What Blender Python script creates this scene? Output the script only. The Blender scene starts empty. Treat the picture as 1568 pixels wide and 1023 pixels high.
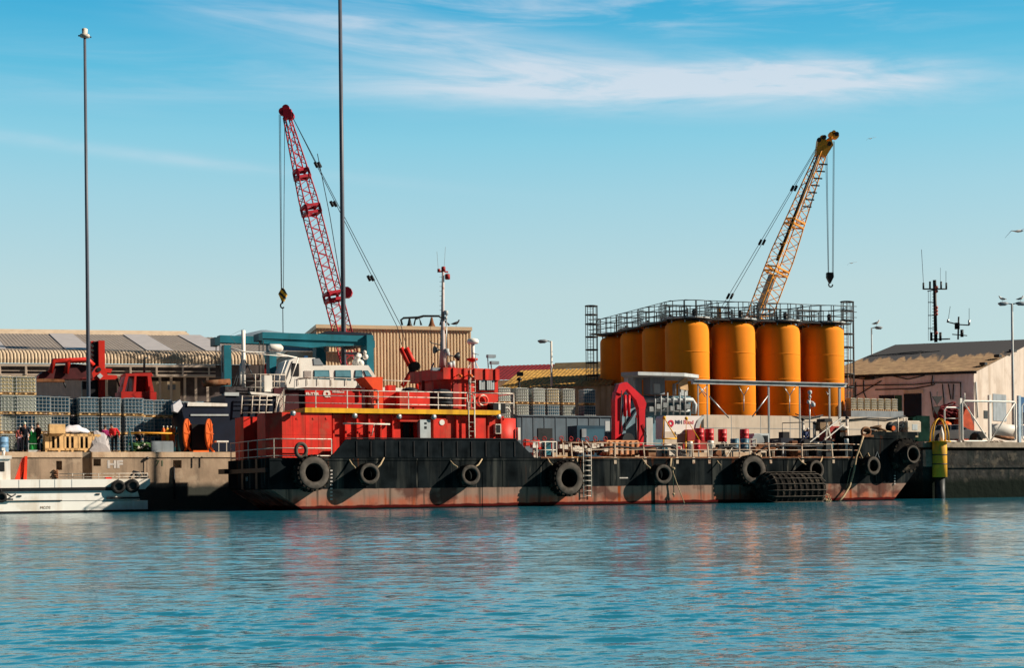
import bpy, math, random
from math import sin, cos, tan, pi, radians, sqrt, atan2
from mathutils import Vector
random.seed(7)
C = bpy.context.scene.collection
sc = bpy.context.scene
# ------------------------------------------------------------------ camera
F_ = 2300.0; HC = 1.15; RHO = radians(.6); SY = 235.5
cd = bpy.data.cameras.new('camera'); cam = bpy.data.objects.new('camera', cd); C.objects.link(cam)
cd.sensor_width = 36; cd.lens = 36 * F_ / 1568; cd.shift_y = SY / 1568; cd.clip_end = 20000; cd.clip_start = .5
cam.location = (0, 0, HC)
cam.rotation_euler = (radians(90), -RHO, 0)
from mathutils import Matrix
cam.rotation_euler = (Matrix.Rotation(radians(90), 3, 'X') @ Matrix.Rotation(-RHO, 3, 'Z')).to_euler()
sc.camera = cam
# ------------------------------------------------------------------ sun and sky
SUN_AZ = radians(-2); SUN_EL = radians(30)          # azimuth from +X towards +Y
sd = Vector((cos(SUN_AZ) * cos(SUN_EL), sin(SUN_AZ) * cos(SUN_EL), sin(SUN_EL)))
L = bpy.data.lights.new('sun', 'SUN'); L.energy = 5.0; L.angle = radians(.53); L.color = (1, .86, .68)
so = bpy.data.objects.new('sun', L); C.objects.link(so); so.rotation_euler = sd.to_track_quat('Z', 'Y').to_euler()
so.location = (60, 0, 60)
W = bpy.data.worlds.new('World'); sc.world = W; W.use_nodes = True
nt = W.node_tree; N = nt.nodes; LK = nt.links
bg = N['Background']
def nd(t, T, **k):
    n = T.new(t)
    for a, v in k.items():
        if hasattr(n, a): setattr(n, a, v)
    return n
def mth(T, LKS, op, a, b=None, c=None, clamp=False):
    n = T.new('ShaderNodeMath'); n.operation = op; n.use_clamp = clamp
    for i, v in enumerate((a, b, c)):
        if v is None: continue
        if isinstance(v, (int, float)): n.inputs[i].default_value = v
        else: LKS.new(v, n.inputs[i])
    return n.outputs[0]
sky = N.new('ShaderNodeTexSky'); sky.sky_type = 'NISHITA'; sky.sun_disc = False
sky.sun_elevation = SUN_EL; sky.sun_rotation = radians(90) - SUN_AZ
sky.air_density = 1.0; sky.dust_density = .6; sky.ozone_density = 1.0
tint = N.new('ShaderNodeMix'); tint.data_type = 'RGBA'; tint.blend_type = 'MULTIPLY'; tint.inputs[0].default_value = 1
LK.new(sky.outputs[0], tint.inputs[6]); tint.inputs[7].default_value = (.74, 1.0, .92, 1)
gam = N.new('ShaderNodeHueSaturation'); gam.inputs['Saturation'].default_value = 1.0
tc = N.new('ShaderNodeTexCoord'); sep = N.new('ShaderNodeSeparateXYZ'); LK.new(tc.outputs['Generated'], sep.inputs[0])
# clear-air colour by height above the horizon, blended into the physical sky
ramp = N.new('ShaderNodeValToRGB'); cr = ramp.color_ramp
GA = 6.6
stops = [(0, (.57,.70,.715)), (.128, (.53,.695,.72)), (.19, (.375,.665,.77)), (.225, (.26,.635,.79)), (.27, (.085,.51,.75)), (.305, (.03,.42,.71)), (.5, (.012,.13,.30)), (1, (.006,.06,.18))]
while len(cr.elements) < len(stops): cr.elements.new(.5)
for e, (p, c) in zip(cr.elements, stops): e.position = p; e.color = c + (1,)
LK.new(sep.outputs[2], ramp.inputs[0])
sca = N.new('ShaderNodeVectorMath'); sca.operation = 'SCALE'; sca.inputs['Scale'].default_value = GA; LK.new(ramp.outputs[0], sca.inputs[0])
sm = N.new('ShaderNodeMix'); sm.data_type = 'RGBA'; sm.inputs[0].default_value = .85; LK.new(tint.outputs[2], sm.inputs[6]); LK.new(sca.outputs[0], sm.inputs[7])
# the unseen half of the sky behind the camera is dimmed to cut fill light
bk = N.new('ShaderNodeMapRange'); bk.interpolation_type = 'SMOOTHSTEP'; LK.new(sep.outputs[1], bk.inputs[0]); bk.inputs[1].default_value = -.45; bk.inputs[2].default_value = .45; bk.inputs[3].default_value = .16; bk.inputs[4].default_value = 1
bks = N.new('ShaderNodeVectorMath'); bks.operation = 'SCALE'; LK.new(sm.outputs[2], bks.inputs[0]); LK.new(bk.outputs[0], bks.inputs['Scale'])
LK.new(bks.outputs[0], gam.inputs['Color'])
az = mth(N, LK, 'ARCTAN2', sep.outputs[0], sep.outputs[1])
el = mth(N, LK, 'ARCSINE', sep.outputs[2])
def streak(az0, el0, slope, half_az, half_el, strength, nsx, nsy, seed, lo=.42, hi=.7, bend=0):
    """one bank of cirrus lying in the sky at a given bearing and height"""
    da = mth(N, LK, 'SUBTRACT', az, az0)
    e2 = mth(N, LK, 'SUBTRACT', mth(N, LK, 'SUBTRACT', el, el0), mth(N, LK, 'MULTIPLY', da, slope))
    if bend: e2 = mth(N, LK, 'SUBTRACT', e2, mth(N, LK, 'MULTIPLY', mth(N, LK, 'MULTIPLY', da, da), bend))
    ga = mth(N, LK, 'POWER', mth(N, LK, 'ABSOLUTE', mth(N, LK, 'DIVIDE', da, half_az)), 3)
    ge = mth(N, LK, 'POWER', mth(N, LK, 'DIVIDE', e2, half_el), 2)
    g = mth(N, LK, 'EXPONENT', mth(N, LK, 'MULTIPLY', mth(N, LK, 'ADD', ga, ge), -1))
    cb = N.new('ShaderNodeCombineXYZ')
    LK.new(mth(N, LK, 'MULTIPLY', da, nsx), cb.inputs[0]); LK.new(mth(N, LK, 'MULTIPLY', e2, nsy), cb.inputs[1]); cb.inputs[2].default_value = seed
    nz = N.new('ShaderNodeTexNoise'); nz.inputs['Scale'].default_value = 1; nz.inputs['Detail'].default_value = 8; nz.inputs['Roughness'].default_value = .6
    nz.inputs['Distortion'].default_value = .45
    LK.new(cb.outputs[0], nz.inputs['Vector'])
    mr = N.new('ShaderNodeMapRange'); mr.interpolation_type = 'SMOOTHSTEP'
    mr.inputs[1].default_value = lo; mr.inputs[2].default_value = hi; LK.new(nz.outputs[0], mr.inputs[0])
    return mth(N, LK, 'MULTIPLY', mth(N, LK, 'MULTIPLY', mr.outputs[0], g), strength)
s1 = streak(.10, .2585, -.035, .205, .0135, 1.0, 8, 62, 3.1, .24, .66)
s2 = streak(-.03, .283, -.14, .16, .016, .7, 6, 60, 9.2, .25, .75)
s3 = streak(-.25, .2155, -.085, .18, .004, .32, 5, 40, 4.4, .2, .7)
s4 = streak(.04, .309, -.03, .24, .02, .6, 8, 70, 13.7, .42, .75)
s5 = streak(.21, .262, -.1, .09, .012, .6, 14, 80, 6.3, .3, .7)
s6 = streak(-.12, .265, .02, .3, .02, .3, 5, 60, 16.3, .35, .8)
tot = s1
for s in (s2, s3, s4, s5, s6): tot = mth(N, LK, 'ADD', tot, s)
tot = mth(N, LK, 'MINIMUM', mth(N, LK, 'MULTIPLY', tot, .85), .72)
cm = N.new('ShaderNodeMix'); cm.data_type = 'RGBA'; LK.new(tot, cm.inputs[0]); LK.new(gam.outputs[0], cm.inputs[6])
CLOUD = 5.7
cm.inputs[7].default_value = (CLOUD * .92, CLOUD * .93, CLOUD * 1.0, 1)
LK.new(cm.outputs[2], bg.inputs['Color']); bg.inputs['Strength'].default_value = .09
sc.view_settings.view_transform = 'Standard'; sc.view_settings.look = 'None'; sc.view_settings.exposure = .75; sc.view_settings.gamma = 1
# ------------------------------------------------------------------ frames: a along the quay, b away from the camera, z up
def lev(x, y):
    dx = x - 784; dy = y - 511.5 - SY
    return dx * cos(RHO) - dy * sin(RHO), dy * cos(RHO) + dx * sin(RHO)
class Fr:
    def __init__(s, phi, Y0): s.p = radians(phi); s.Y0 = Y0; s.c = cos(s.p); s.s = sin(s.p)
    def at(s, x, y, b=0):
        U, V = lev(x, y); k = U / F_
        Bx = -s.s * b; By = s.Y0 + s.c * b
        a = -(Bx - k * By) / (s.c - k * s.s); Y = By + a * s.s
        return a, HC - V * Y / F_
    def w(s, a, b, z): return Vector((a * s.c - b * s.s, s.Y0 + a * s.s + b * s.c, z))
FR = None
def P(x, y, b=0): return FR.at(x, y, b)
def P3(x, y, b=0):
    a, z = FR.at(x, y, b); return (a, b, z)
# ------------------------------------------------------------------ mesh builder
class MB:
    def __init__(s): s.v = []; s.f = []; s.sm = []; s.pc = []
    def add(s, vs, fs, smooth=False):
        o = len(s.v); s.pc.append((o, len(s.f))); s.v += [tuple(v) for v in vs]; s.f += [tuple(i + o for i in f) for f in fs]; s.sm += [smooth] * len(fs); return s
    def box(s, a0, a1, b0, b1, z0, z1):
        a0, a1 = sorted((a0, a1)); b0, b1 = sorted((b0, b1)); z0, z1 = sorted((z0, z1))
        return s.add([(a0,b0,z0),(a1,b0,z0),(a1,b1,z0),(a0,b1,z0),(a0,b0,z1),(a1,b0,z1),(a1,b1,z1),(a0,b1,z1)],
                     [(0,3,2,1),(4,5,6,7),(0,1,5,4),(1,2,6,5),(2,3,7,6),(3,0,4,7)])
    def rbox(s, a0, a1, b0, b1, z0, z1, r):
        """box with chamfered edges"""
        pa = [(a0+r,b0),(a1-r,b0),(a1,b0+r),(a1,b1-r),(a1-r,b1),(a0+r,b1),(a0,b1-r),(a0,b0+r)]
        pi_ = [(a0+2*r,b0+r),(a1-2*r,b0+r),(a1-r,b0+2*r),(a1-r,b1-2*r),(a1-2*r,b1-r),(a0+2*r,b1-r),(a0+r,b1-2*r),(a0+r,b0+2*r)]
        rings = [[(x,y,z0) for x,y in pi_],[(x,y,z0+r) for x,y in pa],[(x,y,z1-r) for x,y in pa],[(x,y,z1) for x,y in pi_]]
        return s.loft(rings, True, True)
    def loft(s, rings, c0=True, c1=True, smooth=False, closed=True):
        n = len(rings[0]); o = len(s.v); s.pc.append((o, len(s.f)))
        for r in rings: s.v += [tuple(p) for p in r]
        for k in range(len(rings) - 1):
            for i in range(n if closed else n - 1):
                j = (i + 1) % n
                s.f.append((o+k*n+i, o+k*n+j, o+(k+1)*n+j, o+(k+1)*n+i)); s.sm.append(smooth)
        if c0: s.f.append(tuple(o+i for i in reversed(range(n)))); s.sm.append(False)
        if c1: s.f.append(tuple(o+(len(rings)-1)*n+i for i in range(n))); s.sm.append(False)
        return s
    def prism(s, poly, b0, b1):                      # poly of (a,z), extruded along b
        return s.loft([[(a,b0,z) for a,z in poly],[(a,b1,z) for a,z in poly]])
    def prismz(s, poly, z0, z1):
        return s.loft([[(a,b,z0) for a,b in poly],[(a,b,z1) for a,b in poly]])
    def prisma(s, poly, a0, a1):                     # poly of (b,z), extruded along a
        return s.loft([[(a0,b,z) for b,z in poly],[(a1,b,z) for b,z in poly]])
    def tube(s, pts, r, n=6, closed=False, smooth=True):
        pts = [Vector(p) for p in pts]; rings = []; m = len(pts)
        rr = r if isinstance(r, (list, tuple)) else [r] * m
        prev = None
        for i, p in enumerate(pts):
            if closed: t = pts[(i+1) % m] - pts[i-1]
            else: t = pts[min(i+1, m-1)] - pts[max(i-1, 0)]
            if t.length < 1e-9: t = Vector((0,0,1))
            t.normalize()
            if prev is None:
                ref = Vector((0,0,1)) if abs(t.z) < .9 else Vector((1,0,0)); x = t.cross(ref).normalized()
            else:
                x = prev - t * prev.dot(t)
                if x.length < 1e-6: x = t.cross(Vector((0,0,1)))
                x.normalize()
            prev = x; y = t.cross(x)
            off = pi / n
            rings.append([tuple(p + (x * cos(off + 2*pi*k/n) + y * sin(off + 2*pi*k/n)) * rr[i]) for k in range(n)])
        if closed: rings.append(rings[0])
        return s.loft(rings, not closed, not closed, smooth and n > 4)
    def bar(s, p0, p1, w): return s.tube([p0, p1], w * .7071, 4)
    def rev(s, prof, c, axis='z', n=24, smooth=True, cap=True):
        """prof: list of (radius, height) turned round axis through c"""
        rings = []
        for r, h in prof:
            ring = []
            for k in range(n):
                x = r * cos(2*pi*k/n); y = r * sin(2*pi*k/n)
                if axis == 'z': p = (c[0]+x, c[1]+y, c[2]+h)
                elif axis == 'b': p = (c[0]+x, c[1]+h, c[2]+y)
                else: p = (c[0]+h, c[1]+x, c[2]+y)
                ring.append(p)
            rings.append(ring)
        return s.loft(rings, cap, cap, smooth)
    def ball(s, c, r, n=12, sq=(1,1,1)):
        k = 7; rings = []
        for i in range(k):
            t = -pi/2 + pi * (i + .35) / (k - .3)
            rings.append([(c[0]+sq[0]*r*cos(t)*cos(2*pi*j/n), c[1]+sq[1]*r*cos(t)*sin(2*pi*j/n), c[2]+sq[2]*r*sin(t)) for j in range(n)])
        return s.loft(rings, True, True, True)
    def quad(s, *p): return s.add(p, [tuple(range(len(p)))])
def shifted(mb, d):
    o = MB(); o.v = [(v[0]+d[0], v[1]+d[1], v[2]+d[2]) for v in mb.v]; o.f = list(mb.f); o.sm = list(mb.sm); return o
def mkmesh(name, mb, base, mat):
    me = bpy.data.meshes.new(name)
    me.from_pydata([(v[0]-base[0], v[1]-base[1], v[2]-base[2]) for v in mb.v], [], mb.f)
    me.polygons.foreach_set('use_smooth', mb.sm)
    import bmesh
    bm = bmesh.new(); bm.from_mesh(me); bmesh.ops.recalc_face_normals(bm, faces=bm.faces); bm.to_mesh(me); bm.free()
    me.materials.append(mat); me.update(); return me
SPLIT = set('door floodlight post brace rib wall_lamp navigation_lamp strut pipe valve_wheel fitting flange window pane lamp leg foot strap trestle hydraulic_ram '
            'deck_lamp trestle drum water_tank gearbox coil net vent headlight wheel truss_arm beam pillar rope_end hydraulic_hose bollard hose cable cone step_frame panel skylight foot hoop splice_plate shackle vent_pipe step_frame'.split())
def split_mb(mb):
    k = len(mb.pc)
    if k < 2 or k > 400: return [mb]
    ps = []
    for i, (v0, f0) in enumerate(mb.pc):
        v1, f1 = mb.pc[i+1] if i + 1 < k else (len(mb.v), len(mb.f))
        vs = mb.v[v0:v1]; e = .015
        ps.append([[min(v[j] for v in vs) - e for j in range(3)], [max(v[j] for v in vs) + e for j in range(3)], v0, v1, f0, f1])
    par = list(range(k))
    def fd(i):
        while par[i] != i: i = par[i]
        return i
    for i in range(k):
        for j in range(i):
            if all(ps[i][0][q] <= ps[j][1][q] and ps[j][0][q] <= ps[i][1][q] for q in range(3)): par[fd(i)] = fd(j)
    gr = {}
    for i in range(k): gr.setdefault(fd(i), []).append(i)
    if len(gr) < 2 or len(gr) > 100: return [mb]
    out = []
    for g in gr.values():
        m = MB()
        for i in g:
            _, _, v0, v1, f0, f1 = ps[i]; m.add(mb.v[v0:v1], [tuple(x - v0 for x in f) for f in mb.f[f0:f1]]); m.sm[-(f1-f0):] = mb.sm[f0:f1]
        out.append(m)
    return out
class T:
    """a thing: an Empty at its base that parents its parts"""
    def __init__(s, name, label, cat, base, group=None, kind=None, rot=0, fr=None):
        s.fr = fr or FR; s.base = base
        o = bpy.data.objects.new(name, None); C.objects.link(o); s.o = o
        o.empty_display_size = .2
        o.location = s.fr.w(*base); o.rotation_euler = (0, 0, s.fr.p + rot)
        o['label'] = label; o['category'] = cat
        if group: o['group'] = group
        if kind: o['kind'] = kind
    def part(s, name, mb, mat, parent=None, label=None, kind=None):
        if name in SPLIT and not kind:
            q = split_mb(mb)
            for m in q[1:]: s.part_(name, m, mat, parent, label, kind)
            return s.part_(name, q[0], mat, parent, label, kind)
        return s.part_(name, mb, mat, parent, label, kind)
    def part_(s, name, mb, mat, parent=None, label=None, kind=None):
        o = bpy.data.objects.new(name, mkmesh(name, mb, s.base, mat)); C.objects.link(o)
        o.parent = parent or s.o
        if label: o['label'] = label
        if kind: o['kind'] = kind
        return o
    def copy(s, to, label=None, rot=0, fr=None, group=None, scale=None):
        fr = fr or s.fr
        r = s.o.copy(); C.objects.link(r); r.location = fr.w(*to); r.rotation_euler = (0, 0, fr.p + rot)
        if scale: r.scale = scale
        if label: r['label'] = label
        if group: r['group'] = group
        for ch in list(s.o.children):
            c = ch.copy(); C.objects.link(c); c.parent = r
            for g in list(ch.children):
                d = g.copy(); C.objects.link(d); d.parent = c
        return r
def solo(name, mb, mat, label, cat, base=None, group=None, kind=None):
    """a thing that is one mesh"""
    if base is None:
        n = len(mb.v); base = (sum(v[0] for v in mb.v)/n, sum(v[1] for v in mb.v)/n, min(v[2] for v in mb.v))
    o = bpy.data.objects.new(name, mkmesh(name, mb, base, mat)); C.objects.link(o)
    o.location = FR.w(*base); o.rotation_euler = (0, 0, FR.p)
    if kind: o['kind'] = kind
    if label: o['label'] = label
    if cat: o['category'] = cat
    if group: o['group'] = group
    return o
def text_mesh(txt, size, mat, parent, loc, name='lettering', rot=(pi/2,0,0), depth=.01, sx=1, offs=0, label=None):
    cu = bpy.data.curves.new(name, 'FONT'); cu.body = txt; cu.size = size; cu.extrude = depth; cu.offset = offs
    tmp = bpy.data.objects.new(name, cu); C.objects.link(tmp)
    bpy.context.view_layer.update()
    me = bpy.data.meshes.new_from_object(tmp.evaluated_get(bpy.context.evaluated_depsgraph_get()))
    C.objects.unlink(tmp); bpy.data.objects.remove(tmp)
    me.materials.clear(); me.materials.append(mat)
    o = bpy.data.objects.new(name, me); C.objects.link(o); o.parent = parent; o.location = loc; o.rotation_euler = rot; o.scale = (sx, 1, 1)
    if label: o['label'] = label
    return o
def pbox(mb, x0, x1, y0, y1, b0, b1):
    xm = (x0+x1)/2; ym = (y0+y1)/2
    mb.box(P(x0,ym,b0)[0], P(x1,ym,b0)[0], b0, b1, P(xm,y1,b0)[1], P(xm,y0,b0)[1]); return mb
def ppoly(mb, pts, b0, b1): return mb.prism([P(x,y,b0) for x,y in pts], b0, b1)
def ptube(mb, pts, r, n=6): return mb.tube([P3(*p) for p in pts], r, n)
# ------------------------------------------------------------------ materials
MC = {}
def M(name, col, rough=.6, metal=0, var=.18, ns=1.3, streak=None, amt=.5, bump=.0, bns=8, emit=None, spec=.2, sscale=2.2, blotch=None, bamt=.5, bscale=1.2, alpha=None):
    if name in MC: return MC[name]
    m = bpy.data.materials.new(name); m.use_nodes = True; MC[name] = m
    t = m.node_tree; T_ = t.nodes; K = t.links; b = T_['Principled BSDF']
    b.inputs['Roughness'].default_value = rough; b.inputs['Metallic'].default_value = metal
    b.inputs['Specular IOR Level'].default_value = spec
    co = T_.new('ShaderNodeTexCoord')
    nz = T_.new('ShaderNodeTexNoise'); nz.inputs['Scale'].default_value = ns; nz.inputs['Detail'].default_value = 6; K.new(co.outputs['Object'], nz.inputs['Vector'])
    mx = T_.new('ShaderNodeMix'); mx.data_type = 'RGBA'
    mr = T_.new('ShaderNodeMapRange'); mr.inputs[1].default_value = .3; mr.inputs[2].default_value = .7; K.new(nz.outputs[0], mr.inputs[0]); K.new(mr.outputs[0], mx.inputs[0])
    mx.inputs[6].default_value = tuple(c * (1 - var) for c in col) + (1,); mx.inputs[7].default_value = tuple(min(1, c * (1 + var)) for c in col) + (1,)
    out = mx.outputs[2]
    def layer(out, colr, amount, scl, seed, lo, hi):
        mp = T_.new('ShaderNodeMapping'); mp.inputs['Scale'].default_value = scl; mp.inputs['Location'].default_value = (seed, seed, 0); K.new(co.outputs['Object'], mp.inputs[0])
        n2 = T_.new('ShaderNodeTexNoise'); n2.inputs['Scale'].default_value = 1; n2.inputs['Detail'].default_value = 5; n2.inputs['Roughness'].default_value = .6; K.new(mp.outputs[0], n2.inputs['Vector'])
        r2 = T_.new('ShaderNodeMapRange'); r2.inputs[1].default_value = lo; r2.inputs[2].default_value = hi; r2.inputs[4].default_value = amount; K.new(n2.outputs[0], r2.inputs[0])
        m2 = T_.new('ShaderNodeMix'); m2.data_type = 'RGBA'; K.new(r2.outputs[0], m2.inputs[0]); K.new(out, m2.inputs[6]); m2.inputs[7].default_value = tuple(colr) + (1,)
        return m2.outputs[2]
    if streak: out = layer(out, streak, amt, (sscale, sscale, sscale*.09), 3.7, .5, .68)
    if blotch: out = layer(out, blotch, bamt, (bscale,)*3, 11.3, .54, .64)
    K.new(out, b.inputs['Base Color'])
    if bump:
        n3 = T_.new('ShaderNodeTexNoise'); n3.inputs['Scale'].default_value = bns; n3.inputs['Detail'].default_value = 4; K.new(co.outputs['Object'], n3.inputs['Vector'])
        bp = T_.new('ShaderNodeBump'); bp.inputs['Strength'].default_value = .6; bp.inputs['Distance'].default_value = bump; K.new(n3.outputs[0], bp.inputs['Height']); K.new(bp.outputs[0], b.inputs['Normal'])
    if emit: b.inputs['Emission Color'].default_value = tuple(emit) + (1,); b.inputs['Emission Strength'].default_value = 1
    m['out'] = 0
    return m
RUST = (.16, .05, .02)
m_red = M('red_paint', (.60, .022, .012), .55, var=.2, streak=(.17,.035,.018), amt=.75, blotch=(.36,.075,.045), bamt=.6, bscale=.9, bump=.03, bns=1.0, spec=.25, sscale=1.7)
m_dred = M('dark_red_paint', (.3, .02, .02), .6, var=.3, streak=RUST, amt=.6)
m_yel = M('yellow_paint', (.72, .38, .02), .5, var=.15, streak=RUST, amt=.4)
m_white = M('white_paint', (.72, .71, .68), .45, var=.06, streak=(.42,.33,.24), amt=.45)
m_rail = M('rail_white_paint', (.58, .54, .48), .5, var=.2, blotch=RUST, bamt=.8, bscale=5)
m_grey = M('grey_paint', (.22, .26, .30), .5, var=.15, streak=(.1,.1,.1), amt=.4)
m_lgrey = M('light_grey_paint', (.42, .47, .5), .5, var=.12, streak=(.2,.17,.13), amt=.4)
m_steel = M('galvanised_steel', (.3, .33, .35), .4, metal=.6, var=.2)
m_dsteel = M('dark_steel', (.03, .035, .04), .5, metal=.4, var=.3)
m_black = M('black_paint', (.012, .013, .016), .5, var=.3)
m_rubber = M('tyre_rubber', (.016, .015, .0145), .9, spec=.0, var=.45, ns=3, blotch=(.09,.075,.06), bamt=.7, bscale=2.5, bump=.02, bns=6)
m_rubface = M('worn_tyre_sidewall', (.085, .077, .07), .9, spec=.0, var=.3, ns=2.5, blotch=(.05,.045,.04), bamt=.7, bscale=2, bump=.02, bns=6)
m_rope = M('rope', (.36, .28, .18), .9, var=.3, ns=9)
m_orange = M('orange_plastic', (.72, .14, .02), .5, var=.2, blotch=(.4,.07,.02), bamt=.5)
m_teal = M('teal_paint', (.012, .135, .19), .45, var=.15, streak=(.01,.08,.09), amt=.5)
m_dteal = M('dull_teal_paint', (.02, .095, .13), .55, var=.3, streak=(.1,.13,.13), amt=.4)
m_navy = M('navy_paint', (.004, .009, .024), .5, spec=.25, var=.3)
m_glass = M('window_glass', (.02, .03, .04), .06, var=.1, spec=1)
m_wood = M('pale_timber', (.62, .4, .19), .8, var=.22, ns=3)
m_rust = M('rusty_steel', (.16, .065, .03), .85, var=.45, ns=2.5, blotch=(.33,.2,.12), bamt=.5)
m_hose = M('black_hose', (.015, .015, .017), .5, var=.2)
m_white_cloth = M('white_sheet', (.62, .62, .68), .8, var=.12, bump=.03, bns=4)
m_blue = M('blue_paint', (.01, .06, .16), .5, var=.2)
m_green = M('green_plastic', (.02, .3, .07), .4, var=.15)
def hull_mat():
    m = M('hull_paint', (.0085,.0115,.0135), .8, spec=.0, var=.5, ns=.9, streak=(.03,.034,.034), amt=.9, sscale=1.5, bump=.05, bns=.9)
    t = m.node_tree; T_ = t.nodes; K = t.links; b = T_['Principled BSDF']
    prev = b.inputs['Base Color'].links[0].from_socket
    co = T_.new('ShaderNodeTexCoord'); sp = T_.new('ShaderNodeSeparateXYZ'); K.new(co.outputs['Object'], sp.inputs[0])
    def nz(scl, det=5, seed=0):
        mp = T_.new('ShaderNodeMapping'); mp.inputs['Scale'].default_value = scl; mp.inputs['Location'].default_value = (seed,)*3; K.new(co.outputs['Object'], mp.inputs[0])
        n = T_.new('ShaderNodeTexNoise'); n.inputs['Scale'].default_value = 1; n.inputs['Detail'].default_value = det; K.new(mp.outputs[0], n.inputs['Vector']); return n.outputs[0]
    def mapr(v, a, b_, c, d):
        r = T_.new('ShaderNodeMapRange'); K.new(v, r.inputs[0]); r.inputs[1].default_value = a; r.inputs[2].default_value = b_; r.inputs[3].default_value = c; r.inputs[4].default_value = d; return r.outputs[0]
    def mix(f, a, c):
        x = T_.new('ShaderNodeMix'); x.data_type = 'RGBA'; K.new(f, x.inputs[0])
        for i, v in ((6, a), (7, c)):
            if isinstance(v, tuple): x.inputs[i].default_value = v + (1,)
            else: K.new(v, x.inputs[i])
        return x.outputs[2]
    # rust runs and scuffs on the topsides
    top = mix(mapr(nz((1.1,1.1,.05), 6, 5), .58, .68, 0, .9), prev, (.055,.06,.057))
    top = mix(mapr(nz((3.2,3.2,.25), 5, 18), .64, .70, 0, .8), top, (.10,.10,.09))
    top = mix(mapr(nz((1.8,1.8,.12), 4, 8), .63, .7, 0, .8), top, (.09,.03,.012))
    hgt = mth(T_, K, 'ADD', sp.outputs[2], mth(T_, K, 'MULTIPLY', mth(T_, K, 'SUBTRACT', nz((.8,.8,.8), 5, 33), .5), .7))
    boot = mix(mapr(hgt, .45, .8, 1, 0), (.24,.165,.135), (.36,.115,.072))
    boot = mix(mapr(nz((1.6,1.6,.2), 6, 2), .45, .62, 0, .7), boot, (.30,.20,.155))
    boot = mix(mapr(nz((2.3,2.3,.1), 4, 9), .53, .64, 0, .9), boot, (.07,.055,.045))
    boot = mix(mapr(nz((1.1,1.1,.07), 4, 14), .6, .66, 0, .95), boot, (.28,.055,.015))
    boot = mix(mapr(nz((.45,.45,.6), 6, 21), .55, .62, 0, .8), boot, (.085,.035,.03))
    zz = mth(T_, K, 'ADD', sp.outputs[2], mth(T_, K, 'MULTIPLY', mth(T_, K, 'SUBTRACT', nz((1.2,1.2,1.2), 4, 3), .5), .22))
    low = mix(mapr(zz, .20, .27, 1, 0), boot, (.065,.008,.008))
    low = mix(mapr(zz, .06, .12, 1, 0), low, (.010,.009,.008))
    line = mth(T_, K, 'ADD', sp.outputs[2], mth(T_, K, 'MULTIPLY', mth(T_, K, 'SUBTRACT', nz((3,3,3), 3, 6), .5), .05))
    K.new(mix(mapr(line, 1.16, 1.19, 1, 0), top, low), b.inputs['Base Color'])
    return m
m_hull = hull_mat()
# ================================================================== setting: water, quay ground, far hill
SF = Fr(26, 90.1)          # ship and quay frame
FR = SF
def water_mat():
    m = bpy.data.materials.new('harbour_water'); m.use_nodes = True; t = m.node_tree; T_ = t.nodes; K = t.links; b = T_['Principled BSDF']
    b.inputs['Base Color'].default_value = (.014, .16, .235, 1); b.inputs['Roughness'].default_value = .06; b.inputs['IOR'].default_value = 1.33
    co = T_.new('ShaderNodeTexCoord')
    tot = None
    for scl, amp, det, seed, rotz in (((1.5,2.0,1), .028, 4, 9, 6), ((7,7,1), .007, 3, 2, -5)):
        mp = T_.new('ShaderNodeMapping'); mp.inputs['Scale'].default_value = scl; mp.inputs['Location'].default_value = (seed,)*3; mp.inputs['Rotation'].default_value = (0,0,radians(rotz))
        K.new(co.outputs['Object'], mp.inputs[0])
        n = T_.new('ShaderNodeTexNoise'); n.inputs['Scale'].default_value = 1; n.inputs['Detail'].default_value = det; n.inputs['Distortion'].default_value = .4; n.inputs['Roughness'].default_value = .5
        K.new(mp.outputs[0], n.inputs['Vector'])
        v = mth(T_, K, 'MULTIPLY', n.outputs[0], amp)
        tot = v if tot is None else mth(T_, K, 'ADD', tot, v)
    bp = T_.new('ShaderNodeBump'); bp.inputs['Strength'].default_value = 1; bp.inputs['Distance'].default_value = WAVE; K.new(tot, bp.inputs['Height']); K.new(bp.outputs[0], b.inputs['Normal'])
    return m
WAVE = 1.0; WAMP = 1.0
import numpy as np
rngw = np.random.default_rng(5)
WC = []
for lam, n_, sl in ((3.0,3,.004),(1.6,4,.006),(.9,6,.0075),(.5,9,.012),(.3,12,.018),(.17,12,.018)):
    for q in range(n_):
        th = radians(-90) + rngw.normal(0, .38); k = 2*pi/(lam*rngw.uniform(.8,1.25)); WC.append((k*cos(th), k*sin(th), sl/k*WAMP, rngw.uniform(0, 2*pi), lam))
GUST = [(rngw.uniform(.05,.35)*rngw.choice([-1,1]), rngw.uniform(.1,.5), rngw.uniform(0,6.28)) for _ in range(7)]
def wave_h(X, Y, cut):
    h = np.zeros_like(X)
    for kx, ky, A, ph, lam in WC:
        f0, f1 = ((14, 23) if lam < .25 else (32, 53) if lam < .42 else (60, 115) if lam < .8 else (90, 134))
        h += A * np.clip((f1 - Y) / (f1 - f0), 0, 1) * np.sin(kx*X + ky*Y + ph)
    g = np.zeros_like(X)
    for gx, gy, ph in GUST: g += np.sin(gx*X + gy*Y + ph)
    return h * (1 + .14*g)
def wave_grid(x0, x1, y0, y1, st, cut, z=0):
    xs = np.linspace(x0, x1, int((x1-x0)/st)+1); ys = np.linspace(y0, y1, int((y1-y0)/st*1.5)+1); X, Y = np.meshgrid(xs, ys); H = wave_h(X, Y, cut) + z
    V = np.stack([X.ravel(), Y.ravel(), H.ravel()], 1); nx = len(xs); ny = len(ys); a = (np.arange(ny-1)[:,None]*nx + np.arange(nx-1)[None,:]).ravel()
    return V, np.stack([a, a+1, a+nx+1, a+nx], 1)
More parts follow.
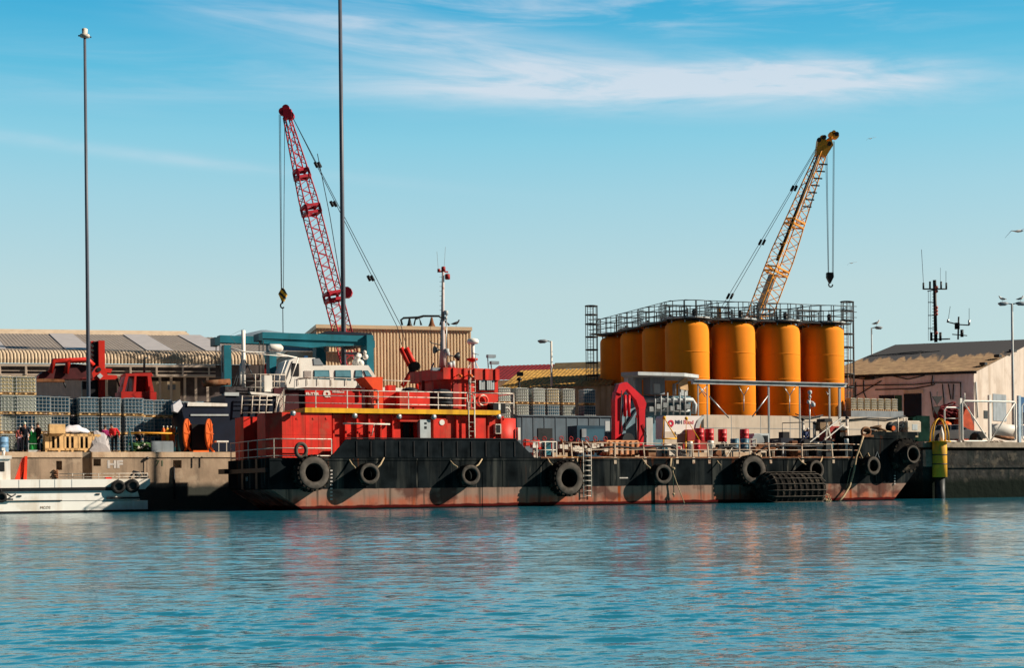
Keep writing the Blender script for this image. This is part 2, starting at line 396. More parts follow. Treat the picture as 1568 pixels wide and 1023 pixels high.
parts_ = [wave_grid(-10, 10, 4, 23, .045, 0), wave_grid(-22, 22, 23, 53, .095, .2), wave_grid(-60, 70, 53, 135, .22, .45)]
nv = sum(len(p[0]) for p in parts_)
FV = [(-2000,-2500,-.02),(2000,-2500,-.02),(2000,150,-.02),(-2000,150,-.02)]
me = bpy.data.meshes.new('water')
V = np.concatenate([p[0] for p in parts_]); n0, n1 = len(parts_[0][0]), len(parts_[1][0]); Fq = np.concatenate([parts_[0][1], parts_[1][1] + n0, parts_[2][1] + n0 + n1])
rects = [(-2000,-2500,2000,4),(-2000,4,-10,23),(10,4,2000,23),(-2000,23,-22,53),(22,23,2000,53),(-2000,53,-60,135),(70,53,2000,135)]
o_ = len(V); edge = np.array([p for (x0,y0,x1,y1) in rects for p in ((x0,y0,0),(x1,y0,0),(x1,y1,0),(x0,y1,0))], float); eq = np.arange(len(rects)*4).reshape(-1,4) + o_
V = np.concatenate([V, edge]); Fq = np.concatenate([Fq, eq])
me.vertices.add(len(V)); me.vertices.foreach_set('co', V.ravel()); me.loops.add(Fq.size); me.loops.foreach_set('vertex_index', Fq.ravel().astype(np.int32))
me.polygons.add(len(Fq)); me.polygons.foreach_set('loop_start', (np.arange(len(Fq))*4).astype(np.int32)); me.polygons.foreach_set('use_smooth', np.ones(len(Fq), bool)); me.update(calc_edges=True); me.validate()
me.materials.append(water_mat()); wo = bpy.data.objects.new('water', me); C.objects.link(wo); wo['kind'] = 'structure'
FR = SF
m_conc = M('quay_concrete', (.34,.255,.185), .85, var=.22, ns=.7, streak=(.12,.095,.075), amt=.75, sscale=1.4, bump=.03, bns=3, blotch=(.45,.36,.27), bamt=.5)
m_coping = M('coping_concrete', (.5,.38,.27), .85, var=.2, ns=1, streak=(.3,.15,.07), amt=.4, bump=.02)
m_ground = M('yard_concrete', (.2,.18,.155), .9, var=.25, ns=.2)
def darken_low(m, z0, z1, col, wob=.5):
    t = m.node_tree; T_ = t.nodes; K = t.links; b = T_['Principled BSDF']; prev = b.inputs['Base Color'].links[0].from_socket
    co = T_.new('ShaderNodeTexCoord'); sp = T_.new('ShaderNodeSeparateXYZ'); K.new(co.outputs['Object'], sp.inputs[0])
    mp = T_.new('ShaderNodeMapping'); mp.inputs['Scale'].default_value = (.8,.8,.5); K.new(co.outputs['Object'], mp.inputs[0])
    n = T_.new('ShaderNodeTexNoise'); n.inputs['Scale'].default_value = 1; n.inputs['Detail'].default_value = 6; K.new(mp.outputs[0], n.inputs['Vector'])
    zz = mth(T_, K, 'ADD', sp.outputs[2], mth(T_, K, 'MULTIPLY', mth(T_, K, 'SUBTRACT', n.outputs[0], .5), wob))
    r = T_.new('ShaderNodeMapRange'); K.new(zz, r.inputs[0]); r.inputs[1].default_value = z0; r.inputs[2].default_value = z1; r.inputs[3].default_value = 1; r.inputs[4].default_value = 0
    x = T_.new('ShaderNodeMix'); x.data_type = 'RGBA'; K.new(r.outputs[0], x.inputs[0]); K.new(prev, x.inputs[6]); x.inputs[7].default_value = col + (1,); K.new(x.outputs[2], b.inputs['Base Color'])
darken_low(m_conc, 1.35, 1.75, (.035,.04,.036))  # wall colour goes darker towards the waterline, along a wavy edge
QB = 10.8; QZ = 3.55
gm = MB()
gm.box(-400, 600, QB + .35, 2500, 3.2, QZ - .004)
solo('ground', gm, m_ground, None, None, base=(0,QB,0), kind='structure')
aq1 = P(352, 690, QB)[0]
qm = MB()
a_g0, a_g1 = P(126,700,QB)[0], P(141,700,QB)[0]        # vertical stair slot in the wall
a_h0 = P(44, 700, QB)[0]
zc = QZ - .33
holes = [(P(86,700,QB)[0], P(95,700,QB)[0], 706, 720), (P(143,700,QB)[0], P(154.5,700,QB)[0], 703, 714)]
def wall_with_holes(mb, a0, a1, z0, z1, b0, b1, hs):
    xs = a0
    for (h0, h1, hz0, hz1) in sorted(hs):
        mb.box(xs, h0, b0, b1, z0, z1)
        if hz0 > z0: mb.box(h0, h1, b0, b1, z0, hz0)
        if hz1 < z1: mb.box(h0, h1, b0, b1, hz1, z1)
        xs = h1
    mb.box(xs, a1, b0, b1, z0, z1)
hs = [(h[0], h[1], P(120,h[3],QB)[1], P(120,h[2],QB)[1]) for h in holes]
hs.append((P(265,700,QB)[0], P(278,700,QB)[0], P(272,717,QB)[1], P(272,705,QB)[1]))
hs.append((a_g0, a_g1, -2, zc))
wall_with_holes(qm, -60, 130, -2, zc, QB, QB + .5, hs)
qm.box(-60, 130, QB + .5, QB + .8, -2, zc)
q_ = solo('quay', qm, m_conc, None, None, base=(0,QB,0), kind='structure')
cm_ = MB()
cm_.box(-60, a_g0, QB - .06, QB + .9, zc, QZ); cm_.box(a_g1, 130, QB - .06, QB + .9, zc, QZ)
cm_.box(a_g0, a_g1, QB + .45, QB + .9, zc, QZ)
o = solo('quay_coping', cm_, m_coping, None, None, base=(0,QB,0), kind='structure')
m_signw = M('faded_white_lettering', (.5,.47,.45), .8, var=.25, ns=5)
a_, z_ = P(164, 716.5, QB)
text_mesh('HF', .62, m_signw, q_, (a_, -.012, z_), rot=(pi/2,0,0), depth=.004, sx=1.25, offs=.03)
m_greenp = M('faded_green_lettering', (.05,.1,.06), .9, var=.3, ns=5)
a_, z_ = P(237, 714, QB)
text_mesh('71', .5, m_greenp, q_, (a_, -.012, z_), rot=(pi/2,0,0), depth=.004, sx=1.2)
# far hill
m_hill = M('hazy_hill_rock', (.2,.27,.32), .95, var=.1, ns=.002)  # distance haze is put into the rock colour as grey blue
FR = Fr(0, 3200)
hm = MB(); rg = []
prof = [(120,640),(200,590),(270,556),(315,532),(340,521),(352,516),(365,512),(378,510),(390,507.5),(400,505.4),(408,505.3),(418,507),(430,509),(445,511),(460,514),(480,520),(520,532),(580,555),(660,590),(760,640)]
for j in range(9):
    k = sin(pi * j / 8) ** .6
    rg.append([(P(x,507)[0], (j - 4) * 60, P(405,y)[1] * k if k > .001 else 0) for x, y in prof])
hm.loft(rg, False, False, True, closed=False)
solo('hill', hm, m_hill, None, None, base=(P(405,507)[0],0,0), kind='structure')
FR = SF
# ================================================================== the barge
BEAM = 8.6
def az_(x, y, b=0): return P(x, y, b)
a_st = P(413, 720)[0]; a_bow = P(1411, 690)[0]; DZ = P(500, 701.5)[1]        # main deck height
BT = 4.45                                                            # bow deck height
ship = T('workboat_barge', 'long black hulled workboat with red deckhouses aft and rusty red waterline', 'boat', (a_st, 0, 0))
hp = [(a_st, DZ), (a_st, P(413,748)[1]), (P(465,781)[0], .0), (P(465,781)[0] + 1.2, -.9), (P(1378,765)[0] - 2.5, -.9), (P(1380,767)[0], 0), (a_bow, P(1410,722)[1]),
      (a_bow, P(1411,682)[1]), (P(1408,668)[0], BT), (P(1330,666)[0], BT), (P(1322,668)[0], BT - .15), (P(1316,692)[0], DZ), ]
# prism cap polygons are concave: build as two convex blocks
hm = MB()
ab0 = P(1318,692)[0]
hm.prism([(a_st, DZ), (a_st, P(413,748)[1]), (P(465,781)[0], 0), (P(465,781)[0]+1.2, -.9), (ab0, -.9), (ab0, DZ)], 0, BEAM)
# bow block, sides pinch in a little towards the stem
def bowring(z, a1, dz):
    return [(ab0+.002, .004, z), (a1 - 2.2, .004, z), (a1 - .5, .10, z), (a1, .9, z), (a1, BEAM - .9, z), (a1 - .5, BEAM - .10, z), (a1 - 2.2, BEAM, z), (ab0+.002, BEAM, z)]
a_w = P(1378,766)[0]; z22 = P(1410,722)[1]
rings = [bowring(-.9, a_w - 1.6, 0), bowring(0, a_w, 0), bowring(1.17, a_w + (a_bow - a_w) * 1.17 / z22, 0), bowring(z22, a_bow, 0), bowring(3.6, a_bow, 0), bowring(BT, a_bow, 0)]
hm.loft(rings, True, True)
hull = ship.part('hull', hm, m_hull)
hm2 = MB()
hm2.box(a_st - .03, ab0, -.035, 0, P(500,703)[1] - .09, P(500,703)[1] + .02)            # rubbing strake
for x in (560, 640, 705, 770, 850, 935, 990, 1090, 1200, 1290): 
    a = P(x, 720)[0]; hm2.box(a, a + .05, -.02, 0, 1.25, DZ - .15)
hm2.box(ab0 + .4, a_bow - 2.4, -.045, 0, BT - .22, BT - .1)
for x in (1003.5, 1007.5):                                     # two fender skids
    a = P(x, 750)[0]; hm2.box(a - .09, a + .09, -.12, 0, -.1, 1.6)
a = P(740, 740)[0]; hm2.box(a - .05, a + .3, -.02, 0, 0, 2.1)
ship.part('rubbing_strake', hm2, m_hull, hull)
dk = MB(); dk.box(a_st + .1, ab0, .1, BEAM - .1, DZ + .003, DZ + .02); dk.box(ab0 + .1, a_bow - .6, .3, BEAM - .3, BT + .003, BT + .02)
ship.part('deck', dk, M('deck_paint', (.10,.05,.035), .8, var=.3, blotch=RUST, bamt=.6))
# transom fittings
tm = MB()
for b in (2.0, 4.9): tm.box(a_st - .12, a_st, b, b + .45, 1.2, DZ)
tm.box(a_st - .2, a_st, .2, BEAM, 2.15, 2.4); tm.box(a_st - .45, a_st - .2, BEAM - .8, BEAM + .6, 2.15, 2.45)
ship.part('transom_frame', tm, m_black, hull)
text_mesh('HS', .35, m_signw, hull, (-.03, 4.7, 1.7), rot=(pi/2,0,-pi/2), depth=.004)
# bulwark amidships
bw = MB()
ppoly(bw, [(506,701.5),(530,672.5),(790,672.5),(819,701.5)], -.03, .07)
bw2 = MB()
for x in range(545, 800, 22):
    a = P(x, 690)[0]; bw2.box(a, a + .06, -.07, -.03, DZ + .08, P(650,676)[1])
bwk = ship.part('bulwark', bw, M('bulwark_paint', (.009,.0125,.0155), .8, spec=0, var=.5, streak=(.02,.024,.027), amt=.8, sscale=1.5, bump=.05, bns=1))
ship.part('rib', bw2, m_black, bwk)
cap = MB(); cap.box(P(530,672)[0], P(790,672)[0], -.08, .14, P(650,672.5)[1] + .002, P(650,672.5)[1] + .06)
ship.part('capping', cap, m_black, bwk)
# bow bulwark plates and bollards
bb = MB()
ppoly(bb, [(1326,668),(1330,661),(1352,663),(1372,668)], .1, .25)
bb.box(P(1330,668,.3)[0], P(1405,668,.3)[0], .12, .2, BT, BT + .25)
ship.part('bow_bulwark', bb, m_hull)
# ---- lower deckhouse
HB = .75
zt = P(470,632,HB)[1]
aA, aB, aC, aD = P(432,660,HB)[0], P(508,660,HB)[0], P(775,660,HB)[0], P(792,660,HB)[0]
zt2 = zt - .05
house = MB()
house.prismz([(aA, HB), (aB, HB), (aB, 3.1), (aA - .75, 3.1), (aA - .75, HB + .75)], DZ, zt)      # aft corner block with chamfer
house.prismz([(aA + .2, 3.1), (aB, 3.1), (aB, 5.4), (aA + .2, 5.4)], DZ, zt - .05)                 # recess
house.prismz([(aA - .9, 5.4), (aB, 5.4), (aB, 7.7), (aA - .4, 7.7), (aA - .9, 7.2)], DZ, zt - .05)
arch = P(616,650,HB)[0], P(641,650,HB)[0]
zarch = P(630,646,HB)[1]
house.box(aB, arch[0], HB + .3, 6.7, DZ, zt2)
house.box(arch[0], arch[1], HB + .3, 1.2 + HB, zarch, zt2)
house.box(arch[0], arch[1], 1.9 + HB, 6.7, DZ, zt2)
house.box(arch[1], aC, HB + .3, 6.7, DZ, zt2)
house.rev([(1.0, DZ), (1.0, zt2 - .12)], (aC + .15, HB + 1.25, 0), 'z', 24, True)                # rounded forward end
house.box(aC, aC + .15, HB + .9, 6.2, DZ, zt2 - .12)
h = ship.part('deckhouse', house, m_red)
ribs = MB()
for x in (511, 529.5, 547.5, 565.5, 583.5, 602, 643, 664, 684, 700, 727, 748, 768):
    a = P(x, 650, HB+.15)[0]; ribs.box(a - .05, a + .05, HB + .14, HB + .3, DZ, zt2)
pbox(ribs, 727, 744, 640.5, 690, HB + .04, HB + .3)
pbox(ribs, 664, 683, 640.5, 690, HB + .08, HB + .3)
ribs.box(P(612,640,HB)[0], P(645,640,HB)[0], HB - .05, HB + .3, zarch, zarch + .1)
ship.part('frame', ribs, m_red, h)
seam = MB()
for x in (449, 468, 488): a = P(x,650,HB)[0]; seam.box(a-.012, a+.012, HB-.008, HB, DZ, zt-.02)
for zz_ in (DZ + (zt-DZ)*.52,): seam.box(aA+.02, aB-.02, HB-.008, HB, zz_-.012, zz_+.012)
for x in (455, 480, 500): a, z = P(x, 641, HB); seam.box(a-.05,a+.05,HB-.03,HB,z-.05,z+.05)
ship.part('weld_seam', seam, m_red, h)
pipe = MB(); ptube(pipe, [(525,648.5,HB-.25),(597,650,HB-.25)], .05, 8)
for x in (528, 560, 592): ptube(pipe, [(x,649,HB-.25),(x,651,HB+.3)], .03)
ptube(pipe, [(573,650,HB-.1),(569,668,HB-.1)], .03); 
ship.part('pipe', pipe, m_rail, h)
# engine room door and cabinets on the house side
d = MB(); pbox(d, 617.5, 627, 649, 690, HB + .7, HB + .75); pbox(d, 630, 640, 649, 690, HB+.9, HB+.95)
ship.part('door', d, m_black, h)
cb = MB(); pbox(cb, 643.5, 659.5, 643, 690, HB - .12, HB + .3)
cbo = ship.part('cabinet', cb, m_lgrey, h)
cb2 = MB(); pbox(cb2, 650, 653.5, 647, 650, HB - .13, HB-.1); pbox(cb2, 650, 653.5, 653, 657, HB - .13, HB-.1)
ship.part('dial', cb2, m_dsteel, cbo)
wd = MB(); pbox(wd, 759, 767.5, 649.5, 664.5, HB - .02, HB + .3)
wfo = ship.part('window_frame', wd, m_rail, h)
wd = MB(); pbox(wd, 760.3, 766.2, 651, 663, HB - .035, HB-.015)
ship.part('pane', wd, m_black, wfo)
sg = MB(); sg.rev([(.17,0),(.17,.02)], (P(677.5,647,HB)[0], HB + .05, P(677.5,647,HB)[1]), 'b', 12, False)
ship.part('sign', sg, m_white, h)
for (x, y) in ((447,633.5), (541,637), (609,638.5), (662,639), (761.5,638.5)):
    s_ = MB(); a, z = P(x, y, HB); s_.rev([(.05,.35),(.08,-.08),(.15,-.12),(.16,-.26),(.02,-.28)], (a, HB, z), 'b', 12)
    ship.part('deck_lamp', s_, m_steel, h)
# ---- upper deck with yellow edge
ud = MB(); a0, a1 = P(466,628,HB)[0], P(765,632,HB)[0]
UZ = P(600,626.5,HB)[1]
ud.box(a0, a1, HB - .12, 6.8, zt + .002, UZ)
pl = ship.part('upper_deck', ud, m_yel)
m_updeck = M('upper_deck_paint', (.25,.1,.07), .8)
dk2 = MB(); dk2.box(a0 + .1, a1 - .1, HB, 6.7, UZ + .003, UZ + .02); ship.part('deck_plating', dk2, m_updeck, pl)
def rail(pts, posts, levels, r=.028, pr=.032):
    """pts: [(a,b)] line of the rail; posts spaced along; levels above z0"""
    mb = MB()
    z0 = levels[0]
    for lv in levels[1:]:
        mb.tube([(a, b, z0 + lv) for a, b in pts], r, 5)
    for i in range(len(pts) - 1):
        (a, b), (c, d) = pts[i], pts[i+1]; n = max(1, round(math.hypot(c-a, d-b) / posts))
        for k in range(n + 1):
            t = k / n; mb.bar((a + (c-a)*t, b + (d-b)*t, z0), (a + (c-a)*t, b + (d-b)*t, z0 + levels[-1]), pr * 1.6)
    return mb
a2 = P(715,603,HB)[0]; 
r1 = rail([(P(438,610,HB+5.5)[0]-.3, 6.5), (P(434,610,HB)[0], HB-.05), (a2, HB - .05)], 1.8, [UZ - .15, .42, .85, 1.18])
rl = ship.part('railing', r1, m_rail)
e = MB(); e.tube([(a2, HB-.08, UZ+1.03), (a2+.35, HB-.1, UZ+.9), (a2+.42, HB-.1, UZ+.6), (a2+.42, HB-.12, DZ+.1)], .035, 6)
x0 = P(722,604,HB)[0]; x1 = P(786,605,HB)[0]
e.tube([(x1, 3.5, UZ-.15), (x1, 3.5, UZ+1.03), (x1, HB-.05, UZ+1.03), (x0, HB-.08, UZ+1.03), (x0+.15, HB-.1, UZ+.8), (x0+.15, HB-.1, DZ+1.1), (x0 - .05, HB-.12, DZ+.9)], .035, 6)
e.tube([(x0-.25, HB-.12, DZ+.1), (x0-.25, HB-.12, UZ+.5)], .03, 6)
e.bar((x1, HB-.05, UZ-.2), (x1, HB-.05, UZ+1.03), .06); e.tube([(x0+.1,HB-.05,UZ+.45),(x1,HB-.05,UZ+.45)], .025, 5)
for k in range(8): z = DZ + .25 + k * .27; e.tube([(x0-.25,HB-.12,z),(x0+.12,HB-.12,z)] if k % 2 else [(x0-.25,HB-.12,z),(x0-.1,HB-.12,z)], .015, 4)
ship.part('stair_rail', e, m_rail)
# things standing on the upper deck
u = MB(); ppoly(u, [(573,629),(572,597),(586,597),(587,629)], 1.6, 3.2); ppoly(u, [(573,597.1),(557,577.5),(586,577.5),(586,597.1)], 1.6, 3.2)
ub = ship.part('engine_casing', u, M('orange_red_paint', (.72,.07,.02), .5, var=.1, streak=(.4,.03,.02), amt=.4))
u = MB(); a, z = P(574,604,1.55); u.tube([(a + .35*cos(t*pi/8), 1.57, z + .3*sin(t*pi/8)) for t in range(2, 15)], .03, 5); u.tube([(a + .2*cos(t*pi/4), 1.57, z-.4 + .2*sin(t*pi/4)) for t in range(8)], .03, 5, closed=True)
ship.part('hose_coil', u, m_dred, ub)
u = MB(); pbox(u, 559, 573, 588, 629, 2.6, 3.2); pbox(u, 587.5, 612, 600.5, 629, 2.0, 3.4); pbox(u, 612, 658, 600.5, 629, 1.4, 3.6); pbox(u, 595, 606, 590, 601, 2.4, 3.0)
ship.part('engine_house', u, m_red)
u = MB(); u.rev([(.55,0),(.52,.15),(.3,.26),(.05,.3)], (P(628,600,2.4)[0], 2.4, P(628,601,2.4)[1]), 'z', 18)
ship.part('vent_cowl', u, m_black)
u = MB(); a = P(676,610,1.9)[0]; zz = UZ
u.rev([(.68,0),(.68,1.05),(.72,1.07),(.72,1.12),(.66,1.14),(.5,1.26),(.1,1.3)], (a, 1.9, zz), 'z', 26)
for k in range(1,5): u.rev([(.68,k*.22),(.705,k*.22+.03),(.68,k*.22+.06)], (a,1.9,zz), 'z', 26, cap=False)
ship.part('water_tank', u, M('dark_grey_plastic', (.03,.04,.05), .5))
# ---- wheelhouse
WB = 1.3
zw = P(700,563.5,WB)[1]; zo = P(700,581,WB)[1]
w0, w1, w2 = P(687,590,WB+.3)[0], P(765,590,WB)[0], P(679,570,WB)[0]
wh = MB()
# roof overhang aft steps back in plan; side seen from aft
wh.prismz([(w2, WB), (w1, WB), (w1, 5.6), (w2 - .4, 5.6), (w2-.4, 4.9)], zo, zw)
wh.prismz([(w0 + .1, WB + .18), (w1 - .02, WB + .18), (w1 - .02, 5.0), (w0 - .55, 5.0), (w0 - .55, 2.6)], UZ, zo)
whp = ship.part('wheelhouse', wh, m_red)
u = MB()
for x in (694.5, 711, 727, 743.5, 759): a = P(x,572,WB)[0]; u.box(a-.05, a+.05, WB - .08, WB, zo, zw)
pbox(u, 732, 759, 575.5, 599.5, WB + .1, WB + .18)
ship.part('frame', u, m_red, whp)
u = MB(); pbox(u, 733, 757.5, 577, 598, WB + .06, WB + .1); wfo = ship.part('window', u, m_black, whp)
u = MB()
for i in range(8):
    x = 734.2 + i * 2.9
    if i == 3: continue
    pbox(u, x, x + 2.3, 578, 597, WB + .03, WB + .06)
ship.part('curtain', u, m_lgrey, wfo)
u = MB(); pbox(u, 646, 650.5, 583, 600, WB+2, WB+2.05); pbox(u, 694, 702, 584, 627, WB+.14, WB+.18)
ship.part('door', u, m_dred, whp)
u = MB(); pbox(u, 717.5, 720, 575, 628, WB + .0, WB+.03); 
for k in range(7): y = 577 + k * 8; ptube(u, [(720.5,y,WB-.05),(727.5,y,WB-.05)], .025, 5)
for x in (720.5, 727.5): ptube(u, [(x,566,WB-.05),(x,628,WB-.05)], .03, 5)
ship.part('ladder', u, m_rail, whp)
u = MB()
for x in (702, 718): ptube(u, [(x-4,576,WB-.1),(x+2,573,WB-.35),(x+3,575,WB-.4)], .04, 6); a,z = P(x+3,576,WB-.4); u.ball((a,WB-.45,z), .1)
ship.part('wall_lamp', u, m_orange, whp)
u = MB()
for (x, y) in ((748,546),(753,556),(663,566)):
    a, z = P(x+2, y, WB+.5); u.bar((a-.1, WB+.5, zw), (a-.15, WB+.5, z), .05); u.box(a-.2, a+.32, WB+.3, WB+.6, z-.08, z+.1)
for x in (663,): ptube(u, [(660,566,WB+1.5),(664,556,WB+1.5)], .05)
ptube(u, [(729,565,WB+1),(727.5,541,WB+1)], .025, 5); ptube(u, [(724,541,WB+1),(733,543,WB+1)], .03, 5)
ship.part('floodlight', u, m_grey, whp)
# radar dome on its post, red dish
rd = MB(); bR = WB + 1.6; a, z = P(724, 525, bR); rd.rev([(.04,-.02),(.3,-.06),(.36,.02),(.36,.14),(.27,.24),(.06,.28)], (a, bR, z), 'z', 20)
rdo = ship.part('radar', rd, m_white)
u = MB(); u.tube([(a, bR, zw), (a, bR, z)], .11, 10); u.bar((a-.4,bR,zw),(a,bR,zw+.9),.05); u.bar((a+.45,bR,zw),(a,bR,zw+.9),.05); ship.part('post', u, m_white, rdo)
u = MB(); z2 = P(724,551,bR)[1]; u.rev([(.1,-.14),(.34,-.04),(.36,.04),(.3,.08)], (a-.1, bR-.1, z2), 'z', 18); ship.part('dish', u, m_red, rdo)
# ship mast
bM = WB + 1.2
mp = [P3(677.5,563,bM), P3(678,520,bM), P3(678,470,bM), P3(678.5,413,bM)]
u = MB(); u.tube(mp, [.22,.13,.10,.075], 12)
mast = ship.part('mast', u, M('mast_paint', (.46,.40,.40), .6, var=.15, blotch=(.22,.09,.05), bamt=.8, bscale=2.2, streak=(.25,.12,.08), amt=.6))
u = MB(); a, z = P(679, 416, bM)
u.tube([(a-.3,bM,z),(a+.3,bM,z)], .05, 6); u.rev([(.05,0),(.13,.03),(.13,.28),(.04,.32)], (a,bM,z), 'z', 10); u.rev([(.12,-.12),(.16,-.1),(.16,.18),(.08,.22)], (a+.22,bM-.1,z-.35), 'z', 10)
u.rev([(.1,0),(.1,.2)], (a-.3,bM,z-.05), 'z', 8)
ship.part('mast_lamp', u, m_dred, mast)
u = MB()
for k in range(17): y = 424 + k * 7.3; ptube(u, [(673,y,bM),(678,y,bM)], .018, 4)
ptube(u, [(683,563,bM),(684,480,bM)], .035, 6); ptube(u, [(680,412,bM),(682,378,bM)], .012, 4); ptube(u, [(671,412,bM),(669,385,bM)], .012, 4)
ship.part('step', u, m_steel, mast)
u = MB()
ptube(u, [(658,522,bM),(660,525,bM),(676,529,bM)], .03, 5); ptube(u, [(658,522,bM),(659,500,bM)], .012, 4)
ptube(u, [(668,533,bM),(690,545,bM),(699,546,bM)], .035, 5); ptube(u, [(684,536,bM),(693,560,bM)], .02, 5)
a, z = P(699,546,bM); u.rev([(.02,-.2),(.28,.12)], (a,bM,z), 'a', 12)
a, z = P(668.5,536,bM); u.rev([(.25,-.15),(.02,.2)], (a,bM,z), 'a', 12)
ship.part('yardarm', u, m_dsteel, mast)
u = MB()
for (x, y, r) in ((683,479,.14),(682.5,487,.1),(684,538,.16),(686,542,.12),(693,556,.12)): a, z = P(x,y,bM-.2); u.rev([(r*.7,-r),(r,-r*.8),(r,r*.8),(r*.6,r)], (a,bM-.2,z), 'z', 10)
ptube(u, [(689,563,bM-.5),(689,555,bM-.5)], .15, 8); ptube(u, [(694,563,bM-.5),(694,553,bM-.5)], .12, 8)
ship.part('navigation_lamp', u, m_lgrey, mast)
# lifebuoy, black locker at the end of the upper deck
u = MB(); a, z = P(739,613.5,WB+.1); u.tube([(a+.31*cos(t*pi/12), WB+.05, z+.31*sin(t*pi/12)) for t in range(24)], .065, 8, closed=True)
lb = ship.part('lifebuoy', u, M('lifebuoy_red', (.75,.1,.07), .5, blotch=(.8,.7,.6), bamt=1, bscale=3), whp)
u = MB(); pbox(u, 755.5, 774, 617.5, 633.5, HB - .1, 2.2); ship.part('locker', u, m_black)
u = MB(); pbox(u, 763.5, 766.5, 618.5, 628, HB-.12, HB-.1); ship.part('plate', u, m_white, ship.o.children[-1])
u = MB(); u.tube([(P(776,632,1)[0]+.25*cos(t*pi/8), 1.0, P(780,632,1)[1]+.3*sin(t*pi/8)) for t in range(9)], .04, 6); pbox(u, 793.5, 797, 655, 674, 1, 1.3)
ship.part('vent_pipe', u, m_white)
# stern rail on the main deck
zs = DZ
r3 = rail([(a_st + .1, BEAM - .3), (a_st + .05, 2.5), (P(420,690,.05)[0], .1), (P(508,690,.05)[0], .08)], 2.3, [zs, .12, .55, 1.07], r=.03)
ship.part('stern_railing', r3, m_rail)
u = MB()
for x, y0 in ((447,690),): 
    a, z = P(461,690,-.3); u.tube([(a+.3*cos(t*pi/10), -.3, z+.38*sin(t*pi/10)) for t in range(20)], .11, 8, closed=True)
ship.part('fairlead', u, m_rubface)
# main deck railing amidships to the bow
def raila(x, y): return P(x, y, .06)[0]
u = MB(); zr = DZ - .03
aa, ab = raila(862,690), raila(1316,690)
for lv in (.05, .53, .93):
    n = 24; u.tube([(aa + (ab-aa)*k/n, .06 + .02*sin(k*1.7), zr + lv + .02*sin(k*2.3)) for k in range(n+1)], .028 if lv > .1 else .04, 5)
for x in (863, 876, 941, 987, 1036, 1061, 1085, 1132, 1179, 1228, 1275): 
    a = raila(x, 685); lean = random.uniform(-.12, .12)
    u.bar((a, .03, zr - .25), (a + lean, .06, zr + .95), .07); u.box(a - .09, a + .09, -.03, .05, zr - .35, zr + .05)
sr = ship.part('side_railing', u, M('stained_rail_paint', (.5,.4,.31), .6, var=.25, blotch=RUST, bamt=.9, bscale=3))
u = MB(); aa, ab = raila(800,675), raila(852,675)
for lv in (.06, .5, 1.0): u.tube([(aa if lv > .9 else aa + .9, .06, zr+lv), (ab, .06, zr+lv), (ab, 1.4, zr+lv)], .03, 5)
for x in (822, 835, 846.5, 852): a = raila(x,680); u.bar((a,.06,zr),(a,.06,zr+1.0),.06)
ship.part('gangway_railing', u, m_rail)
u = MB(); u.box(raila(853,690), raila(893,690), -.02, .1, DZ - .05, DZ + .06); ship.part('gangway_sill', u, m_yel)
u = MB(); u.box(aa + 1.2, raila(1316,690), -.025, .2, DZ - .06, DZ + .05); ship.part('deck_edge', u, m_rust)
# side ladder
u = MB(); l0, l1 = P(893,700,-.12)[0], P(905,700,-.12)[0]
for a in (l0, l1): u.tube([(a,-.12,.5),(a,-.12,DZ+.6),(a+(.0 if a==l0 else -.3),-.0,DZ+1.05)], .03, 5)
for k in range(9): z = .6 + k * .31; u.tube([(l0,-.12,z),(l1,-.12,z)], .022, 5)
ship.part('boarding_ladder', u, m_rail)
# draught marks, anchor emblem on the bow
u = MB()
for k in range(9): a, z = P(507, 722 + k*5.5); u.box(a-.05, a+.08, -.012, 0, z, z+.08)
for k in range(4): a, z = P(1369.5, 730 + k*4); u.box(a-.04, a+.06, -.05, 0.004, z, z+.09)
a,z = P(955,732); u.box(a-.3,a+.3,-.012,0,z-.04,z+.03)
ship.part('draught_marks', u, m_signw, hull)
u = MB(); ptube(u, [(1327,710,-.02),(1339,704,-.02),(1343,692,-.02),(1347,703,-.02)], .025, 4); ship.part('emblem', u, m_grey, hull)
# ================================================================== tyres on the hull
def tyre_mb(c, R, w, hole, lugs=0, n=40):
    """axis along b, outer face at c[1]-w/2"""
    mb = MB(); h = w / 2
    mb.rev([(hole, -h*.55), (hole*1.05, -h*.9), (hole*1.25, -h), (R*.93, -h), (R*1.0, -h*.72), (R, h*.72), (R*.93, h), (hole*1.25, h), (hole*1.05, h*.9), (hole, h*.55), (hole, -h*.55)], c, 'b', n, True, cap=False)
    for k in range(lugs):
        t = 2*pi*k/lugs; dt = pi/lugs*.55
        for sgn, o in ((-1, 0), (1, pi/lugs)):
            ring = []
            for bb_ in (h*.98, h*.1):
                for tt in (t-dt+o, t+dt+o):
                    for rr in (R*.95, R*1.045): ring.append((c[0]+rr*cos(tt), c[1]+sgn*bb_, c[2]+rr*sin(tt)))
            mb.add(ring, [(0,2,3,1),(4,5,7,6),(0,1,5,4),(2,6,7,3),(1,3,7,5),(0,4,6,2)])
    return mb
def side_face(c, R, w, hole, n=40):
    mb = MB(); h = w/2 + .012
    mb.rev([(hole*1.1, -h*.93), (hole*1.27, -h), (R*.9, -h), (R*.93, -h*.94)], c, 'b', n, True, cap=False); return mb
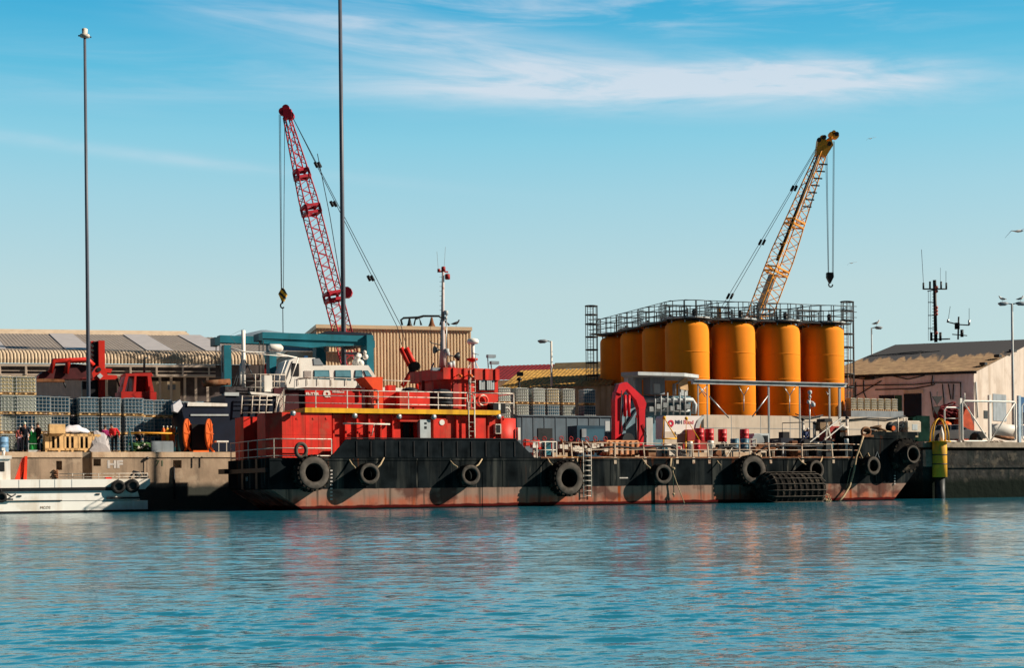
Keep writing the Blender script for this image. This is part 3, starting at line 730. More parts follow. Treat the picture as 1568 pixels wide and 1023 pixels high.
def hung_tyre(x, y, R, w, hole, label, lugs, group, ropes, b0=-.1):
    b = b0 - w/2; a, z = P(x, y, b0 - w)
    t = T('hull_fender_tyre', label, 'tyre', (a, b, z - R), group=group)
    t.part('carcass', tyre_mb((a, b, z), R, w, hole, lugs), m_rubber)
    t.part('sidewall', side_face((a, b, z), R, w, hole), m_rubface)
    t.o.rotation_euler = (radians(random.uniform(-5,3)), radians(random.uniform(-20,20))*0, t.fr.p + radians(random.uniform(-5,5))); t.o.scale = (random.uniform(.96,1.0), 1, random.uniform(.97,1.03))
    for (rx, ry, tx, ty) in ropes:
        u = MB(); p0 = P3(rx, ry, -.03); p1 = P3(tx, ty, b0 - w*.6)
        u.tube([p0, tuple((p0[i]*.5+p1[i]*.5) - (.09 if i==2 else 0) for i in range(3)), p1], [.04,.05,.04], 6); t.part('rope', u, m_rope)
    return t
G1 = 'big tractor tyres hung along the hull'; G2 = 'smaller tyres hung along the hull'
hung_tyre(481.5, 724.5, 1.0, 1.0, .5, 'big lugged tyre hung on the hull below the stern railing, below the red deckhouse', 22, G1, [(478,701,474,706),(492,701,490,704)])
hung_tyre(872, 733.5, 1.03, .95, .52, 'big lugged tyre hung on the hull just left of the boarding ladder', 22, G1, [(838,704,845,713),(885,704,884,708)])
hung_tyre(1156, 720, 1.0, .9, .5, 'big lugged tyre hung on the hull above the left end of the floating fender', 22, G1, [(1097,700,1105,712),(1168,695,1166,698)], b0=-.06)
hung_tyre(567, 726.5, .64, .85, .36, 'smooth tyre hung by two ropes just right of the big stern tyre', 0, G2, [(533,701,545,717),(588,701,577,718)])
hung_tyre(722, 728, .66, .85, .36, 'smooth tyre hung by two ropes directly under the red wheelhouse', 0, G2, [(687,702,701,715),(738,702,728,715)])
hung_tyre(1016.5, 726.5, .66, .85, .37, 'smooth tyre hung between the boarding ladder and the big tyre beside the floating fender', 0, G2, [(983,703,996,717),(1027,702,1026,715)])
hung_tyre(1251, 720, .66, .75, .4, 'smooth tyre half hidden behind the right end of the floating fender', 0, G2, [(1222,701,1234,712),(1262,699,1256,709)])
hung_tyre(1338, 714, .64, .75, .36, 'black tyre in the shade below the rope fairlead near the bow', 0, G2, [(1330,695,1334,702)])
t = hung_tyre(1399, 697, .66, 1.3, .42, 'thick tyre hung at the very bow, with a lugged tyre pressed behind it', 0, G2, [(1394,676,1397,686)], b0=.1)
a, z = P(1390, 698, -.3)
tb = T('hull_fender_tyre', 'wide lugged tractor tyre at the bow behind the thick smooth tyre', 'tyre', (a, -.2, z-1.2), group=G1)
tb.part('carcass', tyre_mb((a-.25, -.25, z), 1.15, .6, .6, 20), m_rubber)
# ---------------------------------------------------------------- floating fender
bF = -1.15
a0, z0 = P(1176, 746, bF); a1, _ = P(1248, 746, bF); zc_ = .80; Rf = 1.10
fen = T('floating_fender', 'large black cylinder fender in a net of rubber bands floating against the hull', 'fender', ((a0+a1)/2, bF, 0))
u = MB(); a0 -= .3
u.rev([(.15,-.6),(.65,-.46),(.96,-.15),(Rf,.25),(Rf,a1-a0-.25),(.96,a1-a0+.15),(.65,a1-a0+.42),(.15,a1-a0+.55)], (a0, bF, zc_), 'a', 40)
body = fen.part('body', u, m_rubber)
u = MB()
nb = 8
for k in range(nb + 1):
    aa = a0 + .2 + (a1-a0-.4) * k / nb
    u.rev([(Rf-.02,-.09),(Rf+.07,-.07),(Rf+.07,.07),(Rf-.02,.09)], (aa, bF, zc_), 'a', 36, cap=False)
fen.part('band', u, m_rubber)
u = MB()
for k in range(18):
    t_ = 2*pi*k/18; y = (Rf+.085)*cos(t_); zz = (Rf+.085)*sin(t_)
    u.tube([(a0-.3, bF+y*.75, zc_+zz*.75),(a0+.15,bF+y,zc_+zz),(a1-.15,bF+y,zc_+zz),(a1+.3,bF+y*.75,zc_+zz*.75)], .03, 5)
fen.part('net_chain', u, m_rubface)
u = MB(); random.seed(3)
for k in range(7):
    p = (a1+.45, bF, .35); u.tube([p, (p[0]+random.uniform(.2,.5), bF+random.uniform(-.4,.3), random.uniform(.1,.6)), (p[0]+random.uniform(.4,.9), bF+random.uniform(-.5,.2), -.05)], .03, 5)
fen.part('rope_end', u, m_rope)
# ---------------------------------------------------------------- mooring ropes
u = MB(); ptube(u, [(1322,668,-.1),(1317,683,-.15),(1311,700,-.2),(1308,720,-.2),(1301,745,-.25),(1292,760,-.4),(1284,769,-.6)], .07, 7)
ptube(u, [(1315,690,-.15),(1321,703,-.12)], .045, 6); ptube(u, [(1312,700,-.15),(1302,720,-.1),(1296,748,-.2)], .02, 5)
solo('mooring_rope', u, m_rope, 'pale rope hanging from the bow fairlead down into the water', 'rope')
u = MB(); ptube(u, [(1029,701,-.06),(1028,712,-.15),(1030,722,-.2),(1038,745,-.3),(1048,771,-.6)], .03, 6)
ptube(u, [(1030,716,-.2),(1031,730,-.2),(1032,762,-.15)], .035, 6); a,z=P(1031.5,718,-.2); u.ball((a,-.2,z),.1); a,z=P(1031.5,757,-.2); u.ball((a,-.2,z),.09)
solo('mooring_rope', u, m_rope, 'knotted rope hanging beside the smooth tyre in the middle of the hull', 'rope')
# ================================================================== things on the deck of the barge
ZD = DZ + .02
def drum(name, x, yt, b, R, h, mat, label, group, base=None, cat='barrel'):
    a, z = P(x, yt, b); z0 = z - h if base is None else base
    t = T(name, label, cat, (a, b, z0), group=group)
    u = MB(); u.rev([(R*.9,0),(R,.03),(R,h*.33),(R*1.04,h*.345),(R,h*.36),(R,h*.64),(R*1.04,h*.655),(R,h*.67),(R,h-.03),(R*.96,h),(R*.92,h-.03)], (a,b,z0), 'z', 20)
    t.part('body', u, mat); u = MB(); u.rev([(.05,h-.03),(.05,h+.02)], (a+R*.5,b,z0), 'z', 8); t.part('cap', u, m_dsteel)
    return t
m_rdrum = M('red_drum_paint', (.5,.03,.045), .45, var=.15, blotch=(.3,.02,.02), bamt=.5)
G = 'red oil drums standing on the barge'
for i, (x, yt, lb) in enumerate(((1071,656,'red drum under the right end of the white banner, half lit'),(1086,657,'red drum just right of the one beside the banner, above a white post'),
                    (1106,657.5,'red drum standing alone between the banner and the blue drums'),(1139.5,657.5,'red drum on top of the blue drums'))):
    drum('oil_drum', x, yt, 4.2 if i < 3 else 2.2, .3, .86, m_rdrum, lb, G)
drum('oil_drum', 1067.5, 674, 1.6, .19, .7, m_rdrum, 'narrow red post drum low on deck behind the railing left of the white post', G)
m_bdrum = M('blue_drum_paint', (.06,.16,.24), .45, var=.2, blotch=(.3,.33,.36), bamt=.7, bscale=2.5)
drum('oil_drum', 1125, 672, 2.2, .29, .86, m_bdrum, 'left of the two blue drums behind the railing', 'blue drums behind the railing')
drum('oil_drum', 1140, 672, 2.1, .29, .86, m_bdrum, 'right of the two blue drums, with a red drum on top', 'blue drums behind the railing')
# caged drum stand
u = MB(); 
for x in (1148, 1158): 
    for b in (1.6, 2.6): ptube(u, [(x,672,b),(x,697,b)], .04, 4)
for y in (673, 684): ptube(u, [(1148,y,1.6),(1158,y,1.6),(1158,y,2.6),(1148,y,2.6)], .035, 4)
solo('steel_stand', u, m_rail, 'small white steel stand right of the blue drums', 'stand')
# grey generator
t = T('generator', 'grey generator with vertical grille behind the railing, right of the drums', 'generator', (P(1166,690,2.4)[0], 2.4, ZD))
u = MB(); pbox(u, 1155, 1178, 664, 690, 2.4, 3.4); t.part('body', u, m_lgrey)
u = MB(); a,z = P(1160,676,2.38); u.rev([(.5,-.05),(.5,.0),(.42,.01)],(a,2.36,z),'b',20); t.part('wheel', u, m_steel)
u = MB()
for k in range(7): a = P(1162+k*2.2,670,2.35)[0]; u.box(a,a+.04,2.34,2.4,P(1166,682,2.35)[1],P(1166,667,2.35)[1])
t.part('grille', u, m_dsteel)
# left deck clutter: white lockers, teal box, pipework
for i, (x0, x1, y0, y1, mm, lb) in enumerate(((816,824,677,686,m_white,'left of the two white boxes on posts just right of the black bulwark'),(825.5,832,677,685,m_white,'right of the two white boxes on posts beside the teal locker'))):
    t = T('vent_box', lb, 'box', (P((x0+x1)/2,690,.8)[0], .8, ZD), group='white boxes on posts by the gangway')
    u = MB(); pbox(u, x0, x1, y0, y1, .8, 1.2); t.part('box', u, mm); u = MB(); a0 = P(x0+2.5,690,.95)[0]; u.box(a0-.07,a0+.07,.93,1.07,ZD,P(x0,y1,.95)[1]); t.part('post', u, m_rail)
t = T('deck_locker', 'teal locker on deck inside the white gangway railing', 'locker', (P(839,690,1)[0],1,ZD))
u = MB(); pbox(u, 834, 843.5, 675.5, 697, .7, 1.5); t.part('body', u, m_teal); u = MB(); pbox(u, 835, 843, 676.5, 685, .68, .7); t.part('door', u, m_dteal)
random.seed(11)
t = T('deck_pipework', 'red and rusty pipework with valves crowded on deck left of the orange tank', 'pipework', (P(870,690,1.6)[0],1.6,ZD))
u = MB()
for k in range(5):
    y = 678 + k*3.4; ptube(u, [(855+random.uniform(-3,3),y,1.5+k*.2),(932+random.uniform(-4,3),y+random.uniform(-1,1),1.5+k*.2)], .07, 7)
for k in range(16):
    x = 856 + k*4.8 + random.uniform(-1,1); b = 1.3 + random.uniform(0,.6); y = 673 + random.uniform(0,7); ptube(u, [(x,y,b),(x,697,b)], random.uniform(.03,.08), 6)
t.part('pipe', u, m_rust)
u = MB()
for k in range(10):
    x = 805 + k*13.5 + random.uniform(-2,2); a, z = P(x, 673+random.uniform(-2,3), 1.5); u.tube([(a+.13*cos(q*pi/5),1.5,z+.13*sin(q*pi/5)) for q in range(10)], .025, 5, closed=True); u.bar((a,1.55,z),(a,1.55,z-.5),.05)
t.part('valve_wheel', u, m_dred)
u = MB()
for k in range(12):
    x = 858 + k*6.2 + random.uniform(-1,1); a, z = P(x, 684+random.uniform(-3,6), 1.15); s = random.uniform(.08,.2); u.rbox(a-s,a+s,1.0,1.3,z-s,z+s,.03)
t.part('fitting', u, m_rail)
u = MB()
for k in range(7):
    x = 806 + k*3.3; a, z = P(x, 678+random.uniform(-1,8), 1.0); s = random.uniform(.07,.16); u.rbox(a-s,a+s,.8,1.2,z-s,z+s*1.6,.03)
t.part('flange', u, m_red)
# orange long tank
t = T('fuel_tank', 'long faded orange tank on deck below the red knuckle crane', 'tank', (P(955,692,1.9)[0],1.9,ZD))
m_ftank = M('faded_orange_paint', (.6,.26,.12), .6, var=.2, blotch=(.55,.4,.3), bamt=.8, bscale=1.6, streak=(.3,.15,.08), amt=.5)
u = MB(); a0,a1 = P(928,690,1.5)[0], P(980,690,1.5)[0]; u.rbox(a0,a1,1.5,2.6,ZD+.15,P(955,674.5,1.5)[1],.08); t.part('body', u, m_ftank)
u = MB()
for k in range(6): a = a0+.2+k*(a1-a0-.5)/5; u.box(a,a+.08,1.44,1.5,ZD+.15,P(955,676,1.5)[1])
t.part('strap', u, m_rust)
u = MB()
for k in range(4): a = a0+.2+k*(a1-a0-.7)/3; u.box(a,a+.25,1.7,2.5,ZD,ZD+.14)
t.part('foot', u, m_dsteel)
# hoses on deck
for i, (pts, lb) in enumerate((([(915,697,.5),(925,686,.6),(945,684,.6),(975,687,.7),(1005,684,.6),(1030,684,.6),(1050,694,.5)], 'black hose snaking along the deck in front of the orange tank'),
                       ([(1092,694,.5),(1102,686,.6),(1120,684,.6),(1140,692,.5)], 'black hose arching over the deck in front of the blue drums'),
                       ([(1158,694,.7),(1172,684,.6),(1200,683,.7),(1230,684,.6),(1260,683,.6)], 'black hose lying along the deck right of the drums'))):
    u = MB(); ptube(u, pts, .07, 7); solo('hose', u, m_hose, lb, 'hose')
# white posts (bollards)
for i, (x, y0, w, mm, lb) in enumerate(((1056.5,676,.17,m_white,'wide white bollard behind the railing left of the red drums'),(1088,675,.2,m_white,'white square bollard behind the railing right of the red drums'),(1296,672,.15,m_lgrey,'pale bollard behind the railing near the bow'))):
    t = T('bollard', lb, 'bollard', (P(x,690,.45)[0], .45, ZD), group='bollards behind the railing'); a, z = P(x,y0,.45)
    u = MB(); u.rev([(w*.6,0),(w*.6,z-ZD-.35),(w,z-ZD-.33),(w,z-ZD-.02),(w*.8,z-ZD)], (a,.45,ZD), 'z', 14); t.part('head', u, mm)
    u = MB(); u.box(a-.25,a+.25,.2,.7,ZD,ZD+.03); t.part('base_plate', u, mm)
# yellow A frames
for (x0, x1, xt, yt, yb, lb) in ((1014,1036,1017,640,672,'yellow lifting frame right of the red knuckle crane'),(1050,1072,1051,641,676,'thin yellow lifting frame in front of the white banner')):
    t = T('lifting_frame', lb, 'frame', (P((x0+x1)/2,690,3)[0],3,ZD), group='yellow lifting frames'); u = MB()
    r = .045 if x0 < 1040 else .03
    for b in (2.6, 3.4): ptube(u, [(x0,yb,b),(xt,yt,3),(x1,yb,b)], r, 6)
    ptube(u, [(x0,yb,2.6),(x1,yb,2.6)], r, 6); t.part('leg', u, m_yel)
    u = MB(); a,z = P(xt,yt,3); u.ball((a,3,z),.12); ptube(u, [(xt-1,yb+20,3),(xt-1,yb,3)], .06); t.part('hinge', u, m_yel)
# red knuckle crane
KB = 4.0
kc = T('knuckle_crane', 'red folded knuckle boom crane standing on the barge in front of the silos', 'crane', (P(953,690,KB)[0],KB,ZD))
m_kred = M('crane_red_paint', (.52,.012,.022), .4, var=.12, streak=(.3,.01,.02), amt=.4)
u = MB(); ppoly(u, [(942,690),(942,612),(944,600),(952,600),(953,690)], KB-.25, KB+.25); col = kc.part('column', u, m_kred)
u = MB(); ppoly(u, [(944,601),(948,589),(957,585),(960,596),(953,604)], KB-.35, KB+.05); ppoly(u, [(953,587),(960,585),(985,608),(982,618),(974,613)], KB-.33, KB+.03); ppoly(u, [(974,612),(985,607),(990,618),(988,628),(979,627)], KB-.37, KB+.07); b1 = kc.part('inner_boom', u, m_kred)
u = MB(); ppoly(u, [(978.5,626),(988,624),(987.5,655),(984,687),(977.5,688),(979,655)], KB-.45, KB-.1); ppoly(u, [(976,636),(979,636),(979,660),(976,660)], KB-.4, KB-.15); kc.part('outer_boom', u, m_kred)
u = MB(); ptube(u, [(957,605,KB-.4),(957,638,KB-.4)], .1, 10); ptube(u, [(963,605,KB-.4),(963,638,KB-.4)], .1, 10); kc.part('hydraulic_ram', u, m_kred, b1)
u = MB(); ptube(u, [(958,634,KB-.4),(957,660,KB-.4)], .05, 8); ptube(u, [(952,598,KB-.5),(950,640,KB-.5),(953,680,KB-.5)], .035, 6); ptube(u,[(974,640,KB-.5),(974.5,686,KB-.5)],.06,8); ptube(u,[(984,650,KB-.5),(990,668,KB-.5),(986,692,KB-.5)],.03,6); kc.part('hydraulic_hose', u, m_dsteel, b1)
u = MB(); ppoly(u, [(938,683),(944,679),(958,679),(962,693),(938,693)], KB-.7, KB+.6); ppoly(u, [(978,684),(1003,682),(1006,693),(975,693)], KB-1.2, KB-.6); kc.part('base', u, m_kred)
u = MB(); a,z=P(955,655,KB-.6); u.rev([(.45,-.2),(.45,.2)],(a+.3,KB-.5,z-.8),'b',16); pbox(u,944,948,587,597,KB,KB+.3); kc.part('winch', u, m_dsteel)
# machinery right of amidships
random.seed(5)
t = T('deck_winch', 'dark blue deck winch frame behind the railing below the mast', 'winch', (P(1235,690,2.4)[0],2.4,ZD))
u = MB(); pbox(u, 1196, 1232, 671, 684, 2.3, 4); pbox(u, 1225, 1290, 676, 692, 2.2, 4.5); t.part('bed', u, m_navy)
u = MB()
for x in (1205, 1218, 1250, 1262): a,z = P(x,686,2.2); u.rev([(.3,-.5),(.3,-.42),(.14,-.4),(.14,.4),(.3,.42),(.3,.5)],(a,2.0,z),'a',14)
t.part('drum', u, m_dsteel)
u = MB()
for k in range(10): x = 1190+k*11; ptube(u, [(x,random.uniform(676,683),2),(x+random.uniform(6,22),random.uniform(680,694),2)], .05, 6)
t.part('strut', u, m_dteal)
u = MB()
for k in range(8): x = 1158+k*5; a,z=P(x,684+random.uniform(-3,5),1.7); s=random.uniform(.1,.24); u.rbox(a-s,a+s,1.5,1.9,z-s*.8,z+s*.8,.03)
t.part('gearbox', u, m_rust)
u = MB(); pbox(u, 1199,1209,661.5,671,2.6,3.1); solo('control_box', u, m_black, 'small black control box on top of the winch bed', 'box')
u = MB(); a,z=P(1160,692,1.2)
# gangway (diagonal aluminium)
t = T('boarding_gangway', 'pale metal gangway propped up on an upright frame near the bow', 'gangway', (P(1260,690,1.6)[0],1.6,ZD))
u = MB()
for b in (1.4, 2.1):
    ptube(u, [(1239,678,b),(1288,640,b)], .045, 4); ptube(u, [(1252,683,b),(1292,650,b)], .045, 4)
for k in range(9): x = 1241+k*5.6; ptube(u, [(x,676.5-k*4.3,1.4),(x,676.5-k*4.3,2.1)], .03, 4)
t.part('deck_frame', u, m_white)
u = MB()
for b in (1.4,2.1): ptube(u, [(1265.5,672,b),(1266,645,b),(1272,672,b)], .07, 4)
t.part('trestle', u, m_rail)
u = MB(); pbox(u, 1263,1274,641,646,1.3,2.2); t.part('pad', u, m_black)
t = T('canvas_bundle', 'brown canvas bundle lashed above the gangway', 'bundle', (P(1262,660,3)[0],3,P(1262,660,3)[1]))
u = MB(); ppoly(u, [(1256,646),(1265,644),(1274,643),(1268,656),(1258,660),(1256,655)], 2.6, 3.2); t.part('canvas', u, M('brown_canvas',(.24,.17,.11),.9,var=.25,bump=.03))
t = T('winch_cover', 'dark red winch housing with pale top at the right of the gangway', 'winch', (P(1276,690,2.5)[0],2.5,ZD))
u = MB(); pbox(u, 1271,1285,653,679,2.4,3.6); t.part('housing', u, m_dred); u = MB(); pbox(u, 1275,1287,645,653,2.6,3.4); t.part('lid', u, m_rail); u=MB(); pbox(u,1280.5,1287,655,679,2.3,2.4); t.part('panel', u, m_black)
t = T('deck_vent', 'pale mushroom vent with rusty rim near the bow', 'vent', (P(1291,670,2)[0],2,ZD))
u = MB(); a,z=P(1292,656,2); u.rev([(.22,-.6),(.22,-.1),(.32,-.1),(.33,.05),(.2,.14)],(a,2,z),'z',16); t.part('cowl', u, m_rail); u=MB(); u.rev([(.23,-.3),(.23,-.15)],(a,2,z),'z',16); u.rev([(.15,-1.2),(.15,-.5)],(a,2,z),'z',12); t.part('collar', u, m_rust)
# deck mast with lamps and instrument
t = T('signal_mast', 'thin grey signal mast with lamps standing amidships in front of the last silo', 'mast', (P(1240,680,2.8)[0],2.8,ZD))
u = MB(); ptube(u, [(1239.5,690,2.8),(1240,600,2.8)], .05, 8); t.part('pole', u, m_steel)
u = MB()
for (x,y,r) in ((1240,601,.14),(1240,608,.1),(1245,620,.15),(1238,616,.11)): a,z=P(x,y,2.7); u.rev([(r*.6,-r),(r,-r*.6),(r,r*.6),(r*.5,r)],(a,2.7,z),'z',12)
ptube(u, [(1236,613,2.8),(1246,616,2.8)], .03); t.part('lamp', u, m_lgrey)
u = MB(); ptube(u, [(1242,622,2.8),(1250,640,2.8)], .012, 4); ptube(u, [(1198,648,2.8),(1262,646,2.8)], .03, 5); ptube(u, [(1198,648,2.8),(1198,672,2.8)], .02, 5); t.part('stay', u, m_dsteel)
# pale posts with ball vents
for x, yt, lb in ((1229.5,643,'slim pale post with a dark cap left of the signal mast'),(1247,648,'slim pale post with a dark cap right of the signal mast'),(1297,640,'pale post with a dark cap near the bow')):
    t = T('vent_post', lb, 'post', (P(x,690,3)[0],3,ZD), group='pale vent posts'); a,z = P(x,yt,3)
    u = MB(); u.tube([(a,3,ZD),(a,3,z-.1)], .11, 8); t.part('post', u, m_rail); u = MB(); u.ball((a,3,z),.13); t.part('cap', u, m_black)
# bow gear
BZ = BT + .02
t = T('roller_fairlead', 'rusty round fairlead at the edge of the bow holding the rope', 'fairlead', (P(1327,668,.3)[0],.3,BT))
u = MB(); a,z = P(1326,662,.1); u.tube([(a+.36*cos(q*pi/10),.1,z+.02+.28*sin(q*pi/10)) for q in range(20)], .09, 8, closed=True); t.part('ring', u, m_rust)
u = MB(); u.box(a-.5,a+.5,-.1,.5,BT-.12,BT+.02); t.part('seat', u, m_rust)
random.seed(21)
t = T('rope_heap', 'heap of coiled rope and netting on the bow deck', 'rope', (P(1345,664,1.5)[0],1.5,BZ)); u = MB()
for k in range(16):
    a,z = P(1338+random.uniform(-10,22), 668, 1.5); r = random.uniform(.25,.6); b = 1.5+random.uniform(-.5,.5); zz = BZ+.08+random.uniform(0,.55)*max(0,1-abs(a-P(1336,668,1.5)[0])/1.3)
    tl = random.uniform(-.4,.4); u.tube([(a+r*cos(q*pi/7), b+r*.7*sin(q*pi/7), zz+tl*r*cos(q*pi/7)) for q in range(14)], .07, 6, closed=True)
t.part('coil', u, M('tarred_rope',(.16,.10,.06),.9,var=.4))
u = MB()
for k in range(5): a = P(1345+k*5,668,1)[0]; u.rbox(a-.3,a+.35,.9,1.5,BZ,BZ+.25+.1*(k%2),.08)
t.part('net', u, m_rope)
t = T('anchor_winch', 'dark anchor winch with round drum on the bow deck', 'winch', (P(1368,664,1.2)[0],1.2,BZ))
u = MB(); a,z = P(1369,655,1.2); u.rev([(.42,-.3),(.42,-.22),(.22,-.2),(.22,.3),(.42,.32),(.42,.4)],(a,1.2,z),'b',18); t.part('drum', u, m_dsteel)
u = MB(); pbox(u, 1363,1379,660,668,1.0,1.9); t.part('base', u, m_dred); u = MB(); a,z=P(1368,656,.9); u.rev([(.16,0),(.16,.1)],(a,.86,z),'b',12); t.part('hub', u, m_orange)
t = T('bow_frame', 'white tubular frame at the bow beside the stained box', 'frame', (P(1383,664,1)[0],1,BZ)); u = MB()
for x in (1375,1384,1389): ptube(u, [(x,668,.9),(x,640,.9)], .04, 6); ptube(u, [(x,668,1.7),(x,640,1.7)], .04, 6)
for y in (640, 654): ptube(u, [(1375,y,.9),(1389,y,.9),(1389,y,1.7),(1375,y,1.7),(1375,y,.9)], .035, 6)
ptube(u, [(1375,665,.9),(1389,640,.9)], .025, 5); t.part('tube', u, m_rail)
t = T('stained_liferaft_box', 'pale rust-stained box on two short posts at the very bow', 'box', (P(1400,664,.7)[0],.7,BZ-.1))
u = MB(); x0,x1 = P(1389,655,.6)[0],P(1411,655,.6)[0]; zb,zt_ = P(1400,663,.6)[1],P(1400,644.5,.6)[1]; u.rbox(x0,x1,.6,1.5,zb,zt_,.07); t.part('box', u, M('stained_box_paint',(.52,.45,.37),.7,var=.15,blotch=(.3,.22,.14),bamt=.7,bscale=3,streak=(.3,.15,.08),amt=.5))
u = MB(); u.box((x0+x1)/2-.18,(x0+x1)/2+.28,.585,.6,zb+.2,zb+.6); t.part('label_plate', u, m_lgrey)
u = MB()
for x in (1395,1404): a=P(x,665,.8)[0]; u.box(a-.12,a+.12,.8,1.2,BZ-.1,zb)
t.part('post', u, m_rope)
random.seed(91)
def clutter(name, label, x0, x1, b, n, mats, ymin=676):
    t = T(name, label, 'deck gear', (P((x0+x1)/2,690,b)[0], b, ZD))
    for i in range(n):
        x = random.uniform(x0, x1); a, z = P(x, random.uniform(ymin, 690), b); bb_ = b + random.uniform(-.5,.5); k = random.random(); u = MB()
        if k < .35:
            s_ = random.uniform(.1,.32); u.rbox(a-s_, a+s_, bb_-.2, bb_+.2, ZD, max(ZD+.25, z), .04); t.part('casing', u, random.choice(mats))
        elif k < .6:
            u.tube([(a,bb_,ZD),(a,bb_,z),(a+random.uniform(-.7,.7),bb_,z+random.uniform(-.05,.05))], random.uniform(.03,.08), 6); t.part('pipe', u, random.choice(mats))
        elif k < .8:
            r = random.uniform(.12,.28); u.rev([(r,-.15),(r,-.1),(r*.5,-.09),(r*.5,.09),(r,.1),(r,.15)], (a,bb_,z), random.choice('ab'), 14); u.bar((a,bb_,ZD),(a,bb_,z),.07); t.part('reel', u, random.choice(mats))
        else:
            u.bar((a,bb_,ZD),(a+random.uniform(-.6,.6),bb_,z+.2),random.uniform(.04,.09)); t.part('strut', u, random.choice(mats))
    return t
mm_ = [m_rust, m_dsteel, m_dteal, m_lgrey, m_rail, m_black, m_dred]
clutter('deck_machinery', 'rusty pumps and pipes on deck between the orange tank and the yellow frames', 984, 1052, 1.3, 22, mm_, 680)
clutter('deck_machinery', 'mixed dark gear on deck just right of the grey generator', 1180, 1222, 1.4, 18, mm_, 674)
clutter('deck_machinery', 'dark fittings and struts on deck under the metal gangway', 1226, 1305, 1.1, 26, [m_dsteel, m_dteal, m_black, m_navy, m_rust, m_rail], 672)
clutter('deck_machinery', 'small fittings on deck below the red drums', 1092, 1120, 1.5, 9, mm_, 680)
clutter('bow_gear', 'assorted dark bow fittings between the rope heap and the anchor winch', 1333, 1388, .9, 12, [m_rust, m_dsteel, m_rope, m_black, m_rail], 655) if False else None
# pipe gantry over the deck (long grey beam)
GB = 8.1
t = T('pipe_gantry', 'long grey overhead beam on posts and braces running in front of the silos', 'gantry', (P(1170,690,GB)[0],GB,ZD))
u = MB(); a0,z0 = P(1060,587,GB); a1,z1 = P(1294,589.5,GB); zz=(z0+z1)/2; u.box(a0,a1,GB-.15,GB+.15,zz-.12,zz+.12); u.box(a0,a1,GB-.3,GB+.3,zz+.12,zz+.18); t.part('beam', u, m_lgrey)
gt = MB()
for x, r in ((1069,.04),(1083,.04),(1177,.06),(1224.5,.055),(1270,.06),(1285.5,.085)):
    a = P(x,620,GB)[0]; gt.bar((a,GB,ZD),(a,GB,zz-.12), r*1.8)
t.part('post', gt, m_steel)
u = MB()
for (xa,ya,xb,yb) in ((1086,607,1116,640),(1176,606,1152,638),(1069,606,1083,590),(1069,590,1083,606),(1131,592,1139,606),(1147,592,1139,606),(1139,606,1139,630),(1200,592,1209,606),(1218,592,1209,606),(1209,606,1209,632),(1080,608,1069,590),(1265,600,1271,608)): ptube(u, [(xa,ya,GB),(xb,yb,GB)], .05 if xb in (1116,1152) else .03, 5)
t.part('brace', u, m_steel)
# ================================================================== sheds and buildings
def corr(mb, a0, a1, prof, pitch, depth, n0=None):
    """corrugated sheet: prof = [(b,z,da)], ribs across a"""
    n = max(2, int((a1 - a0) / pitch)); o = len(mb.v); mb.pc.append((o, len(mb.f)))
    cols = []
    for k in range(n + 1):
        for ph, d in ((0, 0), (.15, 1), (.5, 1), (.65, 0)):
            t = k + ph
            if t > n: break
            cols.append((a0 + (a1 - a0) * t / n, d))
    m = len(prof); ns = []
    for i in range(m):
        q = prof[max(i-1,0)]; r = prof[min(i+1,m-1)]; db, dz = r[0]-q[0], r[1]-q[1]; l = math.hypot(db,dz) or 1; ns.append((-dz/l, db/l))
    for a, d in cols:
        for i, (b, z, da) in enumerate(prof): mb.v.append((a + da, b + ns[i][0]*d*depth, z + ns[i][1]*d*depth))
    for c in range(len(cols) - 1):
        for i in range(m - 1): p = o + c*m + i; mb.f.append((p, p+m, p+m+1, p+1)); mb.sm.append(False)
    return mb
m_roofg = M('grey_sheet_roof', (.25,.215,.185), .7, var=.12, streak=(.22,.18,.15), amt=.5, sscale=.8)
m_cream = M('cream_sheet', (.56,.45,.33), .6, var=.08, streak=(.4,.28,.18), amt=.4)
m_creamp = M('cream_paint', (.6,.5,.42), .6, var=.1, streak=(.35,.25,.18), amt=.4)
m_lilac = M('pale_sheet_wall', (.42,.38,.40), .6, var=.1)
FR = BF = Fr(12, 125)
t = T('warehouse_shed', 'long low warehouse with curved corrugated eaves and cream walkway at far left', 'building', (P(100,690)[0], 0, QZ))
x0, x1 = -60, 322
A0, A1 = P(x0,540)[0], P(405,540)[0]; A1r = P(352,540)[0]
def shp(y, b, x=150): return P(x, y, b)[1]
ez = shp(557,0); 
prof = [(0.0, ez, 0), (.05, ez+.35, 0), (.25, ez+.75, -.05), (.7, ez+1.05, -.25), (1.4, shp(537,1.4), -.6)]
u = MB(); corr(u, A0, A1, prof, .26, .05); t.part('curved_eave', u, m_cream)
u = MB(); rb = 14; corr(u, A0, A1r, [(1.4, shp(537,1.4), -.6), (rb, shp(512.5,rb), -3.2)], .3, .018); t.part('roof', u, m_roofg)
u = MB(); zt_ = shp(512.5,rb); zr_ = shp(505.5,rb+1)
u.add([(A0-3,rb,zt_),(A1r-3,rb,zt_),(A1r-3.6,rb+1,zr_),(A0-3,rb+1,zr_)],[(0,1,2,3)]); u.box(A0-3,A1r-3.4,rb+1,rb+6,zt_-1,zr_-.02); t.part('ridge_cap', u, m_cream)
u = MB(); corr(u, A1r-2.6, A1+9, [(1.8, shp(536,1.8),-.6),(rb+2, shp(517,rb+2,350),-3)], .3, .018); t.part('lower_roof', u, m_roofg)
u = MB()
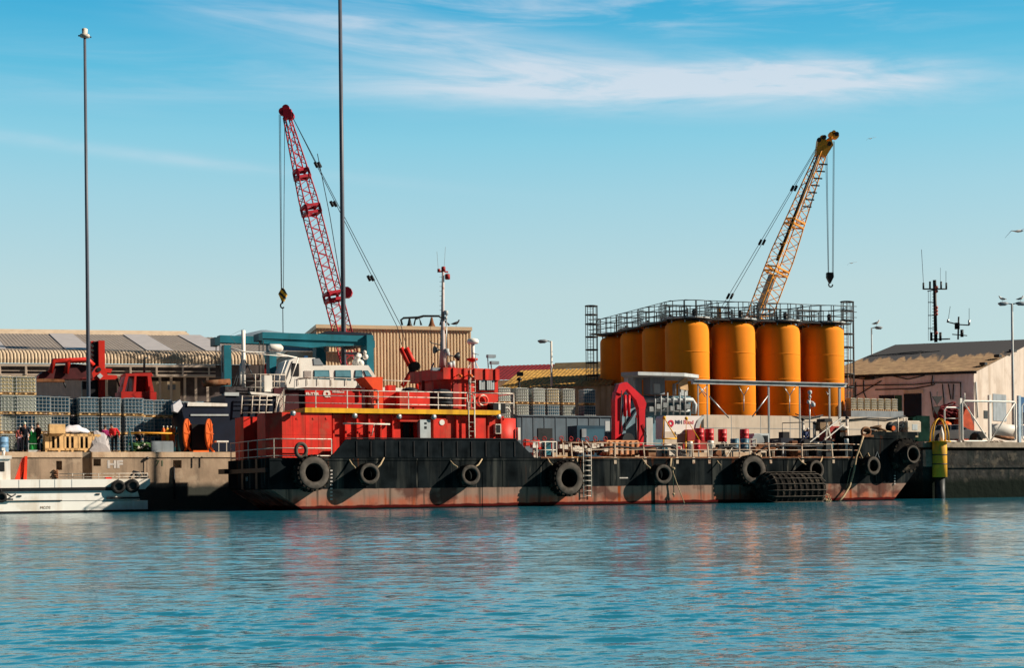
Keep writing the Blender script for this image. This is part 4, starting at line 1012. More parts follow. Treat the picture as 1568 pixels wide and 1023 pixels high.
for xs in (-60, 75, 200, 292):                                  # translucent strips down the roof
    a = P(xs+46,540)[0]; u.add([(a-1.1,1.38,shp(537,1.4)+.07),(a+1.0,1.38,shp(537,1.4)+.07),(a-1.5,rb,zt_+.07),(a-3.5,rb,zt_+.07)],[(0,1,2,3)])
t.part('skylight', u, M('skylight_sheet', (.40,.37,.36), .5, var=.08))
u = MB(); yb = [558.5, 566.5, 575]
z1,z2,z3 = shp(558.5,-.6), shp(562,-.6), shp(575,-.6)
A1w = P(330,565,-.6)[0]
u.box(A0, A1w, -.8, -.6, z2, z1); u.box(A0, A1w, -.8, .0, z3-.08, z3+.1); u.box(A0, A1w, -.75, -.7, (z2+z3)/2-.03,(z2+z3)/2+.02)
for x in range(-40, 330, 40): a = P(x,565,-.7)[0]; u.box(a-.07,a+.07,-.85,-.7,z3,z2)
t.part('walkway', u, m_creamp)
u = MB(); corr(u, A0, P(140,590)[0], [(.02, QZ, 0),(.02, z3+.1, 0)], .4, .04); 
t.part('wall', u, m_lilac)
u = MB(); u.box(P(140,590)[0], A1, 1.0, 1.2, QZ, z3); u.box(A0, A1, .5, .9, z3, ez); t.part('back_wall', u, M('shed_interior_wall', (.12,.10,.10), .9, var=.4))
u = MB(); a0, a1 = P(232,590,.5)[0], P(276,590,.5)[0]; u.box(a0,a1,.4,1.0,QZ,P(255,584,.4)[1]); cab = t.part('cabin', u, M('cream_cabin', (.62,.5,.36), .7, var=.08))
u = MB(); a0 = P(257,590,.4)[0]; u.box(a0,a0+.6,.37,.4,P(255,597,.4)[1],P(255,589,.4)[1]); t.part('window', u, m_grey, cab)
u = MB()
for x in (163, 181, 203, 245, 262, 283, 300, 318): a = P(x,590,.2)[0]; u.box(a-.1,a+.1,.1,.3,QZ,z3)
t.part('pillar', u, m_creamp)
# blue glazed end
u = MB(); u.add([P3(373,556,1.0),P3(395,545,1.0),P3(420,541,1.0),P3(424,556,1.0)],[(0,1,2,3)]); t.part('gable_glazing', u, m_dteal)
u = MB(); pbox(u, 385, 424, 557, 585, 1.2, 1.5); t.part('doorway', u, m_dred)
# ---- beige corrugated hall
FR = Fr(15, 128)
t = T('corrugated_hall', 'tall beige hall clad in vertical corrugated sheet behind the red deckhouses', 'building', (P(600,690)[0], 0, QZ))
A0, A1 = P(485,500)[0], P(721,500)[0]; zt_ = P(600,499,0)[1]; DP = 36
u = MB(); corr(u, A0, A1, [(0, QZ, 0),(0, zt_-.15, 0)], .27, -.07); t.part('front_wall', u, M('beige_sheet', (.82,.63,.43), .55, var=.05, streak=(.45,.32,.2), amt=.3))
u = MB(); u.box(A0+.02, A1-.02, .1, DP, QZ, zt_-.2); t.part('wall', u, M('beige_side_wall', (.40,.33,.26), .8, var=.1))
u = MB(); u.box(A0-.08, A1+.08, -.14, .3, zt_-.3, zt_); u.box(A0-.08, A0+.25, .3, DP, zt_-.35, zt_); t.part('flashing', u, M('cream_flashing', (.72,.56,.38), .5, var=.05))
FB = FR
m_bird = M('gull_feathers', (.7,.7,.7), .8, var=.1); m_birdd = M('dark_feathers', (.04,.04,.045), .8)
def bird(name, p, label, s=.42, fly=False, dark=False, face=1, group=None):
    t = T(name, label, 'bird', p, group=group); a, b, z = p
    u = MB()
    if not fly:
        u.tube([(a-face*s*.5,b,z+s*.32),(a-face*s*.25,b,z+s*.36),(a+face*s*.1,b,z+s*.45),(a+face*s*.3,b,z+s*.62),(a+face*s*.36,b,z+s*.78),(a+face*s*.5,b,z+s*.76)], [.02,s*.13,s*.17,s*.1,s*.09,.01], 8)
        u.tube([(a,b-.02,z),(a,b-.02,z+s*.35)], .008, 4); u.tube([(a+.03,b+.02,z),(a+.03,b+.02,z+s*.35)], .008, 4)
        t.part('body', u, m_birdd if dark else m_bird)
        u = MB()
        for sg in (-1, 1): u.tube([(a-face*s*.6,b+sg*s*.1,z+s*.34),(a-face*s*.1,b+sg*s*.15,z+s*.46),(a+face*s*.15,b+sg*s*.12,z+s*.52)], [.01,s*.08,.03], 6)
        t.part('wing', u, m_birdd)
    else:
        u.tube([(a-s*.5,b,z),(a-s*.1,b,z),(a+s*.25,b,z+.03),(a+s*.45,b,z+.04)], [.02,s*.13,s*.11,.015], 8); t.part('body', u, m_bird)
        for sg, pts in ((1, [(0,0),(.5,.28),(1.25,.35)]), (-1, [(0,0),(-.55,.05),(-1.0,-.62)])):
            u = MB(); rings = []
            for (x, h), w in zip(pts, (.24,.2,.03)): rings.append([(a+x*s*1.3,b-w*s,z+h*s),(a+x*s*1.3,b,z+h*s+.03*s),(a+x*s*1.3,b+w*s,z+h*s),(a+x*s*1.3,b,z+h*s-.01)])
            u.loft(rings, True, True, False); t.part('wing', u, m_bird)
    return t
a, z = P(698,498); bird('gull', (a, -.02, zt_), 'dark bird perched on the right end of the beige hall roof', .75, dark=True)
# things on the hall roof
t = T('roof_walkway_frame', 'dark tubular frame arching over the beige hall roof behind the ship mast', 'frame', (P(650,498,2)[0],2,zt_))
for b in (1.5, 2.5):
    u = MB(); ptube(u, [(616,498,b),(614,490,b),(618,487,b),(640,486,b),(648,484,b),(672,484,b),(676,487,b)], .09, 6)
    ptube(u, [(634,498,b),(636,489,b),(648,484.5,b)], .07, 6); ptube(u, [(644,498,b),(642,487,b),(646,498,b)], .05, 6); ptube(u, [(674,498,b),(676,487,b),(688,498,b)], .09, 6)
    t.part('tube', u, m_dsteel)
for x, w, yt, mm, lb in ((627,8,488,m_black,'black cone shaped roof cowl at the left of the tubular frame'),(661,9,486,m_rust,'rust coloured cone roof cowl just left of the ship mast')):
    u = MB(); a,z = P(x,yt,4); s = w/18.; u.rev([(s*1.3,zt_-.1-zt_),(s*.9,.15),(s*.4,(z-zt_)*.6),(.08,z-zt_)], (a,4,zt_), 'z', 14); solo('roof_cowl', u, mm, lb, 'roof vent', group=None)
# ---- ochre and red roofed sheds
FR = Fr(-14, 128)
t = T('ochre_roof_shed', 'low shed with mossy ochre corrugated roof behind the liquid containers', 'building', (P(840,690)[0],0,QZ))
m_ochre = M('ochre_roof', (.42,.24,.055), .9, var=.3, ns=2, streak=(.16,.1,.04), amt=.6, blotch=(.12,.09,.05), bamt=.6, bscale=.4)
A0, A1 = P(764,594)[0], P(935,590)[0]; ez = P(850,593.5)[1]; rz = P(850,566,8)[1]; rz2 = P(880,555,11)[1]
u = MB(); corr(u, A0, A1, [(-.4, ez, 0),(8, rz, 0)], .35, .03); t.part('roof', u, m_ochre)
u = MB(); u.add([(P(845,560,8)[0],8,rz+.02),(A1,8,rz+.02),(A1,11,rz2),(P(850,560,11)[0],11,rz2)],[(0,1,2,3)]); t.part('ridge', u, M('mossy_roof',(.09,.065,.03),.95,var=.4,ns=2))
u = MB(); u.box(A0, A1, 0, 10, QZ, ez+.1); t.part('wall', u, M('stained_cream_wall',(.5,.45,.33),.9,var=.15,streak=(.25,.2,.1),amt=.6))
FR = Fr(-14, 142)
t = T('red_roof_shed', 'shed with dark red roof rising behind the wheelhouse', 'building', (P(800,690)[0],0,QZ))
A0, A1 = P(735,578)[0], P(852,560)[0]; ez = P(790,582)[1]; rz = P(800,559.5,7)[1]
u = MB(); corr(u, A0, A1, [(-.4, ez, 0),(7, rz, 0)], .4, .03); t.part('roof', u, M('red_roof_sheet',(.16,.012,.016),.85,var=.2,streak=(.12,.02,.02),amt=.5))
u = MB(); u.box(A0,A1,0,10,QZ,ez); t.part('wall', u, m_creamp)
# ---- white gabled building on the right
FR = FW = Fr(-20, 147)
ac, ezc = P(1491,567)
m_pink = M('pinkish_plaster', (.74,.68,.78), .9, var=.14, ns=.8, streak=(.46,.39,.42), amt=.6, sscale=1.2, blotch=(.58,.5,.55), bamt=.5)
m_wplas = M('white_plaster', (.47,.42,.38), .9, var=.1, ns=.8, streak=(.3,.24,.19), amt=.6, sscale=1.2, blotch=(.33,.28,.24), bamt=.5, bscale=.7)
t = T('gabled_warehouse', 'white plastered warehouse with dark-topped brown roof and gable end at far right', 'building', (ac,0,QZ))
gd = radians(50 + 20)        # gable wall direction in this frame
def gp(l): return (ac + l*cos(gd), l*sin(gd))
a0 = P(1262,572)[0]
L_ = 14.5; apex = gp(L_); 
def wpx(p):                   # where a world point of this frame falls, in metres-free units
    w = FR.w(*p); return w
# apex height from the gable edge as seen
def zat(x, y, p):             # height of a point above plan position p that sits on picture height y
    w = FR.w(p[0], p[1], 0); U, V = lev(x, y); return HC - V * w.y / F_
apz = zat(1585, 521.5, apex); ezr = ezc
u = MB(); u.box(a0, ac, 0, .3, QZ, ezc); wl = t.part('wall', u, m_pink)
u = MB(); e2 = gp(2*L_)
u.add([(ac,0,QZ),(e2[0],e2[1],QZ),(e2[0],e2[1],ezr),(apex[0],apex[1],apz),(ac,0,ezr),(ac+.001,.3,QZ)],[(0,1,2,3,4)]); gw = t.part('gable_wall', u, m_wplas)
dx = apex[0]-ac
ov = .45
u = MB(); n = 110
o_ = [(a0-dx*0-ov, -ov, ezc-.12),(ac+ov*.6,-ov, ezr-.12),(apex[0]+ov*.6,apex[1],apz+.1),(a0+dx,apex[1],apz+.1)]
def lerp(p,q,t_): return tuple(p[i]+(q[i]-p[i])*t_ for i in range(3))
cols = []
for k in range(n*2+1):
    t_ = k/(2*n); p = lerp(o_[0],o_[1],t_); q = lerp(o_[3],o_[2],t_); h = .07 if k % 2 else 0
    cols.append((p[0],p[1],p[2]+h)); cols.append((q[0],q[1],q[2]+h))
u.add(cols, [(2*k,2*k+2,2*k+3,2*k+1) for k in range(n*2)])
def roofmat():
    m = M('dark_topped_tile_roof', (.15,.10,.06), .9, var=.3, ns=1.5, streak=(.2,.13,.07), amt=.5, blotch=(.25,.18,.10), bamt=.6, bscale=1.1)
    t = m.node_tree; T_ = t.nodes; K = t.links; b = T_['Principled BSDF']; prev = b.inputs['Base Color'].links[0].from_socket
    co = T_.new('ShaderNodeTexCoord'); sp = T_.new('ShaderNodeSeparateXYZ'); K.new(co.outputs['Object'], sp.inputs[0])
    mp = T_.new('ShaderNodeMapping'); mp.inputs['Scale'].default_value = (1.3,.15,.3); K.new(co.outputs['Object'], mp.inputs[0])
    n = T_.new('ShaderNodeTexNoise'); n.inputs['Scale'].default_value = 1; n.inputs['Detail'].default_value = 5; K.new(mp.outputs[0], n.inputs['Vector'])
    zz = mth(T_, K, 'ADD', sp.outputs[2], mth(T_, K, 'MULTIPLY', mth(T_, K, 'SUBTRACT', n.outputs[0], .5), 3.0))  # upper half of the roof turns near black above a jagged line
    r = T_.new('ShaderNodeMapRange'); K.new(zz, r.inputs[0]); ref = (ezc + (apz-ezc)*.5) - QZ
    r.inputs[1].default_value = ref - .15; r.inputs[2].default_value = ref + .15
    x = T_.new('ShaderNodeMix'); x.data_type = 'RGBA'; K.new(r.outputs[0], x.inputs[0]); K.new(prev, x.inputs[6]); x.inputs[7].default_value = (.022,.024,.03,1); K.new(x.outputs[2], b.inputs['Base Color'])
    return m
t.part('roof', u, roofmat())
u = MB(); u.add([(a0-ov,-ov,ezc-.14),(ac+ov*.6,-ov,ezr-.14),(ac+ov*.6,-ov,ezr-.3),(a0-ov,-ov,ezc-.3),(a0-ov,.1,ezc-.3),(ac+ov*.6,.1,ezr-.3)],[(0,1,2,3),(3,2,5,4)]); t.part('eave_board', u, m_black)
for x, x2, mm, nm in ((1346,1369,m_navy,'shutter'),(1370,1381,M('green_door_paint',(.02,.08,.06),.6),'door'),(1384,1411,m_navy,'door')):
    u = MB(); pbox(u, x, x2, 605.5 if x < 1384 else 603, 642, -.06, -.005); t.part(nm, u, mm, wl)
u = MB(); pbox(u, 1384,1414,597,602,-.12,-.005); t.part('lintel', u, m_creamp, wl)
cb = MB(); 
for pts in ([(1297,578),(1330,581),(1352,577)],[(1364,575),(1390,581),(1416,575)],[(1292,592),(1340,590),(1400,589),(1430,586),(1472,586)],[(1340,597),(1400,595),(1428,590),(1432,588)],[(1443,588),(1445,612),(1447,640)],[(1471,586),(1471,640)],[(1322,582),(1322,600),(1330,620)],[(1305,610),(1350,583)],[(1428,575),(1426,590)],[(1452,588),(1456,612)],[(1460,588),(1459,612)],[(1424,600),(1430,640)],[(1300,600),(1300,640)],[(1310,585),(1310,640)]):
    cb2 = MB(); ptube(cb, [(x,y,-.1) for x,y in pts], .05, 5)
ptube(cb, [(1324,580,-.12),(1339,579,-.12)], .13, 6)
t.part('wall_cable', cb, m_dsteel, wl)
FG = Fr(50, 0); w_ = FW.w(ac, 0, 0); FG.Y0 = w_.y - w_.x*tan(radians(50))
sv = FR; FR = FG
gt_ = T('gable_fixture_root', '', '', (0,0,0)); bpy.data.objects.remove(gt_.o)
def gpart(name, mb, mat, parent, local_from=FG):
    """part traced on the gable plane, parented to the building"""
    o = bpy.data.objects.new(name, mkmesh(name, mb, (0,0,0), mat)); C.objects.link(o); o.parent = parent
    base = t.o.location; o.rotation_euler = (0,0,FG.p - FW.p)
    d = FG.w(0,0,0) - Vector(base); c_, s_ = cos(-FW.p), sin(-FW.p); o.location = (d.x*c_-d.y*s_, d.x*s_+d.y*c_, d.z); return o
u = MB(); pbox(u, 1521, 1541, 604, 645, -.05, -.005); gpart('door', u, m_grey, gw)
u = MB(); pbox(u, 1507, 1513, 629, 641, -.05, -.005); gpart('vent', u, m_dsteel, gw)
u = MB(); pbox(u, 1558, 1572, 608, 640, -.05, -.005); gpart('window', u, m_blue, gw)
for x, y in ((1532,545),(1510,557),(1555,537)): u = MB(); pbox(u, x-2,x+2,y-2,y+2,-.5,0); gpart('bracket', u, m_dsteel, gw)
u = MB(); ptube(u, [(1494,585,-.1),(1497,640,-.1)], .07, 6); gpart('drainpipe', u, m_lgrey, gw)
FR = FW
# ---- antennas on that roof
def ridgept(x):
    a, z = P(x, 525, 9.5); return a
t = T('antenna_mast', 'tall black antenna mast with ladder cage, crossarm and thin whips on the brown roof', 'antenna', (P(1431,522,10)[0],10,P(1431,524,10)[1]))
u = MB(); ptube(u, [(1433,524,10),(1431,429,10)], .17, 8); t.part('pole', u, m_black)
u = MB(); ptube(u, [(1413,442.5,10),(1450,442.5,10)], .07, 5); ptube(u, [(1420,446,10),(1432,443.5,10)], .05, 5)
for x, y0 in ((1414,433),(1424,431),(1441,431),(1449,433)): ptube(u, [(x,443,10),(x,y0,10)], .09, 6)
ptube(u, [(1426,520,10),(1455,519,10)], .07, 5)
for x in (1426, 1440): ptube(u, [(x,522,10),(x,509,10)], .12, 6)
t.part('crossarm', u, m_dsteel)
u = MB(); ptube(u, [(1414,433,10),(1411,382,10)], .03, 4); ptube(u, [(1448.5,433,10),(1448.5,415,10)], .03, 4); ptube(u, [(1440,431,10),(1440,410,10)], .02, 4); t.part('whip', u, m_steel)
u = MB()
for x in (1421.5,1424.5): ptube(u, [(x,522,10),(x,446,10)], .025, 4)
for y in (463,483,503): ptube(u, [(1421,y,10),(1431,y,10)], .05, 4)
for k in range(16): y = 450+k*4.6; ptube(u, [(1427.5,y,9.9),(1431,y,9.9)], .03, 4)
t.part('ladder', u, m_dsteel)
u = MB()
for y in (440,446,471,476,481,510): a,z=P(1434,y,9.8); u.ball((a,9.8,z),.16,8)
t.part('lamp', u, M('beacon_pink',(.4,.12,.1),.5))
t = T('antenna_mast', 'short antenna with two upright whips, right of the tall black mast', 'antenna', (P(1466,518,10)[0],10,P(1466,520,10)[1]))
u = MB(); ptube(u, [(1467,520,10),(1468,485,10)], .08, 6); ptube(u, [(1473,516,10),(1473,505,10)], .15, 6); a,z=P(1466,499,9.9); u.box(a-.25,a+.2,9.8,10.1,z-.3,z+.3); t.part('pole', u, m_dsteel)
u = MB(); ptube(u, [(1451,493,10),(1467,497,10),(1484,498,10)], .06, 5); ptube(u, [(1458,512,10),(1481,514,10)], .05, 5); t.part('crossarm', u, m_dsteel)
u = MB(); ptube(u, [(1451,494,10),(1452,489,10)], .1, 5); ptube(u, [(1484,498,10),(1484,490,10)], .1, 5); ptube(u, [(1452,490,10),(1455,469,10)], .03, 4); ptube(u, [(1484,492,10),(1484,472,10)], .03, 4); t.part('whip', u, m_steel)
# ---- lamp posts
def lamp_post(fr, x, yt, yb, b, label, heads, r=.09, mat=m_lgrey):
    global FR; sv = FR; FR = fr
    a, zt__ = P(x + (yb-yt)*0.0, yt, b); t = T('street_lamp', label, 'lamp post', (a,b,QZ)); u = MB(); u.tube([(a,b,QZ),(a,b,zt__)], [r*1.3,r], 8); t.part('pole', u, mat)
    for d in heads:
        u = MB(); u.tube([(a,b,zt__-.05),(a+d*.45,b,zt__+.05)], .05, 5); u.rev([(.05,-.0),(.16,.05),(.2,.3),(.12,.6),(.03,.7)], (a,b,zt__+.03), 'a', 10) if False else u.tube([(a+d*.3,b,zt__+.03),(a+d*.55,b,zt__+.0),(a+d*.95,b,zt__-.02),(a+d*1.15,b,zt__+.03)], [.06,.17,.17,.04], 8); t.part('lamp_head', u, m_grey)
    FR = sv; return t, a, zt__
FL = Fr(0, 135)
t, a, z = lamp_post(FL, 1549.5, 465, 640, -12, 'tall grey twin headed lamp post with two gulls at the right edge', (-1, 1)); FR = FL
bird('gull', (a-.8,-12,z+.14), 'white gull sitting on the left head of the twin lamp post', .62, face=-1); bird('gull', (a+.7,-12,z+.14), 'gull with dark wings on the right head of the twin lamp post', .62, face=1)
t, a, z = lamp_post(FL, 1334.5, 502, 560, 20, 'short lamp post behind the brown roof with a gull on its head', (1,), r=.07); FR = FL
bird('gull', (a+.5,20,z+.14), 'gull perched on the lamp behind the brown roof', .8, face=1)
lamp_post(FL, 844, 522.5, 600, -8, 'thin white lamp post in front of the ochre roof', (-1,), r=.09, mat=m_white)
FR = FL
t = T('floodlight_pole', 'dark pole with a floodlight head at the left edge of the ochre shed', 'lamp post', (P(795,640,-24)[0],-24,QZ))
u = MB(); ptube(u, [(795.5,680,-24),(795,578,-24)], .07, 6); t.part('pole', u, m_black); u = MB(); a,z = P(795,573,-24); u.box(a-.18,a+.3,-24.2,-23.9,z-.15,z+.15); u.rev([(.2,-.12),(.2,0),(.1,.1)],(a,-24,z-.35),'z',10); t.part('floodlight', u, m_dsteel)
a, z = P(1560,354,0); bird('gull', (a,0,z), 'white gull in flight at the right edge of the sky', .95, fly=True)
for x,y,lb in ((1333,212,'tiny dark bird far off in the sky right of the yellow crane head'),(1304,403,'tiny distant bird low in the sky right of the yellow crane hook')):
    a, z = P(x,y,60); bird('gull', (a,60,z), lb, .45, fly=True)
# ================================================================== silos
KF = FR = Fr(21, 100)
# find Y0 so the front left silo stands 118 m away
KF.Y0 = 118 - ((1052.5-784)/F_*118) * tan(KF.p)
a4 = P(1052.5,560)[0]; SR = 1.72; SP = 4.12
m_silo = M('orange_silo_paint', (.76,.235,.013), .8, spec=.12, var=.06, ns=.6, streak=(.48,.19,.05), amt=.5, sscale=1.3, blotch=(.5,.15,.015), bamt=.3, bscale=.35, bump=.015, bns=1)
sb = zt_s = P(1051,498,-SR)[1]
def silo(a, b, label, seed, grp='orange silos behind the barge'):
    t = T('storage_silo', label, 'silo', (a,b,QZ), group=grp)
    u = MB(); u.rev([(SR*.97,0),(SR,.02),(SR,sb-QZ-.05),(SR*.985,sb-QZ+.12),(SR*.93,sb-QZ+.28),(SR*.8,sb-QZ+.42),(.3,sb-QZ+.75)], (a,b,QZ), 'z', 56)
    body = t.part('shell', u, m_silo)
    u = MB()
    for k in range(1,5): h = (sb-QZ)*k/5; u.rev([(SR,-.035),(SR+.02,-.025),(SR+.02,.025),(SR,.035)], (a,b,QZ+h), 'z', 48, cap=False)
    t.part('weld_seam', u, m_silo, body)
    pz = sb + .62
    u = MB(); u.rev([(SR*1.13,0),(SR*1.13,.1)], (a,b,pz), 'z', 40, False)
    t.part('platform', u, m_lgrey)
    u = MB()
    for k in range(8): t_ = pi*k/4+.2; u.tube([(a+SR*.88*cos(t_),b+SR*.88*sin(t_),sb+.1),(a+SR*.88*cos(t_),b+SR*.88*sin(t_),pz)], .06, 5)
    t.part('platform_support', u, m_steel)
    u = MB(); rng = random.Random(seed)
    for h, r in ((1.32,.035),(.87,.022),(.45,.022)): u.tube([(a+SR*1.16*cos(q*pi/16),b+SR*1.16*sin(q*pi/16),pz+h) for q in range(32)], r, 5, closed=True)
    for k in range(14): t_ = 2*pi*(k+rng.random()*.3)/14; u.bar((a+SR*1.16*cos(t_),b+SR*1.16*sin(t_),pz),(a+SR*1.16*cos(t_),b+SR*1.16*sin(t_),pz+1.32), .05)
    t.part('railing', u, m_dsteel)
    u = MB(); u.tube([(a+.5,b-.3,pz+.1),(a+.5,b-.3,pz+.65)], .17, 8); u.ball((a+.5,b-.3,pz+.65),.2,10); t.part('vent', u, m_black)
    return t
SIL = []
for i, lb in enumerate(('leftmost orange silo of the front row, beside the grey canopy','second orange silo from the left in the front row','third orange silo from the left in the front row','rightmost orange silo, with a ladder cage on its right side')):
    SIL.append(silo(a4+i*SP, 0, lb, i))
for i, lb in enumerate(('orange silo directly behind the front row leftmost one','second orange silo back in the receding left row','farthest left orange silo, beside the tall ladder tower')):
    silo(a4, (i+1)*SP, lb, 10+i)
for j in (1, 2):                       # silos of the block seen only by their tops
    for i in (1, 2, 3): silo(a4+i*SP, j*SP, 'silo in the %s row back, column %s from left, only its top rail showing' % (('second','third')[j-1], ('two','three','four')[i-1]), 20+i+j*3, 'silos of the rear rows')
# stains numbered marks on silos are left as wear
t = T('silo_walkway', 'dark railed walkway joining the tops of all the orange silos', 'walkway', (a4+1.5*SP,0,QZ)); pz = sb+.62
for b in (-SR*.8, SR*1.1):
    u = MB(); u.box(a4-SR*.6, a4+3*SP+SR, b-.25, b+.25, pz-.12, pz-.01); t.part('deck', u, m_dsteel)
    u = MB()
    for h in (1.36,.9,.46): u.tube([(a4-SR*.6,b-.25,pz+h),(a4+3*SP+SR*1.3,b-.25,pz+h)], .028, 5)
    for k in range(17): a = a4-SR*.6+k*(3*SP+SR*1.6)/16; u.bar((a,b-.25,pz),(a,b-.25,pz+1.36),.045)
    t.part('railing', u, m_dsteel)
u = MB(); u.box(a4-SR*1.05, a4-SR*.6, 0, 3*SP, pz-.12, pz-.01)
for h in (1.36,.9,.46): u.tube([(a4-SR*1.05,-SR*.5,pz+h),(a4-SR*1.05,3*SP,pz+h)], .028, 5)
for k in range(13): b = k*SP/4; u.bar((a4-SR*1.05,b,pz),(a4-SR*1.05,b,pz+1.36),.045)
t.part('side_walk', u, m_dsteel)
def cage(name, x0, x1, yt, b, depth, label, solid=False):
    a0, a1 = P(x0,560,b)[0], P(x1,560,b)[0]; zt__ = P(x0,yt,b)[1]; am = (a0+a1)/2
    t = T(name, label, 'ladder', (am,b,QZ)); u = MB(); R_ = (a1-a0)/2
    for k in range(7): t_ = pi*(.0 + k/6)+pi; u.bar((am+R_*cos(t_),b+depth*sin(t_),QZ+1.5),(am+R_*cos(t_),b+depth*sin(t_),zt__), .04)
    u.bar((a0,b,QZ),(a0,b,zt__),.05); u.bar((a1,b,QZ),(a1,b,zt__),.05)
    z = zt__; st = [0,.75,.8,1.1,1.1,1.1,1.1,1.1,1.1,1.1,1.1,1.1]
    for d in st:
        z -= d
        if z < QZ + 1.5: break
        u.tube([(am+R_*cos(q*pi/6),b+depth*sin(q*pi/6),z) for q in range(12)], .055, 5, closed=True)
    t.part('cage', u, m_dsteel)
    u = MB(); zz = QZ
    while zz < zt__: u.tube([(am-.25,b+depth*.6,zz),(am+.25,b+depth*.6,zz)], .018, 4); zz += .3
    for s_ in (-.25,.25): u.tube([(am+s_,b+depth*.6,QZ),(am+s_,b+depth*.6,zt__)], .03, 4)
    t.part('ladder', u, m_steel); return t
lt = cage('ladder_tower', 897.5, 915, 468.5, 3*SP, .45, 'tall caged ladder at the left end of the silos')
u = MB(); al = P(906,560,3*SP)[0]; pz = sb+.62
for h in (1.32,.87,.45): u.tube([(al,3*SP-.4,pz+h),(a4-SR,3*SP-.4,pz+h)],.03,5); u.tube([(al,3*SP+.5,pz+h),(a4-SR,3*SP+.5,pz+h)],.03,5)
u.box(al,a4-SR*.9,3*SP-.4,3*SP+.5,pz,pz+.08); lt.part('landing', u, m_dsteel)
cage('ladder_tower', 1289, 1307, 462, .2, .42, 'tall caged ladder at the right end of the silos')
FR = SF
# ================================================================== lattice cranes
def lattice(mb, p0, p1, w0, w1, side, bays, r, r2, taper0=.0, taper1=.12, plates=()):
    """four chord boom from p0 to p1; side = unit vector across, third axis along the cross product"""
    p0, p1, side = Vector(p0), Vector(p1), Vector(side).normalized(); ax = (p1-p0).normalized(); side = (side - ax*side.dot(ax)).normalized(); up = ax.cross(side)
    def wd(t):
        if t < taper0: return w0 + (w1-w0)*t/taper0
        if t > 1-taper1: return w1*(1 - .62*(t-1+taper1)/taper1)
        return w1
    ts = [k/bays for k in range(bays+1)]
    def pt(t, i):
        s = ((-1,-1),(1,-1),(1,1),(-1,1))[i]; w = wd(t)/2; return p0+(p1-p0)*t + side*s[0]*w + up*s[1]*w
    for i in range(4): mb.tube([pt(t,i) for t in ts], r, 5)
    for k in range(bays):
        for i in range(4):
            j = (i+1) % 4
            if k % 2: i, j = j, i
            mb.tube([pt(ts[k],i), pt(ts[k+1],j)], r2, 4)
    return pt
m_cred = M('crane_magenta_red', (.36,.012,.03), .5, var=.2); m_cyel = M('crane_yellow_paint', (.70,.30,.03), .5, var=.25, blotch=(.35,.15,.04), bamt=.5)
m_cable = M('steel_cable', (.10,.12,.14), .6)
FR = Fr(0, 119)
tipx = P3(439,178); foot = P3(545,560)
t = T('lattice_crane', 'dark red lattice boom crane standing behind the travel lift at left', 'crane', (P(590,690)[0],0,QZ))
u = MB(); foot = P3(548,600); pt = lattice(u, foot, tipx, 1.12, 1.14, (1,.5,0), 44, .06, .038, 0, .3)
bo = t.part('boom', u, m_cred)
u = MB()
for tt in (.79, .66, .345):
    c_ = Vector(foot) + (Vector(tipx)-Vector(foot))*tt; ax = (Vector(tipx)-Vector(foot)).normalized()
    for dlt in (-.32,.32): 
        for i in range(4): u.bar(pt(tt+dlt/26,i), pt(tt+dlt/26,(i+1)%4), .22)
    for i in range(4): u.bar(pt(tt-.32/26,i), pt(tt+.32/26,i), .2)
t.part('splice_plate', u, m_cred, bo)
u = MB(); a,z = P(433,171); u.rev([(.3,-.25),(.3,.25)], (a,0,z), 'b', 14, False); a,z = P(441,172); u.box(a-.34,a+.3,-.35,.35,z-.5,z+.2); a,z=P(438,166); u.rev([(.3,-.2),(.3,.2)],(a,0,z),'b',12,False); a,z=P(445,177); u.rev([(.3,-.3),(.3,.3)],(a,0,z),'b',12,False); t.part('boom_head', u, m_cred)
u = MB(); a,z=P(531,448,-1); u.rev([(.45,-.3),(.45,.3)],(a,-1,z),'b',10,False); t.part('hose_drum', u, m_cred, bo)
for dd in (0, 6.5):
    u = MB(); ptube(u, [(446,175,-.4+dd*.1),(608+dd,500,-.4+dd*.1),(617+dd,535,-.4+dd*.1)], .035, 4); t.part('pendant', u, m_cable)
    u = MB()
    for (x,y) in ((484,252),(508,312),(565,426)): ptube(u, [(x+dd*.8-2,y-4,-.4+dd*.1),(x+dd*.8+2,y+4,-.4+dd*.1)], .13, 5)
    t.part('shackle', u, m_black)
u = MB()
for dd in (0,8): ptube(u, [(614+dd,533,-.4),(627+dd,560,-.4)], .22, 5)
ptube(u, [(632,566,-.4),(616,592,-.4)], .2, 5); ptube(u, [(634,566,-.4),(640,600,-.4)], .12, 5); t.part('gantry_frame', u, m_red)
u = MB(); a,z = P(632,563,-.4); u.rev([(.36,-.3),(.36,.3)],(a,-.4,z),'b',14,False); a,z = P(637,561,-.4); u.rev([(.35,-.4),(.35,.4)],(a,-.4,z),'b',14,False); t.part('gantry_sheave', u, m_black)
u = MB(); pbox(u, 560, 640, 610, 660, -2, 2); t.part('machinery_house', u, m_red)
u = MB(); pbox(u, 540, 660, 662, 692, -2.4, 2.4); t.part('crawler_track', u, m_dsteel)
for x, x2, b in ((427.5,430.5,-.25),(429.5,431.5,.25),(436,434,0)):
    u = MB(); ptube(u, [(x,175,b),(x2,443,b)], .03, 4); t.part('hoist_cable', u, m_cable)
u = MB(); ptube(u, [(486,235,-1),(505,330,-1),(523,440,-1)], .04, 4); t.part('luffing_line', u, m_cable)
t = T('hook_block', 'yellow and black striped crane hook block hanging from the red crane', 'hook', P3(432.5,470))
